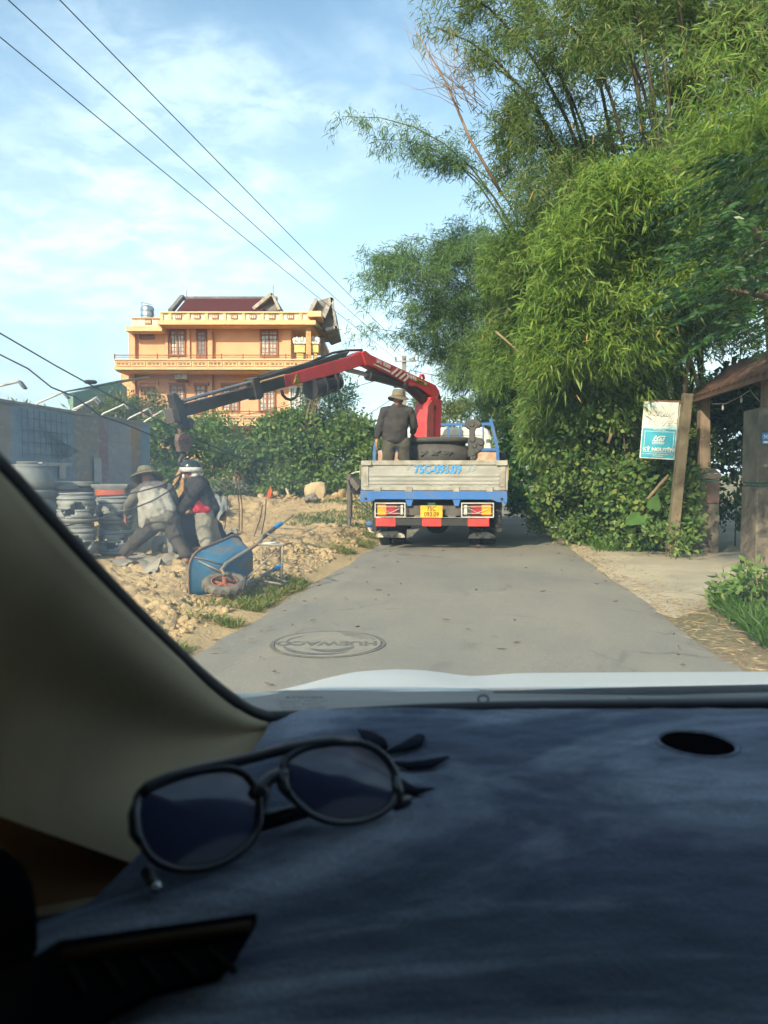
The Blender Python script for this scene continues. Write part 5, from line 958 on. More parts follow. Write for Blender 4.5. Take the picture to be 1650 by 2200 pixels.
# number plate
pl = tp('number_plate', tq(903.5, 950.5, 1086, 1111.5, -0.062, -0.055), mat('plate_yellow', (0.80, 0.42, 0.02), 0.45, scale=8, fine=0.05), bevel=0.002)
bk = mat('plate_black', (0.012, 0.011, 0.010), 0.5)
for s, v in (('75C', 1093), ('093.09', 1105)): text_mesh('plate_digits', s, 0.098, bk, MPL(TL(927, v + 0.3, -0.064)), truck, bold=0.0015, sx=0.88, ext=0.001)
tp('plate_light', tq(919, 935, 1080, 1085.5, -0.05, 0.0), mat('plate_lamp', (0.03, 0.09, 0.05), 0.3))
tp('plate_bracket', MB().bb(-0.12, 0.12, -0.05, 0.05, pl.data.vertices[0].co.z, pl.data.vertices[0].co.z + 0.12), M_CHAS)
# underrun bar
ub_ = tp('underrun_bar', tq(848, 1010, 1113, 1130, -0.058, 0.0), M_TBLK, bevel=0.004)
for u0, u1 in ((807, 850), (907, 948), (1005, 1051)): tp('red_stripe', tq(u0, u1, 1112.2, 1131.2, -0.062, 0.004), M_TRED, ub_, bevel=0.004)
st = MB(); tq(817, 1043, 1110.8, 1113, -0.085, -0.02, st); tp('tread_strip', st, mat('tread_plate', (0.42, 0.39, 0.33), 0.5, 0.5, scale=40, lo=0.4, hi=0.6), ub_)
for x in (-0.55, 0.55): tp('bar_bracket', MB().bb(x - 0.03, x + 0.03, -0.02, 0.3, 0.53, 0.78), M_CHAS)
# wheels
WY = 1.35
def wheel(x, y, r=0.39, w=0.20):
    M = Matrix.Translation((x, y, r)) @ Matrix.Rotation(R(90), 4, 'Y')
    t = tp('tyre', MB().lathe([(r * 0.55, -w / 2), (r * 0.9, -w / 2), (r * 0.985, -w * 0.40), (r, -w * 0.25), (r, w * 0.25), (r * 0.985, w * 0.40), (r * 0.9, w / 2), (r * 0.55, w / 2)], 32, M=M), M_TYRE, smooth=True, sharp=50)
    tr = MB()
    for k in range(26):
        a_ = 2 * math.pi * k / 26
        for dx in (-0.06, 0.0, 0.06): tr.box((0, 0, 0), (0.05, 0.035, 0.012), Matrix.Translation((x + dx, y, r)) @ Matrix.Rotation(a_ + dx, 4, 'X') @ Matrix.Translation((0, 0, r)))
    tp('tread', tr, M_RUBD, t)['kind'] = 'stuff'; tp('rim', MB().lathe([(r * 0.54, -w * 0.3), (r * 0.3, -w * 0.1), (r * 0.1, 0)], 20, M=M), M_GALV, t, smooth=True)
for x in (-0.90, -0.66, 0.66, 0.90): wheel(x, WY)
for x in (-0.86, 0.86): wheel(x, 5.15, 0.38, 0.22)
tp('axle', MB().tube([(-0.9, WY, 0.39), (0.9, WY, 0.39)], 0.06, 10).ell((0, WY, 0.40), (0.22, 0.2, 0.20)), M_CHAS, smooth=True)
for s, u0, u1, v in ((-1, 806, 871, 1143), (1, 1005, 1066, 1145)):
    p0, p1 = TL(u0, v, 0.95), TL(u1, v + 12, 0.95); xa, xb = min(p0.x, p1.x), max(p0.x, p1.x)
    tp('mudguard', MB().prism([Vector((xa, 0.92, p1.z)), Vector((xb, 0.92, p1.z)), Vector((xb - 0.02, 0.92, p1.z + 0.05)), Vector((xb - 0.14, 0.92, p0.z + 0.02)), Vector((xa + 0.12, 0.92, p0.z + 0.01)), Vector((xa + 0.03, 0.92, p1.z + 0.06))], (0, 0.05, 0)), mat('mudguard_white', (0.50, 0.47, 0.40), 0.6, col2=(0.10, 0.09, 0.08), scale=7, lo=0.46, hi=0.6), bevel=0.004)
    tp('mudguard_arch', MB().grid(lambda i, q: ((-1.0 + 0.4 * q) * (1 if s < 0 else -1), WY + 0.47 * math.cos(math.pi * (0.08 + 0.84 * i)), 0.40 + 0.47 * math.sin(math.pi * (0.08 + 0.84 * i))), 14, 2), M_CHAS, smooth=True)
# headboard rack
HBY = 4.3; hb = MB()
def hq(u, v, dy=0.0): return TL(u, v, HBY + dy)
tpR, tpL = hq(1055, 913), hq(818, 913)
hb.bar(hq(830, 913), hq(1056, 911), 0.05, 0.06)
for u in (830, 858, 888, 913, 938, 963, 988, 1013, 1038): hb.bar(hq(u, 914), hq(u, 965), 0.035)
hb.bar(hq(820, 966), hq(1068, 966), 0.05, 0.06)
hb.bar(hq(1054, 900), hq(1069, 965), 0.07, 0.07); hb.bar(hq(1069, 965), hq(1070, 1005), 0.075, 0.07); hb.bar(hq(818, 910), hq(805, 965), 0.07, 0.07); hb.bar(hq(805, 965), hq(804, 1005), 0.075, 0.07)
tp('headboard', hb, M_TBLUE, bevel=0.004)
tp('headboard_panel', MB().bb(hq(812, 990).x, hq(1066, 990).x, HBY + 0.01, HBY + 0.04, zt, hq(900, 967).z), mat('rusty_panel', (0.36, 0.20, 0.12), 0.8, col2=(0.45, 0.40, 0.33), scale=3))
# cab
CY = 5.35; c0, c1_ = TL(868, 918, CY), TL(1052, 918, CY); zc = c0.z
cab = MB(); prof = []
xs0, xs1 = -0.90, TL(1056, 960, CY).x
def cabring(y, top, w): return [(-w, y, 0.75), (-w, y, top - 0.22), (-w * 0.93, y, top - 0.06), (-w * 0.80, y, top), (w * 0.80, y, top), (w * 0.93, y, top - 0.06), (w, y, top - 0.22), (w, y, 0.75)]
rings = [cabring(CY, zc - 0.03, xs1), cabring(CY + 0.1, zc, xs1), cabring(CY + 1.1, zc - 0.02, xs1), cabring(CY + 1.55, zc - 0.55, xs1), cabring(CY + 1.65, 1.35, xs1)]
vs = [p for r_ in rings for p in r_]; fsx = [tuple(range(8)), tuple(range(39, 31, -1))]
for i in range(4):
    for k in range(8): fsx.append((i * 8 + k, i * 8 + (k + 1) % 8, (i + 1) * 8 + (k + 1) % 8, (i + 1) * 8 + k))
cabo = tp('cab', MB().add(vs, fsx), M_CABW, bevel=0.03); fix_normals(cabo)
tp('rear_window', MB().bb(-0.55, 0.55, CY - 0.012, CY - 0.004, zc - 0.75, zc - 0.42), mat('dark_glass', (0.05, 0.06, 0.06), 0.1), cabo)
tp('rear_seam', MB().bb(-0.82, 0.82, CY - 0.01, CY - 0.002, zc - 0.20, zc - 0.185), mat('cab_seam', (0.40, 0.38, 0.33), 0.6), cabo)
m0 = TL(1076, 985, CY + 1.2); tp('mirror', MB().bb(m0.x - 0.03, m0.x + 0.10, CY + 1.17, CY + 1.23, m0.z - 0.20, m0.z + 0.18), mat('mirror_black', (0.02, 0.022, 0.022), 0.3), bevel=0.03, seg=3)
tp('mirror_arm', MB().tube([(xs1 - 0.05, CY + 1.2, m0.z), (m0.x - 0.02, CY + 1.2, m0.z)], 0.015, 6), M_CHAS)
tp('cab_pipe', MB().tube([TL(1035, 920, 4.9), TL(1045, 928, 4.9), TL(1051, 960, 4.9), TL(1053, 985, 4.9)], 0.05, 10), M_CABW, smooth=True)
# ------------------------------------------------------------------ loader crane
CB = Vector(P(931, 1020, 15.9)); TIPP = P(385, 885, 10.9)
ex = Vector((TIPP.x - CB.x, TIPP.y - CB.y, 0)).normalized(); en = Vector((-ex.y, ex.x, 0))
if en.y > 0: en = -en                           # en points to the lens side
def PBm(u, v, off=0.0):                         # sight line meets the vertical plane of the boom
    r = ray(u, v); c = Vector((CB.x, CB.y, 0)) + en * off; k = c.dot(en) / (r.x * en.x + r.y * en.y); return Vector((0, 0, HC)) + r * k
crane = thing('loader_crane', (CB.x, CB.y, 0.7), 'red knuckle-boom crane reaching out over the clay lot', 'crane')
M_CRED = mat('crane_red', (0.50, 0.045, 0.048), 0.45, col2=(0.33, 0.055, 0.05), scale=3.5, lo=0.46, hi=0.72, spec=0.45, fine=0.10); M_CBLK = mat('crane_black', (0.028, 0.027, 0.026), 0.45, col2=(0.05, 0.045, 0.04), scale=4, spec=0.5)
M_CROD = mat('crane_chrome', (0.55, 0.56, 0.57), 0.25, 0.9); M_CW = mat('crane_white', (0.72, 0.68, 0.60), 0.5)
def boom(name, px, th, m, off=0.0, parent=None, bevel=0.012):
    o = MB().prism([PBm(u, v, off + th / 2) for u, v in px], -en * th).build(name, m, parent or crane, bevel=bevel); return o
cbz = TL(930, 1000, 4.75)
MB().bar(TM @ Vector((0.32, 4.78, 0.72)), TM @ Vector((0.32, 4.78, 1.5)), 0.55, 0.55, (0, 1, 0)).build('base', M_CRED, crane, bevel=0.03)
boom('column', [(915, 1000), (915, 905), (917, 872), (926, 853), (944, 855), (950, 862), (948, 900), (946, 1000)], 0.30, M_CRED)
boom('column_face', [(916, 960), (917, 905), (920, 870), (929, 858), (933, 868), (931, 960)], 0.33, mat('crane_red_dull', (0.42, 0.09, 0.08), 0.6))
inner = boom('inner_boom', [(778, 756), (786, 753), (797, 762), (936, 827), (943, 838), (949, 856), (944, 863), (935, 858), (925, 850), (905, 836), (893, 830), (878, 830), (868, 822), (842, 808), (815, 796), (796, 786), (786, 784)], 0.24, M_CRED)
def bstrip(px, m, name, off=0.128, parent=None): return MB().prism([PBm(u, v, off) for u, v in px], en * 0.003).build(name, m, parent or inner)
for k in range(4): u = 840 + k * 8.5; v = 803 + k * 5.0; bstrip([(u, v), (u + 3.6, v + 2), (u + 17 - 0.5, v - 11 + 1.2), (u + 13.5, v - 12.5)], M_CW, 'white_stripe')
bstrip([(803, 781), (804, 784), (838, 801), (840, 798)], M_CW, 'white_stripe')
def btext(s, u, v, u2, v2, size, m, off=0.129, **k):
    a, b = PBm(u, v, off), PBm(u2, v2, off); r_ = (b - a).normalized(); upv = r_.cross(-en) if r_.cross(-en).z > 0 else en.cross(r_); return text_mesh('boom_lettering', s, size, m, facing((a + b) / 2, r_, upv), crane, **k)
btext('SPK 8500', 808, 774, 840, 790, 0.11, M_CW, bold=0.001); btext('SANY', 876, 807, 893, 815, 0.12, M_CW, bold=0.002)
bstrip([(893, 812), (917, 823), (916, 829), (892, 818)], mat('badge_yellow', (0.62, 0.45, 0.05), 0.5), 'badge'); btext('PALFINGER', 894, 816, 914, 825, 0.05, bk, off=0.134, bold=0.001)
MB().tube([PBm(902, 812), PBm(904, 806), PBm(909, 806), PBm(911, 815)], 0.03, 8).build('lifting_eye', M_CRED, crane, smooth=True)
for u, v in ((944, 853), (875, 826), (934, 875)): c = PBm(u, v, 0.16); MB().tube([c, c - en * 0.32], 0.05, 12).build('pivot_pin', M_CBLK, crane, smooth=True, sharp=40)
# cylinders
def cyl(name, a, b, r, m, off=0.0): return MB().tube([PBm(*a, off), PBm(*b, off)], r, 14).build(name, m, crane, smooth=True, sharp=40)
cyl('lift_cylinder', (876, 829), (908, 858), 0.105, M_CBLK); cyl('lift_rod', (906, 856), (927, 877), 0.05, M_CBLK)
cyl('knuckle_cylinder', (795, 807), (872, 828), 0.085, M_CBLK); cyl('knuckle_rod', (745, 794), (796, 807), 0.045, M_CROD)
cyl('cylinder_head', (790, 806), (802, 809), 0.10, M_CBLK)
# outer boom (red) and telescopic extensions (black)
outer = boom('outer_boom', [(787, 753), (784, 776), (779, 784), (768, 789), (720, 804), (615, 832), (611, 806), (700, 780), (750, 767), (772, 757)], 0.20, M_CRED)
boom('boom_top_channel', [(610, 806), (560, 818), (556, 812), (640, 785), (690, 773), (740, 757), (752, 755), (744, 766), (700, 779)], 0.17, M_CBLK)
boom('extension', [(614, 806.5), (618, 830), (560, 848), (556, 820)], 0.17, M_CBLK); boom('extension', [(560, 826), (563, 849), (400, 895), (396, 868)], 0.14, M_CBLK)
boom('extension_collar', [(543, 813), (558, 809), (562, 830), (568, 852), (560, 858), (552, 858), (548, 836)], 0.21, M_CBLK)
cyl('extension_rod', (392, 862), (548, 818), 0.028, M_CROD); cyl('extension_cylinder', (556, 812), (700, 774), 0.05, M_CBLK, -0.02)
cyl('hose', (560, 820), (612, 806), 0.016, mat('hose_tan', (0.45, 0.30, 0.16), 0.6), 0.12)
for off in (0.03, -0.05): MB().tube([PBm(640, 790, off), PBm(680, 772, off), PBm(715, 758, off), PBm(745, 753, off), PBm(778, 752, off)], 0.022, 8).build('hydraulic_hose', M_CBLK, crane, smooth=True)
pts = [PBm(605, 838, 0.05), PBm(607, 848, 0.05), PBm(614, 856, 0.05), PBm(624, 859, 0.05), PBm(634, 855, 0.05), PBm(640, 845, 0.05), PBm(641, 832, 0.05)]
MB().tube(pts, 0.026, 8).build('looped_hose', M_CBLK, crane, smooth=True)
# warning triangle
wtr = [(637, 802), (645, 822), (630, 824)]; cw = ((637 + 645 + 630) / 3, (802 + 822 + 824) / 3)
bstrip([(cw[0] + (u - cw[0]) * 1.12, cw[1] + (v - cw[1]) * 1.12) for u, v in wtr], mat('warning_yellow', (0.62, 0.42, 0.03), 0.5), 'warning_sign', 0.105, outer)
bstrip([(cw[0] + (u - cw[0]) * 1.0, cw[1] + (v - cw[1]) * 1.0) for u, v in wtr], bk, 'warning_border', 0.109, outer); bstrip([(cw[0] + (u - cw[0]) * 0.78, cw[1] + (v - cw[1]) * 0.78) for u, v in wtr], mat('warning_yellow', (0.62, 0.42, 0.03), 0.5), 'warning_face', 0.113, outer)
bstrip([(636.2, 808), (638, 808), (638.6, 817), (636.6, 817)], bk, 'warning_mark', 0.117, outer); bstrip([(634, 818), (641, 817), (641, 819), (634, 820)], bk, 'warning_mark', 0.117, outer)
# winch under the outer boom
wd = (PBm(722, 815) - PBm(672, 828)).normalized()
MB().tube([PBm(668, 835), PBm(690, 829)], 0.155, 18).build('winch_drum', M_CBLK, crane, smooth=True, sharp=40); MB().tube([PBm(690, 829), PBm(716, 822)], 0.135, 18).build('winch_motor', mat('winch_black', (0.02, 0.02, 0.02), 0.5), crane, smooth=True, sharp=40)
for u, v, r_ in ((668, 835, 0.19), (690, 829, 0.19), (714, 822, 0.18), (724, 820, 0.15)): c = PBm(u, v); MB().tube([c - wd * 0.02, c + wd * 0.02], r_, 18).build('winch_flange', M_CBLK, crane, smooth=True, sharp=40)
boom('winch_bracket', [(674, 815), (722, 800), (724, 812), (676, 826)], 0.12, M_CBLK)
# boom tip, swivel, hook block
boom('tip_plate', [(371, 847), (378, 843), (396, 866), (402, 892), (394, 905), (380, 885)], 0.16, M_CBLK); boom('tip_head', [(369, 878), (383, 876), (390, 905), (375, 910)], 0.20, mat('tip_grey', (0.10, 0.085, 0.075), 0.7))
boom('tip_lug', [(390, 892), (402, 890), (407, 915), (402, 924), (392, 922)], 0.12, M_CBLK); boom('tip_ear', [(404, 900), (412, 897), (417, 903), (416, 920), (409, 924), (408, 912)], 0.08, mat('tip_grey', (0.10, 0.085, 0.075), 0.7))
hc = PBm(397, 930); MB().tube([PBm(385, 912), PBm(387, 925), PBm(391, 934)], 0.035, 8).build('swivel', mat('rust_steel', (0.20, 0.13, 0.10), 0.75), crane, smooth=True)
hbk = boom('hook_block', [(386, 933), (398, 928), (414, 943), (413, 952), (407, 970), (388, 971), (384, 957), (382, 946)], 0.10, mat('block_brown', (0.17, 0.105, 0.09), 0.7, col2=(0.10, 0.07, 0.06), scale=8))
for u, v in ((391, 944), (403, 943), (402, 952), (401, 961), (390, 960)): c = PBm(u, v, 0.055); MB().tube([c, c + en * 0.018], 0.016, 8).build('block_bolt', mat('bolt_dark', (0.06, 0.05, 0.05), 0.5), hbk)
hk = [PBm(396, 970), PBm(394, 978), PBm(389, 984), PBm(386, 990), PBm(387, 996), PBm(392, 999), PBm(398, 997), PBm(401, 991)]
MB().tube(hk, [0.03, 0.034, 0.032, 0.036, 0.038, 0.036, 0.028, 0.012], 10).build('hook', mat('hook_steel', (0.07, 0.06, 0.055), 0.5, 0.4), crane, smooth=True)
# stabiliser leg
sg0 = P(751, 1145, 15.5); sg1 = P(751, 1018, 15.5)
MB().tube([P(751, 1112, 15.5), Vector((sg0.x, sg0.y, 0.09))], 0.042, 12).build('stabiliser_rod', M_CROD, crane, smooth=True, sharp=40); MB().tube([sg1, P(751, 1112, 15.5)], 0.062, 14).build('stabiliser_cylinder', mat('stabiliser_grey', (0.12, 0.105, 0.09), 0.6), crane, smooth=True, sharp=40)
MB().lathe([(0.10, 0), (0.10, 0.02), (0.05, 0.035)], 14, (sg0.x, sg0.y, float(dirt_h(sg0.x, sg0.y)) + 0.0)).build('stabiliser_foot', M_CBLK, crane)
MB().bar(P(752, 1055, 15.5), TM @ Vector((-0.3, 4.6, 0.72)), 0.14, 0.12).build('stabiliser_beam', M_CBLK, crane); MB().bar(P(757, 1030, 15.5), P(774, 1050, 15.4), 0.16, 0.12).build('stabiliser_box', mat('stabiliser_grey', (0.12, 0.105, 0.09), 0.6), crane)
MB().tube([P(752, 1022, 15.5), P(757, 1017, 15.5), P(766, 1014, 15.4), P(773, 1014, 15.3)], 0.016, 6).build('stabiliser_hose', mat('hose_pale', (0.5, 0.48, 0.43), 0.6), crane, smooth=True)
MB().tube([P(748, 1030, 15.4), P(752, 1052, 15.4), P(768, 1072, 15.3), P(790, 1092, 15.2)], 0.014, 6).build('stabiliser_hose', M_CBLK, crane, smooth=True)
# ------------------------------------------------------------------ cement bonsai pot and its stands on the bed
M_POT = mat('dark_cement', (0.052, 0.052, 0.050), 0.75, col2=(0.075, 0.072, 0.068), scale=3, bmp=0.15)
PY = 1.75; pc_ = TL(940, 965, PY); zb = zt
rx = TL(1012, 965, PY).x - pc_.x
pot = thing('bonsai_pot', TM @ Vector((pc_.x, PY, zb)), 'large dark oval bonsai pot with raised characters on the truck bed', 'planter', rz=-HEAD)
hh = TL(940, 941, PY).z - zb
def pp_(r, z): return (r * rx, z * hh)
MB().lathe([pp_(0.55, 0.10), pp_(0.70, 0.30), pp_(0.86, 0.45), pp_(0.98, 0.58), pp_(1.03, 0.67), pp_(1.0, 0.75), pp_(0.90, 0.81), pp_(0.84, 0.84), pp_(0.84, 0.885), pp_(1.02, 0.91), pp_(1.06, 0.94), pp_(1.05, 0.985), pp_(1.02, 1.0), pp_(0.90, 1.0), pp_(0.82, 0.92), pp_(0.78, 0.55), pp_(0.3, 0.45), pp_(0.02, 0.45)], 40, sy=0.62).build('body', M_POT, pot, smooth=True, sharp=50, world=False)
for k in range(6): q = -math.pi / 2 + (k - 2.5) * 1.05; MB().ell((0.72 * rx * math.cos(q), 0.62 * 0.72 * rx * math.sin(q), 0.05 * hh), (0.09, 0.07, 0.06 * hh + 0.01), nu=8, nv=6).build('foot', M_POT, pot, smooth=True, world=False)
for k, x in enumerate((-0.36, -0.02, 0.34)):
    mb = MB(); y_ = -0.62 * rx * math.sqrt(max(0.05, 1 - (x) ** 2)) * 1.02; cx_ = x * rx; cz = hh * 0.69
    for j in range(5):
        a_ = random.uniform(-0.06, 0.06); mb.bar((cx_ + random.uniform(-0.08, 0.02), y_ - 0.005, cz + random.uniform(-0.05, 0.05)), (cx_ + random.uniform(-0.02, 0.08), y_ - 0.005, cz + random.uniform(-0.05, 0.05)), 0.026, 0.045, (0, 1, 0))
    mb.build('raised_character', M_POT, pot, world=False, bevel=0.006)
for s in (-1, 1):
    mb = MB(); mb.tube([(s * rx * 0.98, -0.05, hh * 0.50), (s * rx * 1.12, -0.06, hh * 0.62), (s * rx * 1.10, -0.06, hh * 0.80), (s * rx * 0.98, -0.05, hh * 0.92)], 0.05, 10); mb.ell((s * rx * 1.05, -0.05, hh * 0.35), (0.13, 0.08, 0.12)); mb.build('handle', M_POT, pot, smooth=True, world=False)
def scroll(name, px, y, th, label):
    p0 = TL(px[0][0], px[0][1], y); t = thing(name, TM @ Vector((p0.x, y, zb)), label, 'pot stand')
    o = MB().prism([TM @ TL(u, v, y) for u, v in px], FW * th).build('scroll_body', M_POT, t, bevel=0.02, seg=3); return t
s1 = scroll('scroll_stand', [(998, 912), (1003, 903), (1014, 900), (1026, 902), (1034, 907), (1035, 914), (1030, 919), (1023, 920), (1021, 926), (1021, 938), (1028, 940), (1038, 942), (1042, 950), (1039, 962), (1030, 972), (1016, 980), (1008, 984), (1004, 974), (1007, 962), (1004, 950), (1008, 938), (1008, 922), (1001, 919)], 1.15, 0.16, 'dark scroll-shaped pot foot stood upright beside the bonsai pot')
for u, v, r_ in ((1013, 911, 7), (1029, 911, 5), (1015, 944, 7), (1033, 951, 7), (1019, 957, 6), (1024, 968, 6)):
    c = TM @ TL(u, v, 1.15); MB().tube([c - FW * 0.004, c - FW * 0.022], [r_ * 0.0078, r_ * 0.006], 14).build('boss', M_POT, s1, smooth=True, sharp=40)
s2 = scroll('scroll_stand', [(868, 990), (866, 975), (872, 962), (884, 960), (888, 968), (886, 985), (880, 990)], 1.5, 0.18, 'dark pot foot lying against the standing man')
# ------------------------------------------------------------------ wooden crate board behind the pot
a, b_ = TL(1010, 974, 3.0), TL(1062, 985, 3.0); tag(MB().prism([TM @ Vector((a.x, 3.0, zb)), TM @ Vector((b_.x + 0.03, 3.0, zb)), TM @ Vector((b_.x + 0.03, 3.0, a.z + 0.02)), TM @ Vector((a.x, 3.0, a.z - 0.1))], FW * 0.9).build('plywood_box', mat('stained_ply', (0.40, 0.25, 0.16), 0.85, col2=(0.52, 0.46, 0.36), scale=3)), 'rust-stained plywood box in the corner of the truck bed', 'box')
# ------------------------------------------------------------------ people
def flesh(name, mb, m, parent, vox=0.012, it=6, wrinkle=0.0, wsize=0.10):
    o = mb.build(name, m, parent, smooth=True)
    r_ = o.modifiers.new('join', 'REMESH'); r_.mode = 'VOXEL'; r_.voxel_size = vox; r_.use_smooth_shade = True
    if wrinkle:
        tx = bpy.data.textures.new('wrinkle', 'CLOUDS'); tx.noise_scale = wsize; tx.noise_depth = 2
        d = o.modifiers.new('folds', 'DISPLACE'); d.texture = tx; d.strength = wrinkle; d.mid_level = 0.5; d.texture_coords = 'GLOBAL'
    s = o.modifiers.new('soft', 'SMOOTH'); s.factor = 0.5; s.iterations = it
    return o
M_SKIN = mat('skin', (0.36, 0.175, 0.105), 0.55, scale=9, spec=0.4, fine=0.05)
def cloth(name, col, col2=None, sc=6): return mat(name, col, 0.92, col2=col2, scale=sc, bmp=0.5, bscale=9, spec=0.12)
def chain(mb, pts, rad, w=1.0, side=None):
    for i in range(len(pts) - 1): mb.cap(pts[i], pts[i + 1], rad[i], rad[i + 1], w, side)
    return mb
def hand(mb, wrist, tip_dir, palm_n, s=1.0):
    w = Vector(wrist); d = Vector(tip_dir).normalized(); n_ = Vector(palm_n); n_ = (n_ - d * n_.dot(d)).normalized(); sd_ = d.cross(n_)
    mb.cap(w, w + d * 0.075 * s, 0.022 * s, 0.024 * s, 1.6, sd_)
    for k, ln in enumerate((0.068, 0.078, 0.073, 0.058)):
        a = w + d * 0.085 * s + sd_ * (k - 1.5) * 0.021 * s; b = a + d * ln * 0.55 * s + n_ * 0.012 * s; c = b + d * ln * 0.32 * s + n_ * 0.030 * s
        mb.cap(a, b, 0.0095 * s, 0.009 * s, n=6); mb.cap(b, c, 0.009 * s, 0.007 * s, n=6)
    t0 = w + d * 0.03 * s - sd_ * 0.034 * s; mb.cap(t0, t0 + d * 0.035 * s - sd_ * 0.028 * s + n_ * 0.01 * s, 0.012 * s, 0.010 * s, n=6)
def head(mb, c, fwd, up, s=1.0):
    f = Vector(fwd).normalized(); u_ = Vector(up); u_ = (u_ - f * u_.dot(f)).normalized(); r_ = f.cross(u_); Mx = Matrix((r_, f, u_)).transposed(); c = Vector(c)
    mb.ell(c + u_ * 0.025 * s, (0.078 * s, 0.098 * s, 0.105 * s), Mx, 16, 12); mb.ell(c + f * 0.035 * s - u_ * 0.055 * s, (0.058 * s, 0.062 * s, 0.070 * s), Mx)
    mb.cap(c + f * 0.095 * s + u_ * 0.015 * s, c + f * 0.112 * s - u_ * 0.022 * s, 0.010 * s, 0.014 * s, n=8)
    mb.cap(c + f * 0.080 * s - u_ * 0.062 * s - r_ * 0.02 * s, c + f * 0.080 * s - u_ * 0.062 * s + r_ * 0.02 * s, 0.010 * s, 0.010 * s, n=6)
    for k in (-1, 1): mb.ell(c + r_ * k * 0.080 * s - u_ * 0.005 * s, (0.012 * s, 0.022 * s, 0.033 * s), Mx, 8, 6); mb.ell(c + f * 0.080 * s + r_ * k * 0.032 * s + u_ * 0.030 * s, (0.014 * s, 0.012 * s, 0.008 * s), Mx, 6, 5)
    return f, u_, r_, Mx
def hat(parent, c, fwd, up, crown_r, crown_h, brim_r, m, droop=0.02, tilt=0.0):
    f = Vector(fwd).normalized(); u_ = Vector(up); u_ = (u_ - f * u_.dot(f)).normalized(); r_ = f.cross(u_); Mx = Matrix((r_, f, u_)).transposed().to_4x4(); Mx.translation = Vector(c)
    mb = MB(); mb.lathe([(0.001, crown_h), (crown_r * 0.75, crown_h * 0.985), (crown_r * 0.93, crown_h * 0.86), (crown_r, crown_h * 0.4), (crown_r * 1.06, 0.0), (brim_r * 0.8, -0.012), (brim_r, -0.012 - droop), (brim_r * 0.99, -0.02 - droop), (crown_r * 1.0, -0.015), (crown_r * 0.9, crown_h * 0.5)], 28, M=Mx, sy=1.12)
    for i in range(len(mb.v)):
        p = Vector(mb.v[i]); q = Mx.inverted() @ p; rr = math.hypot(q.x, q.y)
        if rr > crown_r * 1.1: q.z += 0.022 * math.sin(math.atan2(q.y, q.x) * 2 + tilt) * (rr / brim_r); mb.v[i] = tuple(Mx @ q)
    o = mb.build('hat', m, parent, smooth=True, sharp=60); fix_normals(o)
    bnd = MB().tube([Mx @ Vector((crown_r * 1.05 * math.cos(a_ * 0.2618), crown_r * 1.05 * 1.12 * math.sin(a_ * 0.2618), 0.012)) for a_ in range(24)], 0.008, 6, closed=True).build('hat_band', mat(m.name + '_band', (0.16, 0.13, 0.085), 0.9), o, smooth=True)
    return o
# --- the man standing on the truck bed, seen from behind
dM = 12.85; q = lambda u, v, dd=0.0: P(u, v, dM + dd)
man = thing('person', (q(848, 1000).x, dM, zt), 'person in dark jacket and beige sun hat standing on the truck bed', 'person')
hipz = 1.0
fw_ = Vector((0.25, 0.97, 0)); hd_c = q(856, 861); body = MB(); head(body, hd_c, fw_, UP)
shL, shR = q(826, 884), q(880, 884); wa = q(850, 935); el_l, ha_l = q(814, 922, -0.03), q(809, 950, -0.06); el_r, ha_r = q(890, 915, 0.08), q(886, 935, 0.30)
body.cap(q(855, 870), q(853, 886), 0.058, 0.066); body.cap(q(853, 893), wa, 0.15, 0.14, 1.25, RT); chain(body, [shL, el_l, ha_l], [0.055, 0.045, 0.032]); chain(body, [shR, el_r, ha_r], [0.055, 0.045, 0.032])
hand(body, ha_l, (-0.05, 0.0, -1), (0.9, 0.2, 0)); hand(body, ha_r, (0, 0.9, -0.4), (0, -0.2, -1))
hl, hr = q(836, 952), q(868, 952); fl, fr_ = Vector((hl.x - 0.03, dM - 0.02, zt + 0.06)), Vector((hr.x + 0.05, dM + 0.1, zt + 0.06)); kl, kr = hl.lerp(fl, 0.5) + Vector((0, 0.03, 0)), hr.lerp(fr_, 0.5) + Vector((0, 0.03, 0))
chain(body, [hl, kl, fl], [0.085, 0.06, 0.045]); chain(body, [hr, kr, fr_], [0.085, 0.06, 0.045])
for f_ in (fl, fr_): body.cap(f_ + Vector((0, -0.02, -0.03)), f_ + Vector((0.02, 0.17, -0.035)), 0.035, 0.03)
flesh('body', body, M_SKIN, man, 0.010, 4)
jk = MB(); jk.cap(q(853, 892), q(850, 915), 0.165, 0.172, 1.32, RT); jk.cap(q(850, 912), q(847, 938), 0.172, 0.175, 1.30, RT); chain(jk, [q(836, 884), shL, el_l, q(810, 938, -0.05)], [0.085, 0.085, 0.072, 0.058]); chain(jk, [q(870, 884), shR, el_r, q(887, 927, 0.2)], [0.085, 0.085, 0.072, 0.06]); jk.cap(q(836, 880), q(872, 880), 0.07, 0.07)
jk.cap(q(846, 874, 0.02), q(864, 874, 0.02), 0.055, 0.055)
flesh('jacket', jk, cloth('charcoal_jacket', (0.040, 0.037, 0.037), (0.062, 0.055, 0.050), 5), man, 0.013, 3, 0.035, 0.09)
col_ = MB(); col_.tube([q(845, 874, -0.05), q(856, 872, -0.09), q(867, 873, -0.05), q(866, 872, 0.06), q(846, 872, 0.06)], 0.022, 6, closed=True, flat=1.6); flesh('collar', col_, MATS['charcoal_jacket'], man, 0.008, 2)
tr = MB(); tr.cap(hl, hr, 0.115, 0.115, 1.0); chain(tr, [hl, kl, fl + Vector((0, 0, 0.06))], [0.125, 0.105, 0.085]); chain(tr, [hr, kr, fr_ + Vector((0, 0, 0.06))], [0.125, 0.105, 0.085])
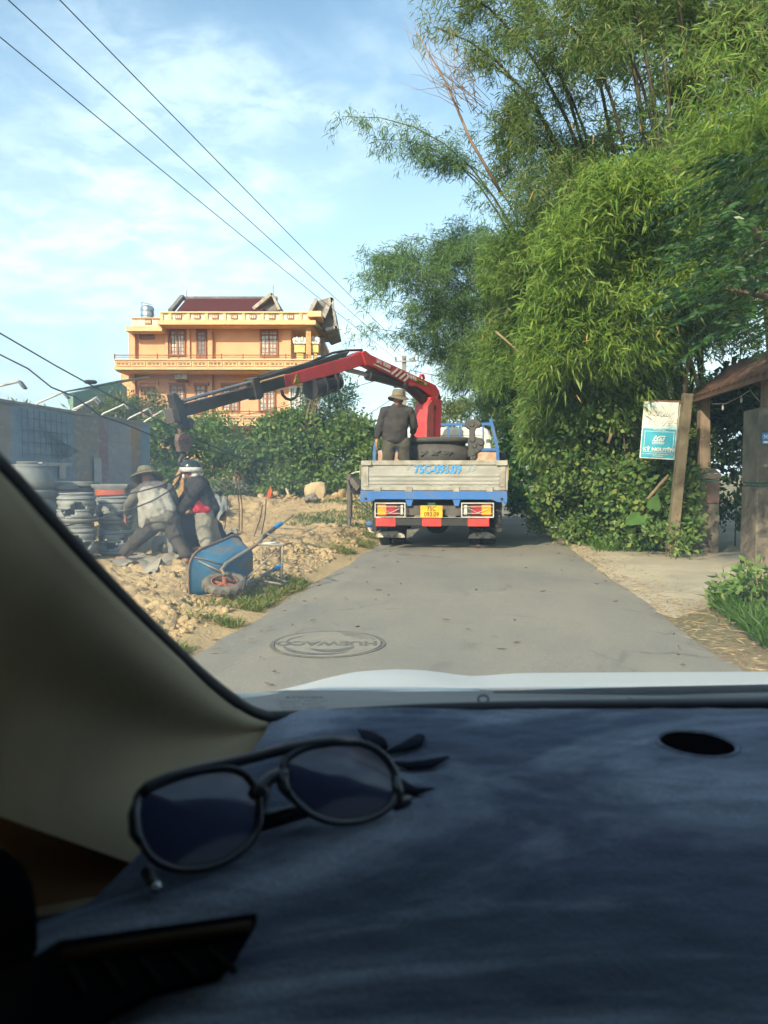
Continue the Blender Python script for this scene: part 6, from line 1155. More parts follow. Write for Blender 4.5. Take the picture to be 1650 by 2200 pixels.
flesh('trousers', tr, cloth('olive_grey_trousers', (0.085, 0.08, 0.062), (0.06, 0.057, 0.045)), man, 0.013, 3, 0.03, 0.09)
hat(man, q(856, 852), fw_, UP + Vector((0.05, 0, 0)), 0.112, 0.125, 0.185, mat('beige_hat', (0.19, 0.16, 0.11), 0.9, col2=(0.13, 0.105, 0.07), scale=14, bmp=0.3), 0.03)
# --- the worker in hat and grey vest, straining at the load
f1, f2 = D(268, 1206), D(402, 1210); dH = (f1.y + f2.y) / 2; q = lambda u, v, dd=0.0: P(u, v, dH + dd)
wk = thing('person', ((f1.x + f2.x) / 2, dH, (f1.z + f2.z) / 2), 'barefoot person in drooping khaki hat and pale vest bracing legs wide', 'person')
body = MB(); fwd = Vector((0.35, 0.85, -0.35)); upv = Vector((-0.25, 0.25, 0.93)); hc_ = q(318, 1030, 0.06); head(body, hc_, fwd, upv)
sL, sR = q(294, 1060, 0.0), q(362, 1050, 0.08); pel = q(348, 1118, -0.05); hL_, hR_ = q(335, 1122, -0.04), q(363, 1118, -0.02)
eL, wL = q(276, 1085, 0.02), q(270, 1107, 0.12); eR, wR = q(377, 1082, 0.18), q(372, 1098, 0.35); kL, kR = q(303, 1152, 0.02), q(380, 1160, -0.05)
aL, aR = f1 + Vector((0, 0, 0.07)), f2 + Vector((-0.02, 0, 0.07))
body.cap(hc_, q(325, 1052, 0.05), 0.055, 0.065); body.cap(q(327, 1060, 0.04), pel, 0.145, 0.13, 1.25, (1, 0.1, 0.1)); chain(body, [sL, eL, wL], [0.055, 0.045, 0.032]); chain(body, [sR, eR, wR], [0.055, 0.045, 0.032]); hand(body, wL, (-0.1, 0.2, -1), (0.9, 0.3, 0)); hand(body, wR, (0.2, 0.8, -0.3), (0, -0.2, -1))
chain(body, [hL_, kL, aL], [0.09, 0.062, 0.042]); chain(body, [hR_, kR, aR], [0.09, 0.062, 0.042])
for a_, dx in ((aL, -0.35), (aR, 0.15)): body.cap(a_ + Vector((0, -0.02, -0.035)), a_ + Vector((dx * 0.4, 0.13, -0.045)), 0.036, 0.030, 1.3, (1, 0, 0)); [body.cap(a_ + Vector((dx * 0.45 + (t_ - 2) * 0.016, 0.15, -0.05)), a_ + Vector((dx * 0.5 + (t_ - 2) * 0.018, 0.19, -0.055)), 0.011, 0.009, n=6) for t_ in range(5)]
flesh('body', body, M_SKIN, wk, 0.010, 4)
sl = MB(); chain(sl, [q(305, 1055, 0.03), sL, eL, q(272, 1100, 0.09)], [0.08, 0.078, 0.064, 0.052]); chain(sl, [q(350, 1050, 0.06), sR, eR, q(373, 1095, 0.3)], [0.08, 0.078, 0.064, 0.052]); sl.cap(q(328, 1055, 0.05), pel, 0.150, 0.150, 1.25, (1, 0.1, 0.1)); sl.cap(q(340, 1112, -0.03), q(356, 1112, -0.03), 0.15, 0.15)
flesh('shirt', sl, cloth('grey_green_shirt', (0.17, 0.165, 0.135), (0.12, 0.118, 0.10)), wk, 0.013, 3, 0.03, 0.09)
ve = MB(); ve.cap(q(322, 1064, 0.0), q(340, 1100, -0.05), 0.150, 0.150, 1.12, (1, 0.1, 0.15)); ve.cap(q(312, 1085, -0.03), q(308, 1128, -0.05), 0.085, 0.055, 1.2, (1, 0, 0)); ve.cap(q(350, 1062, 0.0), q(362, 1092, -0.02), 0.09, 0.10)
flesh('vest', ve, cloth('pale_vest', (0.40, 0.39, 0.35), (0.29, 0.285, 0.255)), wk, 0.012, 3, 0.025, 0.08)
tr = MB(); tr.cap(hL_, hR_, 0.14, 0.14); chain(tr, [hL_, kL, aL + Vector((0, 0, 0.05))], [0.128, 0.095, 0.07]); chain(tr, [hR_, kR, aR + Vector((0, 0, 0.05))], [0.130, 0.10, 0.075])
flesh('trousers', tr, cloth('grey_brown_trousers', (0.080, 0.070, 0.060), (0.055, 0.050, 0.043)), wk, 0.013, 3, 0.035, 0.09)
sf = MB(); sf.cap(hc_ - upv * 0.04 + fwd * 0.03, q(326, 1052, 0.02), 0.095, 0.115, 1.1); sf.cap(q(305, 1048, 0.0), q(350, 1042, 0.0), 0.06, 0.05)
flesh('neck_scarf', sf, cloth('mauve_scarf', (0.17, 0.145, 0.155), (0.11, 0.095, 0.11), 9), wk, 0.011, 3, 0.03, 0.06)
hat(wk, hc_ + upv * 0.055 - fwd * 0.015, fwd, upv, 0.110, 0.105, 0.20, mat('khaki_hat', (0.20, 0.185, 0.105), 0.9, col2=(0.14, 0.13, 0.075), scale=14, bmp=0.3), 0.035, 1.2)
# --- the helmeted worker
f3 = D(452, 1192); dK = f3.y - 0.05; q = lambda u, v, dd=0.0: P(u, v, dK + dd)
gz = float(dirt_h(f3.x, dK)); hk_ = thing('person', (f3.x, dK, gz), 'person in black and red jacket with a white-rimmed helmet guiding the load', 'person')
body = MB(); fwd = Vector((-0.9, 0.35, -0.15)); hc_ = q(408, 1012); head(body, hc_, fwd, UP)
sL, sR = q(418, 1042, 0.13), q(428, 1040, -0.15); pel = q(443, 1100); hL_, hR_ = q(446, 1104, 0.09), q(440, 1104, -0.08); eL, wL = q(398, 1070, 0.18), q(376, 1092, 0.2); eR, wR = q(405, 1078, -0.22), q(379, 1106, -0.12)
aL = q(470, 1180, 0.25); aL.z = float(dirt_h(aL.x, aL.y)) + 0.07; aR = q(444, 1185, -0.10); aR.z = float(dirt_h(aR.x, aR.y)) + 0.07; kL, kR = hL_.lerp(aL, 0.5) + Vector((-0.03, 0, 0)), hR_.lerp(aR, 0.5) + Vector((-0.02, 0, 0))
body.cap(hc_, q(418, 1034), 0.055, 0.062); body.cap(q(424, 1046), pel, 0.135, 0.125, 1.25, (0.3, 0.95, 0)); chain(body, [sL, eL, wL], [0.052, 0.044, 0.03]); chain(body, [sR, eR, wR], [0.052, 0.044, 0.03]); hand(body, wL, (-0.8, 0.1, -0.5), (0, 0, -1)); hand(body, wR, (-0.6, 0.1, -0.7), (0.3, 0.3, -0.8))
chain(body, [hL_, kL, aL], [0.085, 0.06, 0.042]); chain(body, [hR_, kR, aR], [0.085, 0.06, 0.042])
for a_ in (aL, aR): body.cap(a_ + Vector((0.02, 0, -0.035)), a_ + Vector((-0.17, 0.03, -0.04)), 0.036, 0.03)
flesh('body', body, M_SKIN, hk_, 0.010, 4)
jk = MB(); jk.cap(q(424, 1046), q(442, 1096), 0.158, 0.165, 1.22, (0.3, 0.95, 0)); chain(jk, [q(424, 1042), sL, eL, q(380, 1088, 0.2)], [0.085, 0.085, 0.075, 0.055]); chain(jk, [q(430, 1042, -0.05), sR, eR, q(384, 1100, -0.13)], [0.09, 0.092, 0.078, 0.055]); jk.cap(q(413, 1034), q(428, 1036), 0.075, 0.085); jk.cap(q(450, 1080), q(456, 1092), 0.10, 0.10)
flesh('jacket', jk, cloth('black_jacket', (0.032, 0.031, 0.030), (0.05, 0.048, 0.045)), hk_, 0.013, 3, 0.03, 0.09)
rp = MB(); rp.cap(q(420, 1066, -0.14), q(428, 1090, -0.18), 0.030, 0.070, 0.8, (0, 1, 0)); rp.cap(q(422, 1094, -0.17), q(444, 1095, -0.19), 0.060, 0.050, 0.8, (0, 1, 0))
flesh('red_panel', rp, cloth('red_panel_cloth', (0.50, 0.035, 0.055)), hk_, 0.010, 3, 0.02, 0.08)
tr = MB(); tr.cap(hL_, hR_, 0.125, 0.125); tr.cap(q(441, 1094), pel, 0.14, 0.14); chain(tr, [hL_, kL, aL + Vector((0, 0, 0.04))], [0.13, 0.105, 0.08]); chain(tr, [hR_, kR, aR + Vector((0, 0, 0.04))], [0.135, 0.115, 0.095])
flesh('trousers', tr, cloth('pale_grey_trousers', (0.31, 0.29, 0.235), (0.24, 0.225, 0.18)), hk_, 0.013, 3, 0.035, 0.09)
Mx = Matrix.Translation(hc_ + Vector((0.012, -0.005, 0.025)))
hm = MB().lathe([(0.118, -0.012), (0.124, 0.0), (0.123, 0.035), (0.112, 0.075), (0.085, 0.108), (0.045, 0.125), (0.001, 0.130)], 28, M=Mx, sx=1.12).build('helmet', mat('helmet_black', (0.025, 0.035, 0.035), 0.18, spec=0.6), hk_, smooth=True)
MB().lathe([(0.119, -0.035), (0.128, -0.034), (0.1295, 0.0), (0.1275, 0.022), (0.124, 0.024)], 28, M=Mx, sx=1.12).build('helmet_rim', mat('helmet_white', (0.72, 0.71, 0.66), 0.3), hm, smooth=True)
nk = MB(); nk.cap(hc_ + Vector((0.075, -0.03, -0.04)), hc_ + Vector((0.085, 0.03, -0.04)), 0.055, 0.055, n=10); nk.build('helmet_back', mat('helmet_white', (0.72, 0.71, 0.66), 0.3), hm, smooth=True)
mk = MB(); mk.ell(hc_ + fwd.normalized() * 0.088 + Vector((0, 0, -0.055)), (0.032, 0.05, 0.042)); mk.build('face_mask', mat('mask_white', (0.68, 0.67, 0.64), 0.8), hk_, smooth=True)
MB().tube([hc_ + Vector((-0.02, -0.095, 0.0)), hc_ + Vector((-0.035, -0.08, -0.08)), hc_ + Vector((-0.04, 0, -0.115))], 0.007, 5).build('chin_strap', mat('strap_black', (0.02, 0.02, 0.02), 0.8), hm, smooth=True)
# --- the crouching worker behind the load
dC = dK + 1.35; q = lambda u, v, dd=0.0: P(u, v, dC + dd); gz = float(dirt_h(q(420, 1150).x, dC))
cw_ = thing('person', (q(430, 1160).x, dC, gz), 'crouching person in purple top half hidden behind the dark planter', 'person')
body = MB(); hc_ = q(396, 1085, 0.1); fwd = Vector((-0.7, 0.2, -0.6)); head(body, hc_, fwd, Vector((-0.5, 0, 0.85)))
sh_, pel = q(404, 1098), q(440, 1112, 0.1); kf, af = q(430, 1150, -0.1), Vector((q(434, 1160).x, dC - 0.1, gz + 0.07)); kb, ab = q(463, 1132, 0.05), Vector((q(484, 1160).x, dC + 0.05, gz + 0.08))
body.cap(hc_, sh_, 0.055, 0.065); body.cap(sh_, pel, 0.135, 0.125, 1.2, (0, 1, 0)); chain(body, [sh_ + Vector((0, -0.16, 0)), q(385, 1112, -0.15), q(378, 1120, -0.05)], [0.055, 0.045, 0.032]); hand(body, q(378, 1120, -0.05), (-0.4, 0.6, -0.4), (0, 0, -1)); chain(body, [sh_ + Vector((0, 0.16, 0)), q(388, 1115, 0.2), q(380, 1122, 0.2)], [0.055, 0.045, 0.032]); hand(body, q(380, 1122, 0.2), (-0.4, 0.6, -0.4), (0, 0, -1))
chain(body, [pel, kf, af], [0.09, 0.062, 0.042]); chain(body, [pel, kb, ab], [0.09, 0.062, 0.045])
for a_ in (af, ab): body.cap(a_ + Vector((0.02, 0, -0.03)), a_ + Vector((-0.12, 0.05, -0.045)), 0.036, 0.03)
flesh('body', body, M_SKIN, cw_, 0.010, 4)
jk = MB(); jk.cap(sh_, pel, 0.155, 0.15, 1.25, (0, 1, 0)); chain(jk, [sh_ + Vector((0, -0.16, 0)), q(385, 1112, -0.15)], [0.085, 0.065]); chain(jk, [sh_ + Vector((0, 0.16, 0)), q(388, 1115, 0.2)], [0.085, 0.065])
flesh('shirt', jk, cloth('purple_shirt', (0.085, 0.06, 0.12), (0.05, 0.042, 0.08), 12), cw_, 0.013, 3, 0.03, 0.08)
tr = MB(); chain(tr, [pel, kf, af + Vector((0, 0, 0.06))], [0.13, 0.10, 0.08]); chain(tr, [pel, kb, kb.lerp(ab, 0.72)], [0.13, 0.10, 0.08])
flesh('trousers', tr, cloth('dark_trousers', (0.045, 0.05, 0.05)), cw_, 0.013, 3, 0.03, 0.08)
hr_ = MB(); hr_.ell(hc_ + Vector((0.03, 0, 0.04)), (0.09, 0.09, 0.085)); hr_.build('hair', mat('black_hair', (0.012, 0.011, 0.010), 0.6), cw_, smooth=True)
# ------------------------------------------------------------------ the load: dark square planter in slings
dL = dK + 0.55; q = lambda u, v, dd=0.0: P(u, v, dL + dd); M_PLAN = mat('black_planter', (0.035, 0.035, 0.033), 0.6, col2=(0.055, 0.052, 0.048), scale=4)
lc = q(402, 1140); wx = (q(440, 1140).x - q(364, 1140).x) / 2; zt_, zb_ = q(402, 1104).z, max(q(402, 1182).z, float(dirt_h(lc.x, dL)) + 0.03)
load = thing('square_planter', (lc.x, dL, zb_), 'black square cement planter hanging in the slings between the workers', 'planter', rz=0.12)
hL2 = zt_ - zb_
MB().lathe([(wx * 0.70, 0.0), (wx * 0.74, 0.03), (wx * 0.92, hL2 * 0.86), (wx * 0.92, hL2 * 0.87), (wx * 1.06, hL2 * 0.89), (wx * 1.08, hL2), (wx * 0.90, hL2), (wx * 0.86, hL2 * 0.8), (wx * 0.02, hL2 * 0.75)], 32, square=0.92, sx=0.92, sy=0.92).build('body', M_PLAN, load, world=False, bevel=0.006)
for k in (-1, 1):
    for j in (-1, 1): MB().bb(k * wx * 0.48 - 0.05, k * wx * 0.48 + 0.05, j * wx * 0.48 - 0.05, j * wx * 0.48 + 0.05, -0.05, 0.0).build('foot', M_PLAN, load, world=False)
MB().lathe([(wx * 0.85, hL2 * 0.90), (0.01, hL2 * 0.93)], 24, square=0.9, sx=0.9, sy=0.9).build('sacking', mat('sack_cloth', (0.33, 0.27, 0.16), 0.95), load, smooth=True, world=False)
hkp = PBm(393, 997); M_STRAP = mat('sling_orange', (0.45, 0.25, 0.10), 0.85, scale=12)
for a_, lab in ((q(366, 1062, -0.1), 'tan lifting sling running down from the hook behind the hat'), (q(389, 1100, -0.2), 'tan lifting sling running straight down past the helmet'), (q(384, 1098, 0.4), 'rear lifting sling holding the far side of the planter')):
    e = Vector((a_.x, a_.y, a_.z)); en_ = Vector((lc.x + (-wx * 0.8 if 'hat' in lab else wx * 0.1), dL + (-wx * 0.7 if 'rear' not in lab else wx * 0.8), zt_ + 0.02)); tag(MB().tube([hkp + Vector((0, 0, 0.01)), hkp.lerp(e, 0.5), e, en_], 0.032, 8, flat=0.35).build('lifting_sling', M_STRAP, smooth=True), lab, 'strap')
sk = MB().ell(q(386, 1085, 0.55), (0.16, 0.12, 0.24), nu=14, nv=10).build('sack', mat('khaki_sack', (0.30, 0.25, 0.11), 0.9, bmp=0.6, bscale=8), smooth=True); tag(sk, 'bulging khaki sack beyond the slings', 'sack')
for pts_, lab in (([(128, 1132), (200, 1118), (262, 1102), (330, 1075), (368, 1052), (398, 1012)], 'lower tag rope crossing the pale vest'), ([(205, 1066), (260, 1064), (300, 1056), (350, 1043), (400, 1010)], 'upper tag rope crossing the worker in the pale vest')):
    dd = [dH - 0.75] * 5 + [hkp.y]; dd = dd[-len(pts_):]; tag(MB().tube([P(u, v, d_) for (u, v), d_ in zip(pts_, dd)], 0.010, 6).build('tag_rope', M_WIRE, smooth=True), lab, 'rope')
# ------------------------------------------------------------------ cement pot stands and pots
M_CEM = mat('grey_cement', (0.27, 0.285, 0.275), 0.6, col2=(0.19, 0.205, 0.20), scale=7, lo=0.4, hi=0.65, bmp=0.15, bscale=50, spec=0.5, fine=0.25)
def stand_mesh(Rr, H, rot):
    prof = [(0.80, 1.0), (0.86, 0.99), (0.87, 0.93), (0.80, 0.90), (0.79, 0.86), (0.88, 0.80), (0.97, 0.72), (0.985, 0.64), (0.93, 0.58), (0.90, 0.55), (0.96, 0.50), (0.99, 0.42), (0.985, 0.30), (0.96, 0.20), (0.95, 0.12), (1.0, 0.08), (1.0, 0.0)]
    n_ = 64; mb = MB(); keep = []
    for r_, z in prof:
        for k in range(n_): a_ = 2 * math.pi * k / n_; mb.v.append((Rr * r_ * math.cos(a_), Rr * r_ * math.sin(a_), H * z))
    for i in range(len(prof) - 1):
        z = (prof[i][1] + prof[i + 1][1]) / 2
        for k in range(n_):
            a_ = (2 * math.pi * (k + 0.5) / n_ + rot) % (math.pi / 2); c_ = abs(a_ - math.pi / 4); half = 0.44 if z < 0.1 else (0.40 if z < 0.25 else (0.36 if z < 0.36 else (0.20 if z < 0.5 else 0)))
            if c_ < half: continue
            mb.f.append((i * n_ + k, (i + 1) * n_ + k, (i + 1) * n_ + (k + 1) % n_, i * n_ + (k + 1) % n_))
    b = len(mb.v)
    for k in range(n_): a_ = 2 * math.pi * k / n_; mb.v.append((Rr * 0.62 * math.cos(a_), Rr * 0.62 * math.sin(a_), H * 0.99))
    for k in range(n_): mb.f.append((k, (k + 1) % n_, b + (k + 1) % n_, b + k))
    return mb
ordn = ('top', 'second', 'third', 'bottom')
for uc, w_, vb, vt_, nm, rot0 in ((167, 82, 1196, 1058, 'stack beside the big jars', 0.3), (251, 76, 1196, 1066, 'stack behind the braced worker', 1.15)):
    bp_ = D(uc, vb); dS = bp_.y; Rr = w_ / 2 * dS / FPX; Ht = P(uc, vt_, dS).z - bp_.z; H = Ht / 4
    for k in range(4):
        o = stand_mesh(Rr * (1.0 if k % 2 else 0.985), H - 0.004, rot0 + 0.12 * k).build('pot_stand', M_CEM, smooth=True, sharp=55); so = o.modifiers.new('wall', 'SOLIDIFY'); so.thickness = 0.028; so.offset = -1
        z = bp_.z + Ht - (k + 1) * H; o.location = (bp_.x, dS, z)
        if k % 2: o.rotation_euler = (math.pi, 0, 0.3 * k); o.location.z = z + H - 0.004
        tag(o, f'grey cement pot stand, {ordn[k]} of the {nm}', 'pot stand', 'stacked grey pot stands')
def jar(name, c, prof, label, cat='planter', sy=1.0, m=None, n_=36, square=0.0, parts=()):
    t = thing(name, c, label, cat, 'grey cement planters'); MB().lathe(prof, n_, sy=sy, square=square).build('body', m or M_CEM, t, smooth=True, sharp=50, world=False)
    return t
bj = D(58, 1205); dJ = bj.y + 0.35; z0 = float(dirt_h(bj.x, dJ)); r_ = 56 * dJ / FPX; h1 = P(58, 1062, dJ).z - z0; h2 = P(58, 996, dJ).z - z0 - h1; bx_ = P(58, 1100, dJ).x
t = jar('jar', (bx_, dJ, z0), [(r_ * 0.6, 0), (r_ * 0.75, 0.05), (r_ * 1.0, h1 * 0.45), (r_ * 1.08, h1 * 0.75), (r_ * 1.0, h1 * 0.88), (r_ * 0.92, h1 * 0.93), (r_ * 1.02, h1 * 0.97), (r_ * 1.02, h1), (r_ * 0.85, h1)], 'big round grey cement jar standing beside the window pillar')
t = jar('jar', (bx_, dJ, z0 + h1 + 0.003), [(r_ * 0.9, 0), (r_ * 1.03, 0.0), (r_ * 1.03, h2 * 0.10), (r_ * 0.92, h2 * 0.15), (r_ * 1.0, h2 * 0.25), (r_ * 0.98, h2 * 0.45), (r_ * 0.80, h2 * 0.78), (r_ * 0.74, h2 * 0.86), (r_ * 0.76, h2 * 0.92), (r_ * 0.70, h2 * 0.97), (r_ * 0.5, h2 * 0.97)], 'upturned grey cement jar with a chipped foot, on the big jar')
for k in range(3): a_ = 0.9 + k * 1.9; MB().grid(lambda s, q_: ((r_ * (0.70 + 0.03 * q_)) * math.cos(a_ + 1.1 * s), (r_ * (0.70 + 0.03 * q_)) * math.sin(a_ + 1.1 * s), h2 * (0.97 + 0.06 * q_)), 8, 2).build('foot', M_CEM, t, world=False).modifiers.new('t', 'SOLIDIFY').thickness = 0.03
for u, v, w_, lab in ((150, 1035, 60, 'wide shallow grey planter behind the first stack'), (120, 1043, 46, 'grey planter rim half hidden by the upturned jar')):
    dd = dJ + (0.9 if u == 150 else 0.45); c = P(u, v, dd); z0 = float(dirt_h(c.x, dd)); h = c.z - z0; rr = w_ * dd / FPX
    jar('planter', (c.x, dd, z0), [(rr * 0.6, 0), (rr * 0.66, h * 0.1), (rr * 0.80, h * 0.55), (rr * 0.88, h * 0.86), (rr * 0.86, h * 0.92), (rr * 1.02, h * 0.95), (rr * 1.02, h), (rr * 0.88, h), (rr * 0.82, h * 0.85), (0.01, h * 0.83)], lab, sy=0.8)
dd = D(251, 1196).y + 0.75; c = P(243, 1040, dd); z0 = float(dirt_h(c.x, dd)); h = c.z - z0; rr = 44 * dd / FPX
t = jar('planter', (c.x, dd, z0), [(rr * 0.65, 0), (rr * 0.7, h * 0.5), (rr * 0.84, h * 0.74), (rr * 0.88, h * 0.93), (rr * 1.02, h * 0.955), (rr * 1.03, h), (rr * 0.9, h), (rr * 0.85, h * 0.9), (0.01, h * 0.88)], 'grey planter with a red painted band above the second stack', sy=0.6, square=0.5)
MB().grid(lambda s, q_: (rr * 0.845 * math.cos(-math.pi * (0.16 + 0.68 * s)) * 1.0, rr * 0.845 * 0.6 * math.sin(-math.pi * (0.16 + 0.68 * s)) - 0.05, h * (0.835 + 0.085 * q_)), 16, 1).build('red_band', mat('red_glaze', (0.42, 0.06, 0.05), 0.5, col2=(0.50, 0.16, 0.06), scale=14), t, world=False)
# small arch foot and paper on the ground
c = D(348, 1196); ar = MB(); w2 = 0.16
ar.prism([Vector((c.x + x * w2, c.y, c.z - 0.02 + z)) for x, z in ((-1.0, 0), (-0.95, 0.2), (-0.6, 0.30), (0.5, 0.30), (0.95, 0.24), (1.05, 0), (0.6, 0), (0.5, 0.13), (0.1, 0.19), (-0.35, 0.15), (-0.5, 0))], (0.02, 0.22, 0))
tag(ar.build('arched_stand', M_CEM, bevel=0.015), 'grey arched cement foot between the worker\'s legs', 'pot stand')
def sheet(name, px, m, label, cat='sheet', amp=0.025, z=0.02):
    pts_ = [D(u, v) for u, v in px]; cxm = sum(p.x for p in pts_) / len(pts_); cym = sum(p.y for p in pts_) / len(pts_); a, b, c_, d_ = pts_
    def f(s, t): p = a.lerp(b, s).lerp(d_.lerp(c_, s), t); return Vector((p.x, p.y, float(dirt_h(p.x, p.y)) + z + amp * (math.sin(9 * s + 4 * t) * math.cos(7 * t + 2) + 1)))
    o = MB().grid(f, 16, 8).build(name, m, smooth=True); return tag(o, label, cat)
sheet('paper_sheet', ((228, 1211), (330, 1226), (388, 1212), (290, 1198)), mat('cement_paper', (0.40, 0.36, 0.28), 0.9, scale=5, bmp=0.3), 'torn cement-paper sheet under the barefoot worker')
sheet('cardboard_sheet', ((470, 1152), (510, 1150), (506, 1142), (475, 1143)), mat('grey_card', (0.38, 0.34, 0.27), 0.9), 'grey cardboard lying past the helmeted worker')
sheet('metal_sheet', ((462, 1127), (492, 1124), (488, 1112), (462, 1112)), mat('sheet_zinc', (0.42, 0.42, 0.38), 0.5, 0.3), 'bent zinc sheet propped behind the pale trousers', amp=0.06, z=0.08)
# ------------------------------------------------------------------ wheelbarrow tipped on its side
ax = Vector((-0.47, -0.85, -0.20)).normalized(); ay = Vector((0.0, -0.38, 0.92)); ay = (ay - ax * ay.dot(ax)).normalized(); az = ax.cross(ay)
wc = P(483, 1254, 7.15)
WB = Matrix(((ax.x, ay.x, az.x, 0), (ax.y, ay.y, az.y, 0), (ax.z, ay.z, az.z, 0), (0, 0, 0, 1)))
barrow = thing('wheelbarrow', wc, 'rusty blue wheelbarrow tipped on its side on the clay', 'wheelbarrow'); barrow.matrix_basis = Matrix.Translation(wc) @ WB
M_BB = mat('barrow_blue', (0.05, 0.17, 0.30), 0.6, col2=(0.21, 0.165, 0.11), scale=5, lo=0.48, hi=0.64, bmp=0.15); M_BT = mat('barrow_tube', (0.25, 0.26, 0.24), 0.55, 0.3, col2=(0.30, 0.20, 0.13), scale=6); M_GRIP = mat('grip_blue', (0.03, 0.27, 0.60), 0.5); M_ORNG = mat('wheel_orange', (0.36, 0.13, 0.08), 0.7)
def wbp(name, mb, m, parent=None, **k): return mb.build(name, m, parent or barrow, world=False, **k)
MR = Matrix.Rotation(R(90), 4, 'X'); r_ = 0.205
wh = wbp('tyre', MB().tube([(r_ * 0.83 * math.cos(k * 0.1963), 0, r_ * 0.83 * math.sin(k * 0.1963)) for k in range(32)], 0.048, 12, closed=True), mat('grey_tyre', (0.17, 0.15, 0.12), 0.9, col2=(0.10, 0.09, 0.08), scale=10), smooth=True)
tr = MB()
for k in range(36): a_ = 2 * math.pi * k / 36; tr.box((0, 0, 0), (0.010, 0.07, 0.006), Matrix.Rotation(a_, 4, 'Y') @ Matrix.Translation((0, 0, r_ * 1.062)) @ Matrix.Rotation(0.5 if k % 2 else -0.5, 4, 'Z'))
o = wbp('tread', tr, MATS['grey_tyre'], wh); o['kind'] = 'stuff'
rim = wbp('rim', MB().lathe([(r_ * 0.60, -0.032), (r_ * 0.66, -0.035), (r_ * 0.60, 0.0), (r_ * 0.66, 0.035), (r_ * 0.60, 0.032)], 28, M=MR, cap=False), M_ORNG, wh, smooth=True)
for k in range(6): a_ = math.pi * k / 3 + 0.3; wbp('spoke', MB().bar((0.02 * math.cos(a_), 0, 0.02 * math.sin(a_)), (r_ * 0.62 * math.cos(a_), 0, r_ * 0.62 * math.sin(a_)), 0.03, 0.014, (0, 1, 0)), M_ORNG, wh)
wbp('hub', MB().tube([(0, -0.07, 0), (0, 0.07, 0)], 0.024, 12), M_ORNG, wh, smooth=True, sharp=40)
# frame rails: from the hub yoke along the tray to the handles
for s in (-1, 1):
    wbp('rail', MB().tube([(0.0, s * 0.09, 0.0), (-0.02, s * 0.12, 0.06), (-0.14, s * 0.14, 0.10), (-0.60, s * 0.20, 0.09), (-0.70, s * 0.22, 0.10), (-0.78, s * 0.23, 0.15), (-1.08, s * 0.25, 0.18)], 0.019, 10), M_BT, smooth=True)
    wbp('grip', MB().tube([(-1.04, s * 0.247, 0.176), (-1.18, s * 0.257, 0.19)], 0.025, 10), M_GRIP, smooth=True, sharp=40)
    wbp('leg', MB().tube([(-0.62, s * 0.20, 0.09), (-0.72, s * 0.22, -0.16), (-0.80, s * 0.22, -0.18), (-0.86, s * 0.24, 0.16)], 0.012, 8), M_BT, smooth=True)
    wbp('brace', MB().tube([(0.0, s * 0.11, 0.03), (0.06, s * 0.19, 0.28)], 0.009, 6), M_BT, smooth=True)
wbp('cross_brace', MB().tube([(-0.72, -0.22, -0.16), (-0.72, 0.22, -0.16)], 0.010, 6).tube([(-0.30, -0.16, 0.09), (-0.78, 0.22, -0.15)], 0.008, 6), M_BT, smooth=True)
# tray: open towards +z
bot = [(-0.10, -0.13), (-0.10, 0.13), (-0.58, 0.19), (-0.58, -0.19)]
def rr_(x0, x1, y0, y1, rad, z, n_=6):
    o = []
    for cx_, cy_, a0 in ((x0 - rad, y1 - rad, 0), (x1 + rad, y1 - rad, 90), (x1 + rad, y0 + rad, 180), (x0 - rad, y0 + rad, 270)):
        for k in range(n_ + 1): a_ = R(a0 + 90 * k / n_); o.append((cx_ + rad * math.cos(a_), cy_ + rad * math.sin(a_), z))
    return o
rings_ = [rr_(-0.14, -0.56, -0.14, 0.14, 0.08, 0.115), rr_(-0.10, -0.60, -0.17, 0.17, 0.10, 0.125), rr_(0.02, -0.63, -0.21, 0.21, 0.13, 0.22), rr_(0.13, -0.67, -0.26, 0.26, 0.17, 0.33), rr_(0.14, -0.68, -0.272, 0.272, 0.175, 0.332)]
m_ = len(rings_[0]); tb = MB(); tb.v = [p for r2 in rings_ for p in r2]; tb.f = [tuple(range(m_ - 1, -1, -1))]
for i in range(len(rings_) - 1):
    for k in range(m_): tb.f.append((i * m_ + k, i * m_ + (k + 1) % m_, (i + 1) * m_ + (k + 1) % m_, (i + 1) * m_ + k))
tray = wbp('tray', tb, M_BB, smooth=True, sharp=50); tray.modifiers.new('t', 'SOLIDIFY').thickness = 0.004
wbp('tray_rim', MB().tube(rings_[-1], 0.010, 8, closed=True), mat('rust_rim', (0.22, 0.15, 0.10), 0.8), tray, smooth=True)
for s in (-1, 1): wbp('tray_seam', MB().tube([(-0.13, s * 0.12, 0.118), (-0.04, s * 0.17, 0.18), (0.00, s * 0.195, 0.222), (0.08, s * 0.225, 0.33)], 0.006, 6), mat('rust_rim', (0.22, 0.15, 0.10), 0.8), tray, smooth=True)
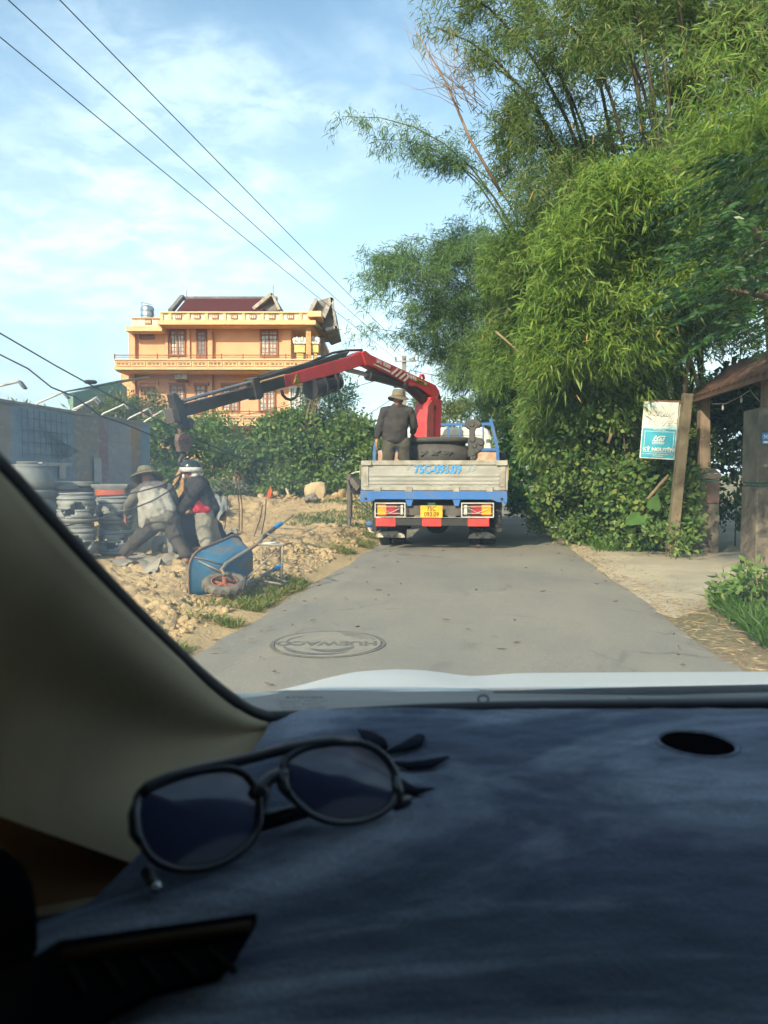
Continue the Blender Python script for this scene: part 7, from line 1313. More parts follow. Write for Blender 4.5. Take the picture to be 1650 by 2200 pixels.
# ------------------------------------------------------------------ odds and ends on the lot
def stick(a, b, r_, m, name, label, cat, bend=0.0):
    A, B_ = (P(*a) if len(a) == 3 else D(*a)), (P(*b) if len(b) == 3 else D(*b)); return tag(MB().tube([A, A.lerp(B_, 0.5) + Vector((bend, 0, bend)), B_], r_, 6).build(name, m, smooth=True), label, cat)
stick((548, 1172), (629, 1106, 10.2), 0.02, mat('grey_wood', (0.26, 0.21, 0.15), 0.9), 'wooden_pole', 'grey wooden pole slanting up past the barrow handle', 'pole')
for i, (a, b) in enumerate((((514, 1142), (505, 1010, 10.6)), ((520, 1146), (512, 1025, 10.6)), ((482, 1140), (488, 1045, 10.8)), ((546, 1152), (564, 1085, 10.6)))):
    stick(a, b, 0.009, M_TWIG, 'rebar_rod', ('tallest thin rusty rod upright behind the wheelbarrow', 'second thin rod crossing the tallest rod behind the barrow', 'lone thin rod upright beside the pale trousers', 'thin rods leaning beside the upper barrow handle')[i], 'rod', 0.03)
stick((562, 1158), (572, 1072, 10.6), 0.009, M_TWIG, 'rebar_rod', 'thin rod leaning above the upper blue grip', 'rod', 0.02)
stick((603, 1142), (742, 1146), 0.014, mat('grey_wood', (0.26, 0.21, 0.15), 0.9), 'fallen_cane', 'long thin cane lying flat on the clay beyond the barrow', 'cane', 0.02)
for k, (u0, v0, u1, v1) in enumerate(((330, 1232, 420, 1262), (345, 1248, 425, 1250), (390, 1242, 422, 1266))): stick((u0, v0), (u1, v1), 0.007, M_TWIG, 'twig', ('upper', 'middle', 'lower')[k] + ' loose wire twig on the clay ahead of the barrow tray', 'twig', 0.03)
bo = MB(); c = P(678, 1062, 20.6); bo.grid(lambda s, q_: Vector((0, 0, 0)), 1, 1); bo = MB().lathe([(0.26, -0.1), (0.30, 0.05), (0.295, 0.18), (0.27, 0.28), (0.14, 0.32), (0.01, 0.325)], 14, c, sy=0.7, square=0.6)
for i in range(len(bo.v)): x, y, z = bo.v[i]; k = float(fbm(np.array(x * 5), np.array(z * 5 + y * 3), 3)) - 0.5; bo.v[i] = (x + k * 0.12, y + k * 0.08, z + k * 0.10 + 0.05 * (x - c.x))
o = bo.build('boulder', mat('pale_boulder', (0.50, 0.39, 0.24), 0.95, bmp=0.5, bscale=9), smooth=True, sharp=35); tag(o, 'pale block of stone on the far clay bank', 'boulder')
for i, (u, v, d_, s_, m, lab) in enumerate(((590, 1062, 21, 0.16, M_DIRT, 'jagged clay lump at the bush foot left of the boulder'), (622, 1066, 20.4, 0.11, M_DIRT, 'small clay lump beside the boulder'), (668, 1068, 19.8, 0.15, mat('grey_rubble', (0.20, 0.18, 0.15), 0.95), 'grey rubble heap in front of the boulder'), (735, 1062, 20.5, 0.22, M_DIRT, 'rough clay mound between boulder and stabiliser leg'), (560, 1070, 21, 0.12, M_DIRT, 'low clay lump near the red scrap'))):
    c = P(u, v, d_); tag(lumps('clay_lump', np.array([c.x, c.x + s_, c.x - s_ * 0.8]), np.array([c.y] * 3), np.array([c.z, c.z - 0.05, c.z - 0.06]), np.array([s_, s_ * 0.7, s_ * 0.6]), m), lab, 'rock')
c = P(577, 1060, 20.8); rs_ = MB().prism([c + Vector((x, 0, z)) for x, z in ((-0.08, -0.12), (0.05, -0.13), (0.10, 0.08), (0.06, 0.20), (-0.02, 0.05))], (0.02, 0.05, 0)); tag(rs_.build('plastic_scrap', mat('red_plastic', (0.60, 0.10, 0.02), 0.4), bevel=0.01), 'small upright red plastic scrap on the clay bank', 'scrap')
stick((620, 1062, 21.0), (615, 1050, 21.2), 0.04, mat('pale_boulder', (0.50, 0.39, 0.24), 0.95), 'stake', 'short pale stake stuck in the far clay bank', 'stake')
c = D(797, 1150); wp = MB().grid(lambda s, q_: c + Vector(((s - 0.5) * 0.10 + 0.02 * math.sin(9 * q_), 0.05 * q_, 0.02 + 0.16 * q_ + 0.02 * math.sin(7 * s))), 6, 8); tag(wp.build('paper_scrap', mat('white_scrap', (0.55, 0.46, 0.44), 0.8), smooth=True), 'crumpled pinkish paper beside the rear truck wheel', 'paper')
c = P(795, 1126, 14.8); tag(MB().ell(c, (0.09, 0.06, 0.07)).build('blue_rag', mat('blue_rag', (0.06, 0.16, 0.32), 0.7, bmp=0.8, bscale=14), smooth=True), 'blue rag lying by the truck rear wheel', 'rag')
for (u, v, lab) in ((583, 1213, 'white pipe offcut under the lower barrow grip'), (600, 1206, 'white paper flake next to the lower barrow grip')):
    c = D(u, v); tag(MB().tube([c + Vector((-0.11, -0.03, 0.03)), c + Vector((0.10, 0.05, 0.045))], 0.014, 7).build('pipe_offcut', mat('white_pvc', (0.62, 0.62, 0.60), 0.5), smooth=True), lab, 'pipe')
# far pink wall at the bend
tag(MB().box((P(1098, 1040, 52).x, 52, 0.45), (1.6, 0.25, 0.9)).build('garden_wall', mat('pink_render', (0.50, 0.30, 0.22), 0.9), bevel=0.02), 'low pink rendered wall at the far road bend', 'wall')
# ------------------------------------------------------------------ dog
dg_ = G(1100, 1110, 0.02); dog = thing('dog', dg_, 'small white and black dog trotting on the road beyond the truck', 'dog', rz=R(-20)); Md = dog.matrix_basis.copy(); Md = Matrix.Translation(dg_) @ Matrix.Rotation(R(-20), 4, 'Z'); d_ = lambda x, y, z: Md @ Vector((x, y, z)); b = MB(); k = 1.0
b.cap(d_(0, -0.12, 0.235), d_(0, 0.02, 0.235), 0.078, 0.070); b.cap(d_(0, 0.02, 0.235), d_(0, 0.17, 0.24), 0.066, 0.062); b.cap(d_(0, -0.16, 0.26), d_(0, -0.22, 0.33), 0.050, 0.042); b.ell(d_(0, -0.245, 0.355), (0.048, 0.055, 0.046)); b.cap(d_(0, -0.28, 0.345), d_(0, -0.335, 0.335), 0.026, 0.019)
for s in (-1, 1):
    b.cap(d_(s * 0.032, -0.235, 0.385), d_(s * 0.045, -0.235, 0.425), 0.018, 0.006, n=6)
    b.cap(d_(s * 0.04, -0.14, 0.21), d_(s * 0.042, -0.15 + s * 0.03, 0.11), 0.032, 0.019); b.cap(d_(s * 0.042, -0.15 + s * 0.03, 0.11), d_(s * 0.042, -0.16 + s * 0.05, 0.015), 0.018, 0.015); b.cap(d_(s * 0.042, -0.16 + s * 0.05, 0.013), d_(s * 0.042, -0.19 + s * 0.05, 0.012), 0.016, 0.014)
    b.cap(d_(s * 0.042, 0.15, 0.21), d_(s * 0.045, 0.125 - s * 0.03, 0.13), 0.040, 0.025); b.cap(d_(s * 0.045, 0.125 - s * 0.03, 0.13), d_(s * 0.045, 0.185 - s * 0.03, 0.08), 0.022, 0.016); b.cap(d_(s * 0.045, 0.185 - s * 0.03, 0.08), d_(s * 0.045, 0.175 - s * 0.04, 0.015), 0.015, 0.014); b.cap(d_(s * 0.045, 0.175 - s * 0.04, 0.013), d_(s * 0.045, 0.145 - s * 0.04, 0.012), 0.016, 0.014)
chain(b, [d_(0, 0.2, 0.27), d_(0, 0.27, 0.34), d_(0, 0.26, 0.41)], [0.020, 0.015, 0.008])
def dog_mat():
    m, t, bs, o = nt('dog_coat'); c = cmix(t, rng(t, noise(t, 6.5, 2), 0.49, 0.53), (0.62, 0.58, 0.50), (0.03, 0.028, 0.026)); t.links.new(c, bs.inputs['Base Color']); bs.inputs['Roughness'].default_value = 0.9; return m
flesh('body', b, dog_mat(), dog, 0.008, 3)
# ------------------------------------------------------------------ manhole cover
mc = G(705, 1383, 0.03); mh = thing('manhole_cover', (mc.x, mc.y, 0.031), 'round iron manhole cover with raised lettering set in the asphalt', 'manhole cover'); rm = 0.41
M_IRN = mat('worn_iron', (0.255, 0.237, 0.195), 0.75, 0.0, col2=(0.21, 0.20, 0.165), scale=10); M_IRD = mat('iron_recess', (0.105, 0.107, 0.098), 0.75, col2=(0.16, 0.155, 0.135), scale=9, lo=0.45, hi=0.65)
MB().lathe([(rm, 0.0), (rm, 0.004), (rm * 0.93, 0.004), (rm * 0.93, 0.0)], 56, (0, 0, 0)).build('frame', M_IRD, mh, world=False); MB().lathe([(rm * 0.915, 0.0), (rm * 0.915, 0.0055), (0.002, 0.006)], 56).build('lid', M_IRN, mh, world=False)
def arcp(mb, r0, r1, a0, a1, z, n_=20, taper=False):
    v = []
    for k in range(n_ + 1):
        a_ = R(a0 + (a1 - a0) * k / n_); w_ = math.sin(math.pi * k / n_) if taper else 1.0
        v += [(r0 * math.cos(a_) * rm, r0 * math.sin(a_) * rm, z), ((r0 + (r1 - r0) * w_) * math.cos(a_) * rm, (r0 + (r1 - r0) * w_) * math.sin(a_) * rm, z)]
    mb.add(v, [(2 * k, 2 * k + 1, 2 * k + 3, 2 * k + 2) for k in range(n_)])
ar = MB(); arcp(ar, 0.76, 0.90, 195, 300, 0.0075, taper=True); ar.build('crescent', M_IRD, mh, world=False); ar = MB(); arcp(ar, 0.50, 0.70, 235, 335, 0.0075, taper=True); ar.build('crescent', M_IRD, mh, world=False)
ar = MB(); arcp(ar, 0.72, 0.76, 120, 190, 0.0075, taper=True); ar.build('crescent', M_IRD, mh, world=False)
for k in range(3): ar = MB(); arcp(ar, 0.82 - 0.09 * k, 0.845 - 0.09 * k, 15 + 6 * k, 80 - 6 * k, 0.0075); ar.build('groove', M_IRD, mh, world=False)
text_mesh('raised_letters', 'HUEWACO', 0.17, M_IRD, Matrix.Translation((mc.x - 0.01, mc.y - 0.02, 0.0385)) @ Matrix.Rotation(math.pi, 4, 'Z'), mh, bold=0.006, ext=0.001, sx=0.82)
# ------------------------------------------------------------------ the car we sit in
DZ = 1.075                                       # level of the dashboard top
def GD(u, v, z=DZ): return G(u, v, z)
car = thing('car', (0.5, 0.0, 0.0), 'car seen from inside, with beige pillar trim and silver bonnet', 'car')
M_BEIGE = mat('beige_trim', (0.47, 0.385, 0.255), 0.75, col2=(0.42, 0.34, 0.22), scale=3, bmp=0.04, bscale=260, spec=0.3, fine=0.1)
M_SEAL = mat('window_seal', (0.012, 0.014, 0.018), 0.6, fine=0); M_PLAST = mat('dash_plastic', (0.010, 0.010, 0.011), 0.6, bmp=0.2, bscale=300)
M_SILVER = mat('bonnet_silver', (0.50, 0.53, 0.53), 0.55, 0.0, col2=(0.52, 0.54, 0.54), scale=2, fine=0.03); M_COWL = mat('cowl_grey', (0.13, 0.135, 0.13), 0.6, scale=6)
SEAL = [(-260, 800, 0.200), (-120, 935, 0.235), (0, 1046, 0.265), (100, 1152, 0.295), (200, 1256, 0.325), (300, 1354, 0.36), (400, 1447, 0.40), (470, 1502, 0.435), (525, 1535, 0.462), (565, 1549, 0.478)]
LOW = [(-420, 1700, 0.15), (-320, 1900, 0.17), (-200, 2000, 0.20), (0, 2090, 0.335), (90, 2050, 0.345), (200, 2000, 0.352), (300, 1910, 0.365), (400, 1810, 0.390), (525, 1700, 0.432), (620, 1620, 0.470)]
sp_ = [P(*s) for s in SEAL]; lp_ = [(P(*s) if s[2] else GD(s[0], s[1], DZ - 0.012)) for s in LOW]
def crv(pts, t):
    n_ = len(pts) - 1; x = min(max(t, 0), 1) * n_; i = min(int(x), n_ - 1); f = x - i
    p0, p1, p2, p3 = pts[max(i - 1, 0)], pts[i], pts[i + 1], pts[min(i + 2, n_)]
    return 0.5 * ((2 * p1) + (p2 - p0) * f + (2 * p0 - 5 * p1 + 4 * p2 - p3) * f * f + (3 * p1 - p0 - 3 * p2 + p3) * f ** 3)
def trim(s, t):
    a, b = crv(sp_, s), crv(lp_, s); p = a.lerp(b, t); k = 4 * t * (1 - t)
    out = Vector((-0.030, -0.004, 0.0)); roll = math.exp(-((t - 0.10) / 0.10) ** 2) * min(1, (a - b).length / 0.12)
    return p + out * k * min(1, (a - b).length / 0.15) + Vector((0.010, -0.006, 0.004)) * roll
tr_ = MB().grid(trim, 60, 36).build('pillar_trim', M_BEIGE, car, smooth=True); tr_.modifiers.new('t', 'SOLIDIFY').thickness = 0.003
bsl = [P(*s) for s in ((565, 1549, 0.478), (640, 1548, 0.488), (760, 1541, 0.486), (900, 1533, 0.487), (1100, 1527, 0.489), (1400, 1522, 0.490), (1700, 1519, 0.488), (2100, 1519, 0.48))]
full = [crv(sp_, k / 48) for k in range(49)] + [crv(bsl, k / 30) for k in range(1, 31)]
MB().tube([p + Vector((0.002, 0.0, 0.002)) for p in full], [0.0062 if k < 40 else 0.0056 for k in range(len(full))], 10, flat=0.8).build('window_seal', M_SEAL, car, smooth=True)
# windscreen: a clear tinted pane from cowl to roof
ws = MB().grid(lambda s, t: (-0.50 + 1.85 * s, 0.600 - 0.70 * t - 0.08 * (2 * s - 1) ** 2, 1.060 + 0.475 * t), 20, 10).build('windscreen', clear_mat('windscreen_glass', (0.93, 0.955, 0.95)), car, smooth=True)
# dust on the inside of the glass: a thin film with a heavier smear low on the left that also imitates milky glare
def dust():
    m = bpy.data.materials.new('glass_dust'); m.use_nodes = True; t = m.node_tree; t.nodes.clear(); out = t.nodes.new('ShaderNodeOutputMaterial'); v = t.nodes.new('ShaderNodeVolumePrincipled')
    v.inputs['Color'].default_value = (0.92, 0.95, 1.0, 1); v.inputs['Anisotropy'].default_value = 0.2
    tcn = t.nodes.new('ShaderNodeTexCoord'); d = t.nodes.new('ShaderNodeVectorMath'); d.operation = 'DISTANCE'; d.inputs[1].default_value = DUST_C; t.links.new(tcn.outputs['Object'], d.inputs[0])
    f = rng(t, d.outputs['Value'], 0.01, 0.13, 1.0, 0.0); nz = rng(t, noise(t, 22, 4, 0.6, dist=0.8), 0.35, 0.65, 0.25, 1.0)
    mu = t.nodes.new('ShaderNodeMath'); mu.operation = 'MULTIPLY'; t.links.new(f, mu.inputs[0]); t.links.new(nz, mu.inputs[1])
    ma = t.nodes.new('ShaderNodeMath'); ma.operation = 'MULTIPLY_ADD'; t.links.new(mu.outputs[0], ma.inputs[0]); ma.inputs[1].default_value = 75.0; ma.inputs[2].default_value = 10.0; t.links.new(ma.outputs[0], v.inputs['Density'])
    t.links.new(v.outputs[0], out.inputs['Volume']); return m
DUST_C = tuple(P(150, 1010, 0.26))
MB().prism([Vector((-0.40, y, z)) for y, z in ((0.502, 1.066), (0.060, 1.372), (0.0637, 1.3752), (0.5057, 1.0692))], (1.6, 0, 0)).build('dust_film', dust(), car)['kind'] = 'stuff'
# cabin shell, unseen: roof front and dark side glass shaped to shade the dash
M_SHELL = mat('cabin_lining', (0.22, 0.20, 0.16), 0.9)
MB().prism([Vector((-0.50, y, z)) for y, z in ((-2.3, 1.50), (-0.5, 1.53), (-0.1, 1.46), (0.165, 1.372), (0.175, 1.385), (-0.1, 1.50), (-0.5, 1.57), (-2.3, 1.56))], (1.85, 0, 0)).build('roof', M_SHELL, car); MB().bb(-0.50, 1.35, -2.34, -2.3, 0.3, 1.57).build('tailgate_panel', M_SHELL, car); MB().bb(-0.50, 1.35, -2.3, 0.35, 0.28, 0.32).build('floor', M_SHELL, car)
for x, s in ((-0.50, -1), (1.35, 1)):
    MB().bb(x, x + 0.04 * s, -2.3, 0.50, 0.3, 1.08).build('door', M_SHELL, car); MB().add([(x, -2.3, 1.08), (x, 0.46, 1.08), (x, -0.19, 1.535), (x, -2.3, 1.535)], [(0, 1, 2, 3)]).build('side_window', clear_mat('side_glass', (0.10, 0.11, 0.11)), car)
    MB().bar((x, 0.52, 1.05), (x, -0.21, 1.56), 0.05, 0.06).build('pillar', M_SHELL, car)
# dashboard body below the mat
MB().prism([Vector((-0.45, y, z)) for y, z in ((-0.02, 0.50), (0.02, 0.98), (0.12, DZ - 0.060), (0.30, DZ - 0.055), (0.485, DZ - 0.055), (0.485, 0.5))], (1.8, 0, 0)).build('dashboard', M_PLAST, car)
# bonnet, cowl and wipers
def bon(s, t):
    x = -0.55 + 1.9 * s; d = 0.745 + 1.0 * t; z = 1.0115 - 0.19 * (d - 0.745) - 0.10 * (d - 0.745) ** 2
    z += min(1.0, t * 7) * (0.0070 * math.exp(-((x + 0.02) / 0.075) ** 2) - 0.005 * math.exp(-((x - 0.095) / 0.045) ** 2)) + 0.003 * math.sin(2.2 * (x - 0.1)) - 0.22 * max(0.0, -0.085 - x) ** 1.0 - 0.10 * max(0.0, x - 0.95)
    return Vector((x + 0.10 * (d - 0.7), d, z))
MB().grid(bon, 80, 26).build('bonnet', M_SILVER, car, smooth=True)
def cow(s, t): x = -0.45 + 1.75 * s; return Vector((x, 0.492 + 0.243 * t, 1.0665 - 0.0530 * t - 0.004 * math.sin(math.pi * t) - 0.12 * max(0, -0.10 - x)))
MB().grid(cow, 50, 6).build('cowl', M_COWL, car, smooth=True)
MB().tube([P(480, 1497, 0.70), P(620, 1497, 0.72), P(800, 1494, 0.725), P(1000, 1489, 0.73), P(1030, 1488, 0.73)], 0.0042, 8).build('cowl_lip', mat('cowl_lip_silver', (0.55, 0.58, 0.57), 0.5), car, smooth=True)
MB().tube([P(1060, 1493, 0.715), P(1200, 1489, 0.71), P(1400, 1484, 0.70), P(1700, 1478, 0.69)], 0.004, 8).build('bonnet_gap', M_SEAL, car, smooth=True)
for u, v in ((1038, 1502), (1354, 1511)): c = P(u, v, 0.60); MB().tube([c + Vector((0.0042 * math.cos(k * 0.5236), 0.0, 0.0036 * math.sin(k * 0.5236))) for k in range(12)], 0.0013, 6, closed=True).build('cowl_clip', mat('clip_grey', (0.07, 0.075, 0.075), 0.5), car, smooth=True)
MB().tube([P(1450, 1515, 0.58), P(1540, 1512, 0.58), P(1600, 1508, 0.585), P(1760, 1498, 0.60)], [0.0012, 0.003, 0.0036, 0.003], 8).build('wiper', M_SEAL, car, smooth=True)
# print on the glass
gl = lambda u, v: (lambda r_: Vector((0, 0, HC)) + r_ * ((1.045 + 0.70 * 0.560 - HC) / (r_.z + 0.70 * r_.y)))(ray(u, v))
prt = mat('glass_print', (0.02, 0.02, 0.022), 0.7); MG = lambda u, v: facing(gl(u, v) - Vector((0, 0.004, 0.003)), (-1, 0, 0), (0, -0.7, 0.49))
text_mesh('glass_print', 'TOYOTA', 0.0042, prt, MG(655, 1486), car, ext=0.0001, sx=1.6)
mb = MB()
for k, (u0, u1, v) in enumerate(((602, 645, 1494), (655, 706, 1493), (602, 640, 1500), (650, 690, 1500), (606, 648, 1507), (660, 700, 1507), (610, 640, 1514))):
    u = u0
    while u < u1: w_ = random.uniform(3, 8); a, b_ = gl(u, v) - Vector((0, 0.004, 0.003)), gl(min(u + w_, u1), v) - Vector((0, 0.004, 0.003)); mb.bar(a, b_, 0.0010, 0.0002); u += w_ + 3
o = mb.build('glass_print_line', prt, car); o['kind'] = 'stuff'
# corner vent under the left edge of the mat
def dp(u, v, dz=0.0): return GD(u, v, DZ + dz)
av = MB().prism([dp(u, v, 0.006) for u, v in ((-150, 2140), (60, 2085), (130, 2040), (300, 2015), (552, 1980), (545, 2000), (500, 2075), (470, 2110), (330, 2145), (180, 2230), (-150, 2330))], (0, 0, 0.003)).build('air_vent', mat('vent_black', (0.004, 0.004, 0.005), 1.0, spec=0.0, fine=0), car)
MB().tube([dp(135, 2052, 0.011), dp(250, 2033, 0.012), dp(400, 2010, 0.012), dp(540, 1990, 0.011)], 0.0017, 8).build('vent_trim', mat('vent_brown', (0.035, 0.022, 0.014), 0.8, spec=0.05), av, smooth=True)
for k in range(5): a, b_ = dp(150 + 75 * k, 2075 - 9 * k, 0.010), dp(185 + 80 * k, 2135 - 12 * k, 0.010); MB().tube([a, b_], 0.0010, 6).build('vent_slat', mat('vent_slat', (0.010, 0.009, 0.008), 1.0, spec=0.0), av)
# brown door capping and dark speaker housing low on the left
MB().grid(lambda s, t: P(-120 + 410 * s, (1712 + 145 * s) * (1 - t) + (1990 - 80 * s) * t, 0.292 + 0.022 * s + 0.006 * math.sin(math.pi * t)), 16, 10).build('door_capping', mat('wood_brown', (0.21, 0.10, 0.045), 0.8), car, smooth=True)
sp2 = MB().prism([P(-120 + x, y, 0.225) for x, y in ((0, 1815), (70, 1802), (140, 1812), (180, 1845), (205, 1895), (215, 1960), (215, 2060), (0, 2060))], (-0.01, -0.02, 0.0)).build('speaker_housing', mat('vent_black', (0.004, 0.004, 0.005), 1.0, spec=0.0, fine=0), car, bevel=0.004)
# ------------------------------------------------------------------ plush mat
def mat_fabric():
    m, t, b, o = nt('navy_plush')
    a = rng(t, noise(t, 4, 6, 0.62, stretch=(0.6, 1.5, 1), dist=2.2), 0.42, 0.58); c = cmix(t, a, (0.042, 0.049, 0.068), (0.20, 0.222, 0.26))
    c = cmix(t, rng(t, noise(t, 22, 5, 0.65, stretch=(0.5, 1.3, 1), dist=0.8), 0.52, 0.70, 0, 0.6), c, (0.022, 0.028, 0.046)); c = cmix(t, rng(t, noise(t, 600, 2), 0.3, 0.7, 0, 0.5), c, (0.022, 0.028, 0.042))
    t.links.new(c, b.inputs['Base Color']); b.inputs['Roughness'].default_value = 0.95; b.inputs['Specular IOR Level'].default_value = 0.1
    b.inputs['Sheen Weight'].default_value = 0.35; b.inputs['Sheen Roughness'].default_value = 0.4; b.inputs['Sheen Tint'].default_value = (0.5, 0.65, 1.0, 1)
    bump(t, b, noise(t, 700, 3), 0.6, 0.002); return m
MF = mat_fabric()
dm = thing('dashboard_mat', (0.3, 0.3, DZ), 'navy plush mat covering the car dashboard', 'mat')
nu, nv_ = 380, 170
left = [(GD(u, v).x, GD(u, v).y) for u, v in ((-400, 2500), (0, 1975), (100, 1938), (200, 1900), (300, 1805), (400, 1710), (508, 1632), (566, 1562))]
ly_ = np.array([p[1] for p in left]); lx_a = np.array([p[0] for p in left])
ybase = np.array([p.y for p in bsl]) - 0.004; xbase = np.array([p.x for p in bsl])
S_, T_ = np.meshgrid(np.linspace(0, 1, nu), np.linspace(0, 1, nv_), indexing='xy')
X0 = np.interp(np.linspace(0.06, 0.476, nv_), ly_[np.argsort(ly_)], lx_a[np.argsort(ly_)])[:, None]
Xm = X0 + (1.15 - X0) * S_ ** 1.25
yend = np.interp(Xm, xbase, ybase); Ym = 0.06 + (yend - 0.06) * T_
Zm = DZ + 0.0025 * (fbm(Xm * 14, Ym * 30, 3) - 0.5) + 0.0016 * (fbm(Xm * 60, Ym * 110, 2) - 0.5) - 0.012 * sstep(0.12, 0.06, Ym)
Zm = Zm - 0.006 * sstep(0.03, 0.0, Xm - X0)
hc2 = GD(1497, 1597); hr2 = 0.0205
V = np.stack([Xm, Ym, Zm], -1).reshape(-1, 3); idx = np.arange(nu * nv_).reshape(nv_, nu); Q = np.stack([idx[:-1, :-1], idx[:-1, 1:], idx[1:, 1:], idx[1:, :-1]], -1).reshape(-1, 4)
qc = V[Q].mean(1); Q = Q[((qc[:, 0] - hc2.x) ** 2 + (qc[:, 1] - hc2.y) ** 2) > hr2 ** 2]
mesh_np('fabric', V, Q, MF, dm, smooth=True)
rim_ = MB().tube([(hc2.x + (hr2 + 0.0012) * math.cos(k * 0.1963), hc2.y + (hr2 + 0.0012) * math.sin(k * 0.1963), DZ - 0.0004) for k in range(32)], 0.0015, 8, closed=True).build('hole_rim', MF, dm, smooth=True)
MB().lathe([(hr2 + 0.001, -0.0005), (hr2 + 0.001, -0.045), (0.001, -0.046)], 32, (hc2.x, hc2.y, DZ)).build('sensor_well', mat('well_black', (0.003, 0.003, 0.0035), 1.0, spec=0.0, fine=0), dm, smooth=True, sharp=40)
# dark appliqué petals beside the glasses
M_APP = mat('applique_black', (0.010, 0.012, 0.020), 0.95, spec=0.05)
def petal(px, w):
    pts_ = [dp(u, v, 0.0025) for u, v in px]; MB().tube(pts_, w, 8, flat=0.35).build('petal', M_APP, dm, smooth=True)
petal([(770, 1568), (790, 1577), (806, 1590), (817, 1607)], [0.0011, 0.0047, 0.0062, 0.0047]); petal([(828, 1618), (862, 1607), (888, 1597), (903, 1580)], [0.0020, 0.0041, 0.0057, 0.0030]); petal([(842, 1638), (880, 1645), (920, 1641), (962, 1626)], [0.0020, 0.0043, 0.0049, 0.0014]); petal([(852, 1675), (872, 1694), (895, 1700), (932, 1694)], [0.0027, 0.0047, 0.0038, 0.0008])
# ------------------------------------------------------------------ sunglasses
b0_, b1_ = GD(394, 1868, DZ + 0.005), GD(733, 1771, DZ + 0.005); gx = (b1_ - b0_).normalized(); gu = Vector((0.10, 0.62, 0.78)); gu = (gu - gx * gu.dot(gx)).normalized(); gn = gx.cross(gu)
if gn.y > 0: gn = -gn
def SGp(u, v, off=0.0):
    r_ = ray(u, v); o_ = Vector((0, 0, HC)); c = b0_ + gn * off; return o_ + r_ * ((c - o_).dot(gn) / r_.dot(gn))
sgl = thing('sunglasses', (b0_ + b1_) / 2, 'black double-bridge sunglasses resting on the navy mat', 'sunglasses')
M_FR = mat('frame_acetate', (0.012, 0.016, 0.026), 0.28, spec=0.6, fine=0)
def lens_mat():
    m, t, b, o = nt('tint_reflection_lens'); b.inputs['Base Color'].default_value = (0.035, 0.042, 0.085, 1); b.inputs['Roughness'].default_value = 0.10; b.inputs['Specular IOR Level'].default_value = 0.6; b.inputs['Coat Weight'].default_value = 0.25; return m  # own tint plus the bluish sky reflection put into the base colour
M_LENS = lens_mat()
zp = lambda x, y: (200 + x / 2.0625, 1440 + y / 2.0625)
LI = [(200, 640), (216, 742), (278, 832), (385, 874), (522, 862), (634, 808), (712, 722), (728, 630), (716, 540), (670, 470), (596, 442), (500, 448), (380, 474), (290, 508), (214, 550)]
RI = [(852, 420), (848, 472), (880, 545), (940, 608), (1010, 650), (1100, 668), (1200, 656), (1285, 614), (1330, 562), (1338, 500), (1312, 428), (1260, 368), (1180, 330), (1080, 324), (960, 345), (885, 380)]
def smooth_loop(px, n_=64):
    m_ = len(px); out = []
    for k in range(n_):
        x = k / n_ * m_; i = int(x); f = x - i; p0, p1, p2, p3 = [Vector((*px[(i + j) % m_], 0)) for j in (-1, 0, 1, 2)]
        q_ = 0.5 * ((2 * p1) + (p2 - p0) * f + (2 * p0 - 5 * p1 + 4 * p2 - p3) * f * f + (3 * p1 - p0 - 3 * p2 + p3) * f ** 3); out.append((q_.x, q_.y))
    return out
for px, nm in ((LI, 'left'), (RI, 'right')):
    lp2 = smooth_loop(px); cxx = sum(p[0] for p in lp2) / 64; cyy = sum(p[1] for p in lp2) / 64
    rimo = MB().tube([SGp(*zp(cxx + (x - cxx) * 1.035, cyy + (y - cyy) * 1.035)) for x, y in lp2], 0.0016, 12, closed=True, flat=1.3).build('rim', M_FR, sgl, smooth=True)
    mb = MB(); mb.v = [tuple(SGp(*zp(cxx, cyy), 0.0032))]
    for k, sc_ in ((1, 0.5), (2, 1.0)): mb.v += [tuple(SGp(*zp(cxx + (x - cxx) * sc_, cyy + (y - cyy) * sc_), 0.0032 * (1 - sc_ * sc_))) for x, y in lp2]
    mb.f = [(0, 1 + k, 1 + (k + 1) % 64) for k in range(64)] + [(1 + k, 65 + k, 65 + (k + 1) % 64, 1 + (k + 1) % 64) for k in range(64)]
    mb.build('lens', M_LENS, rimo, smooth=True)
def bar_(name, px, r_, flat=1.0, off=0.0): return MB().tube([SGp(*zp(x, y), off) for x, y in px], r_, 10, flat=flat).build(name, M_FR, sgl, smooth=True)
bar_('brow_bar', [(210, 556), (245, 522), (330, 484), (460, 444), (600, 412), (720, 384), (850, 350), (960, 330), (1060, 318), (1170, 322)], [0.0018, 0.0020, 0.0019, 0.0017, 0.0016, 0.0016, 0.0017, 0.0018, 0.0019, 0.0017], 1.5)
bar_('nose_bridge', [(715, 560), (745, 520), (785, 480), (830, 462), (850, 470)], [0.0030, 0.0027, 0.0023, 0.0025, 0.003], 1.2); bar_('nose_bridge', [(730, 500), (760, 540), (748, 620)], [0.0028, 0.0025, 0.0015]); bar_('nose_bridge', [(835, 440), (845, 520), (880, 570)], [0.0030, 0.0026, 0.0015])
bar_('end_piece', [(205, 560), (180, 640), (185, 720), (215, 765)], [0.0018, 0.0022, 0.0022, 0.0018], 1.2); bar_('end_piece', [(1335, 470), (1352, 540), (1350, 590)], [0.0018, 0.0026, 0.0020], 1.2)
hA = SGp(*zp(170, 690)); hB = SGp(*zp(1365, 600))
tA = GD(335, 1905, DZ + 0.004); tA0 = GD(312, 1872, DZ + 0.006); MB().tube([tA0, tA0.lerp(tA, 0.5), tA], [0.0019, 0.0018, 0.0017], 8, flat=1.4).build('temple', M_FR, sgl, smooth=True)
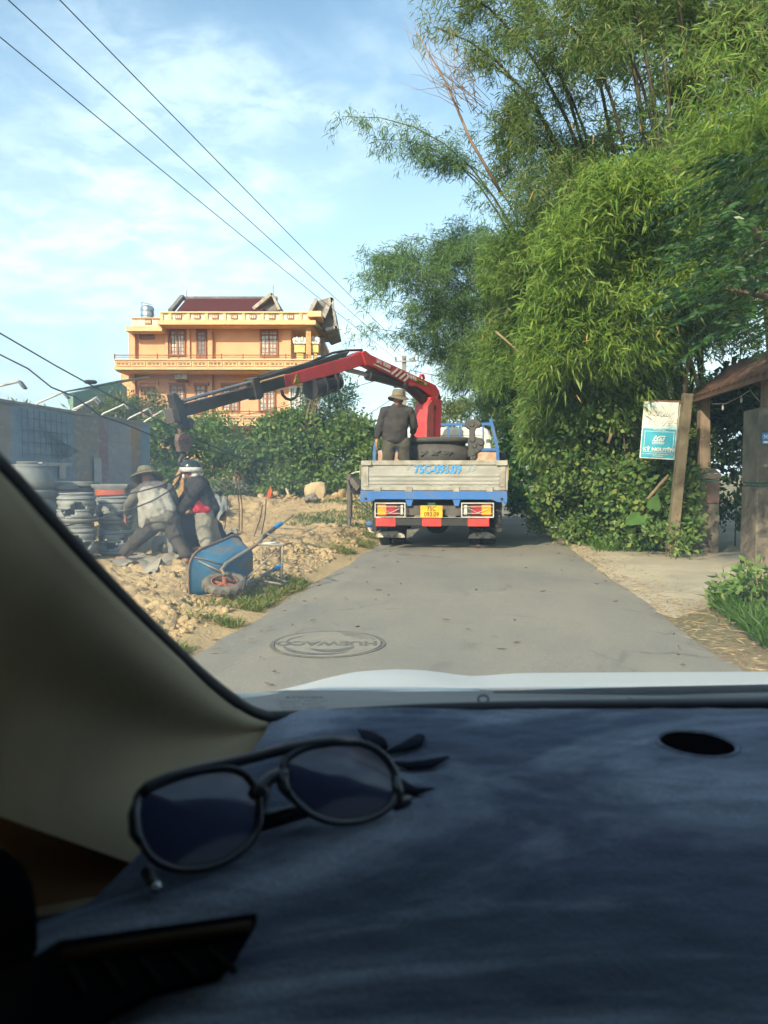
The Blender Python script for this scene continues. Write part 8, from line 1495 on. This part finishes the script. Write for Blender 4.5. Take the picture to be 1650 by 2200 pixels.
MB().ell(tA, (0.0022, 0.0022, 0.0022)).build('temple_glint', M_CROD, sgl, smooth=True)  # chrome bead added for the glint at the temple tip
tB = GD(875, 1722, DZ + 0.005); MB().tube([hB + Vector((-0.003, 0.0, 0.0)), tB, tB + Vector((-0.004, -0.002, -0.001))], [0.0022, 0.0024, 0.0020], 8, flat=1.3).build('temple', M_FR, sgl, smooth=True)
MB().tube([GD(560, 1768, DZ + 0.007), GD(660, 1738, DZ + 0.008)], 0.0026, 8, flat=1.6).build('temple', M_FR, sgl, smooth=True)
# ------------------------------------------------------------------ greenery behind the lens, which dapples the verge and the road
def over(base, tips, label):
    root = thing('bamboo', (base[0], base[1], 0), label, 'bamboo', 'bamboo clumps along the road'); S = []; DV = []
    for tip in tips:
        tip = np.array(tip, float); B = np.array((base[0] + RNG.normal() * 0.2, base[1] + RNG.normal() * 0.2, -0.05)); Cc = B + (tip - B) * np.array([0.15, 0.15, 0]) + np.array([0, 0, tip[2] * 1.1])
        MB().tube([Vector(bez(B, Cc, tip, q_ / 11)) for q_ in range(12)], [0.045 * (1 - 0.88 * q_ / 11) for q_ in range(12)], 6).build('culm', M_CULM, root, smooth=True)
        for a_ in range(26):
            t = 0.5 + 0.5 * (a_ + RNG.random()) / 26; p = bez(B, Cc, tip, t); dd = unit(RNG.normal(size=3) * np.array([1, 1, 0.5])); s = (np.arange(9) + RNG.random(9)) / 9
            S.append(p[None] + dd[None] * (s * 1.1)[:, None] - np.array([0, 0, 0.4])[None] * (s ** 2)[:, None]); DV.append(np.repeat(dd[None], 9, 0))
    b_, ax_2, Lr, Wr = sprays(np.concatenate(S), unit(np.concatenate(DV)), 8, 0.2, 0.03, 0.4, 1.0); leaf_cloud('crown', b_, ax_2, Lr, Wr, LM_BAM, root)
over((3.6, 0.2), [(-1.6, 1.3, 7.4), (-0.6, 1.6, 7.8), (0.5, 1.9, 8.0), (-1.0, 0.6, 8.2), (0.2, 2.6, 7.4), (1.2, 2.4, 7.2)], 'bamboo rooted beside the car, arching over its roof')
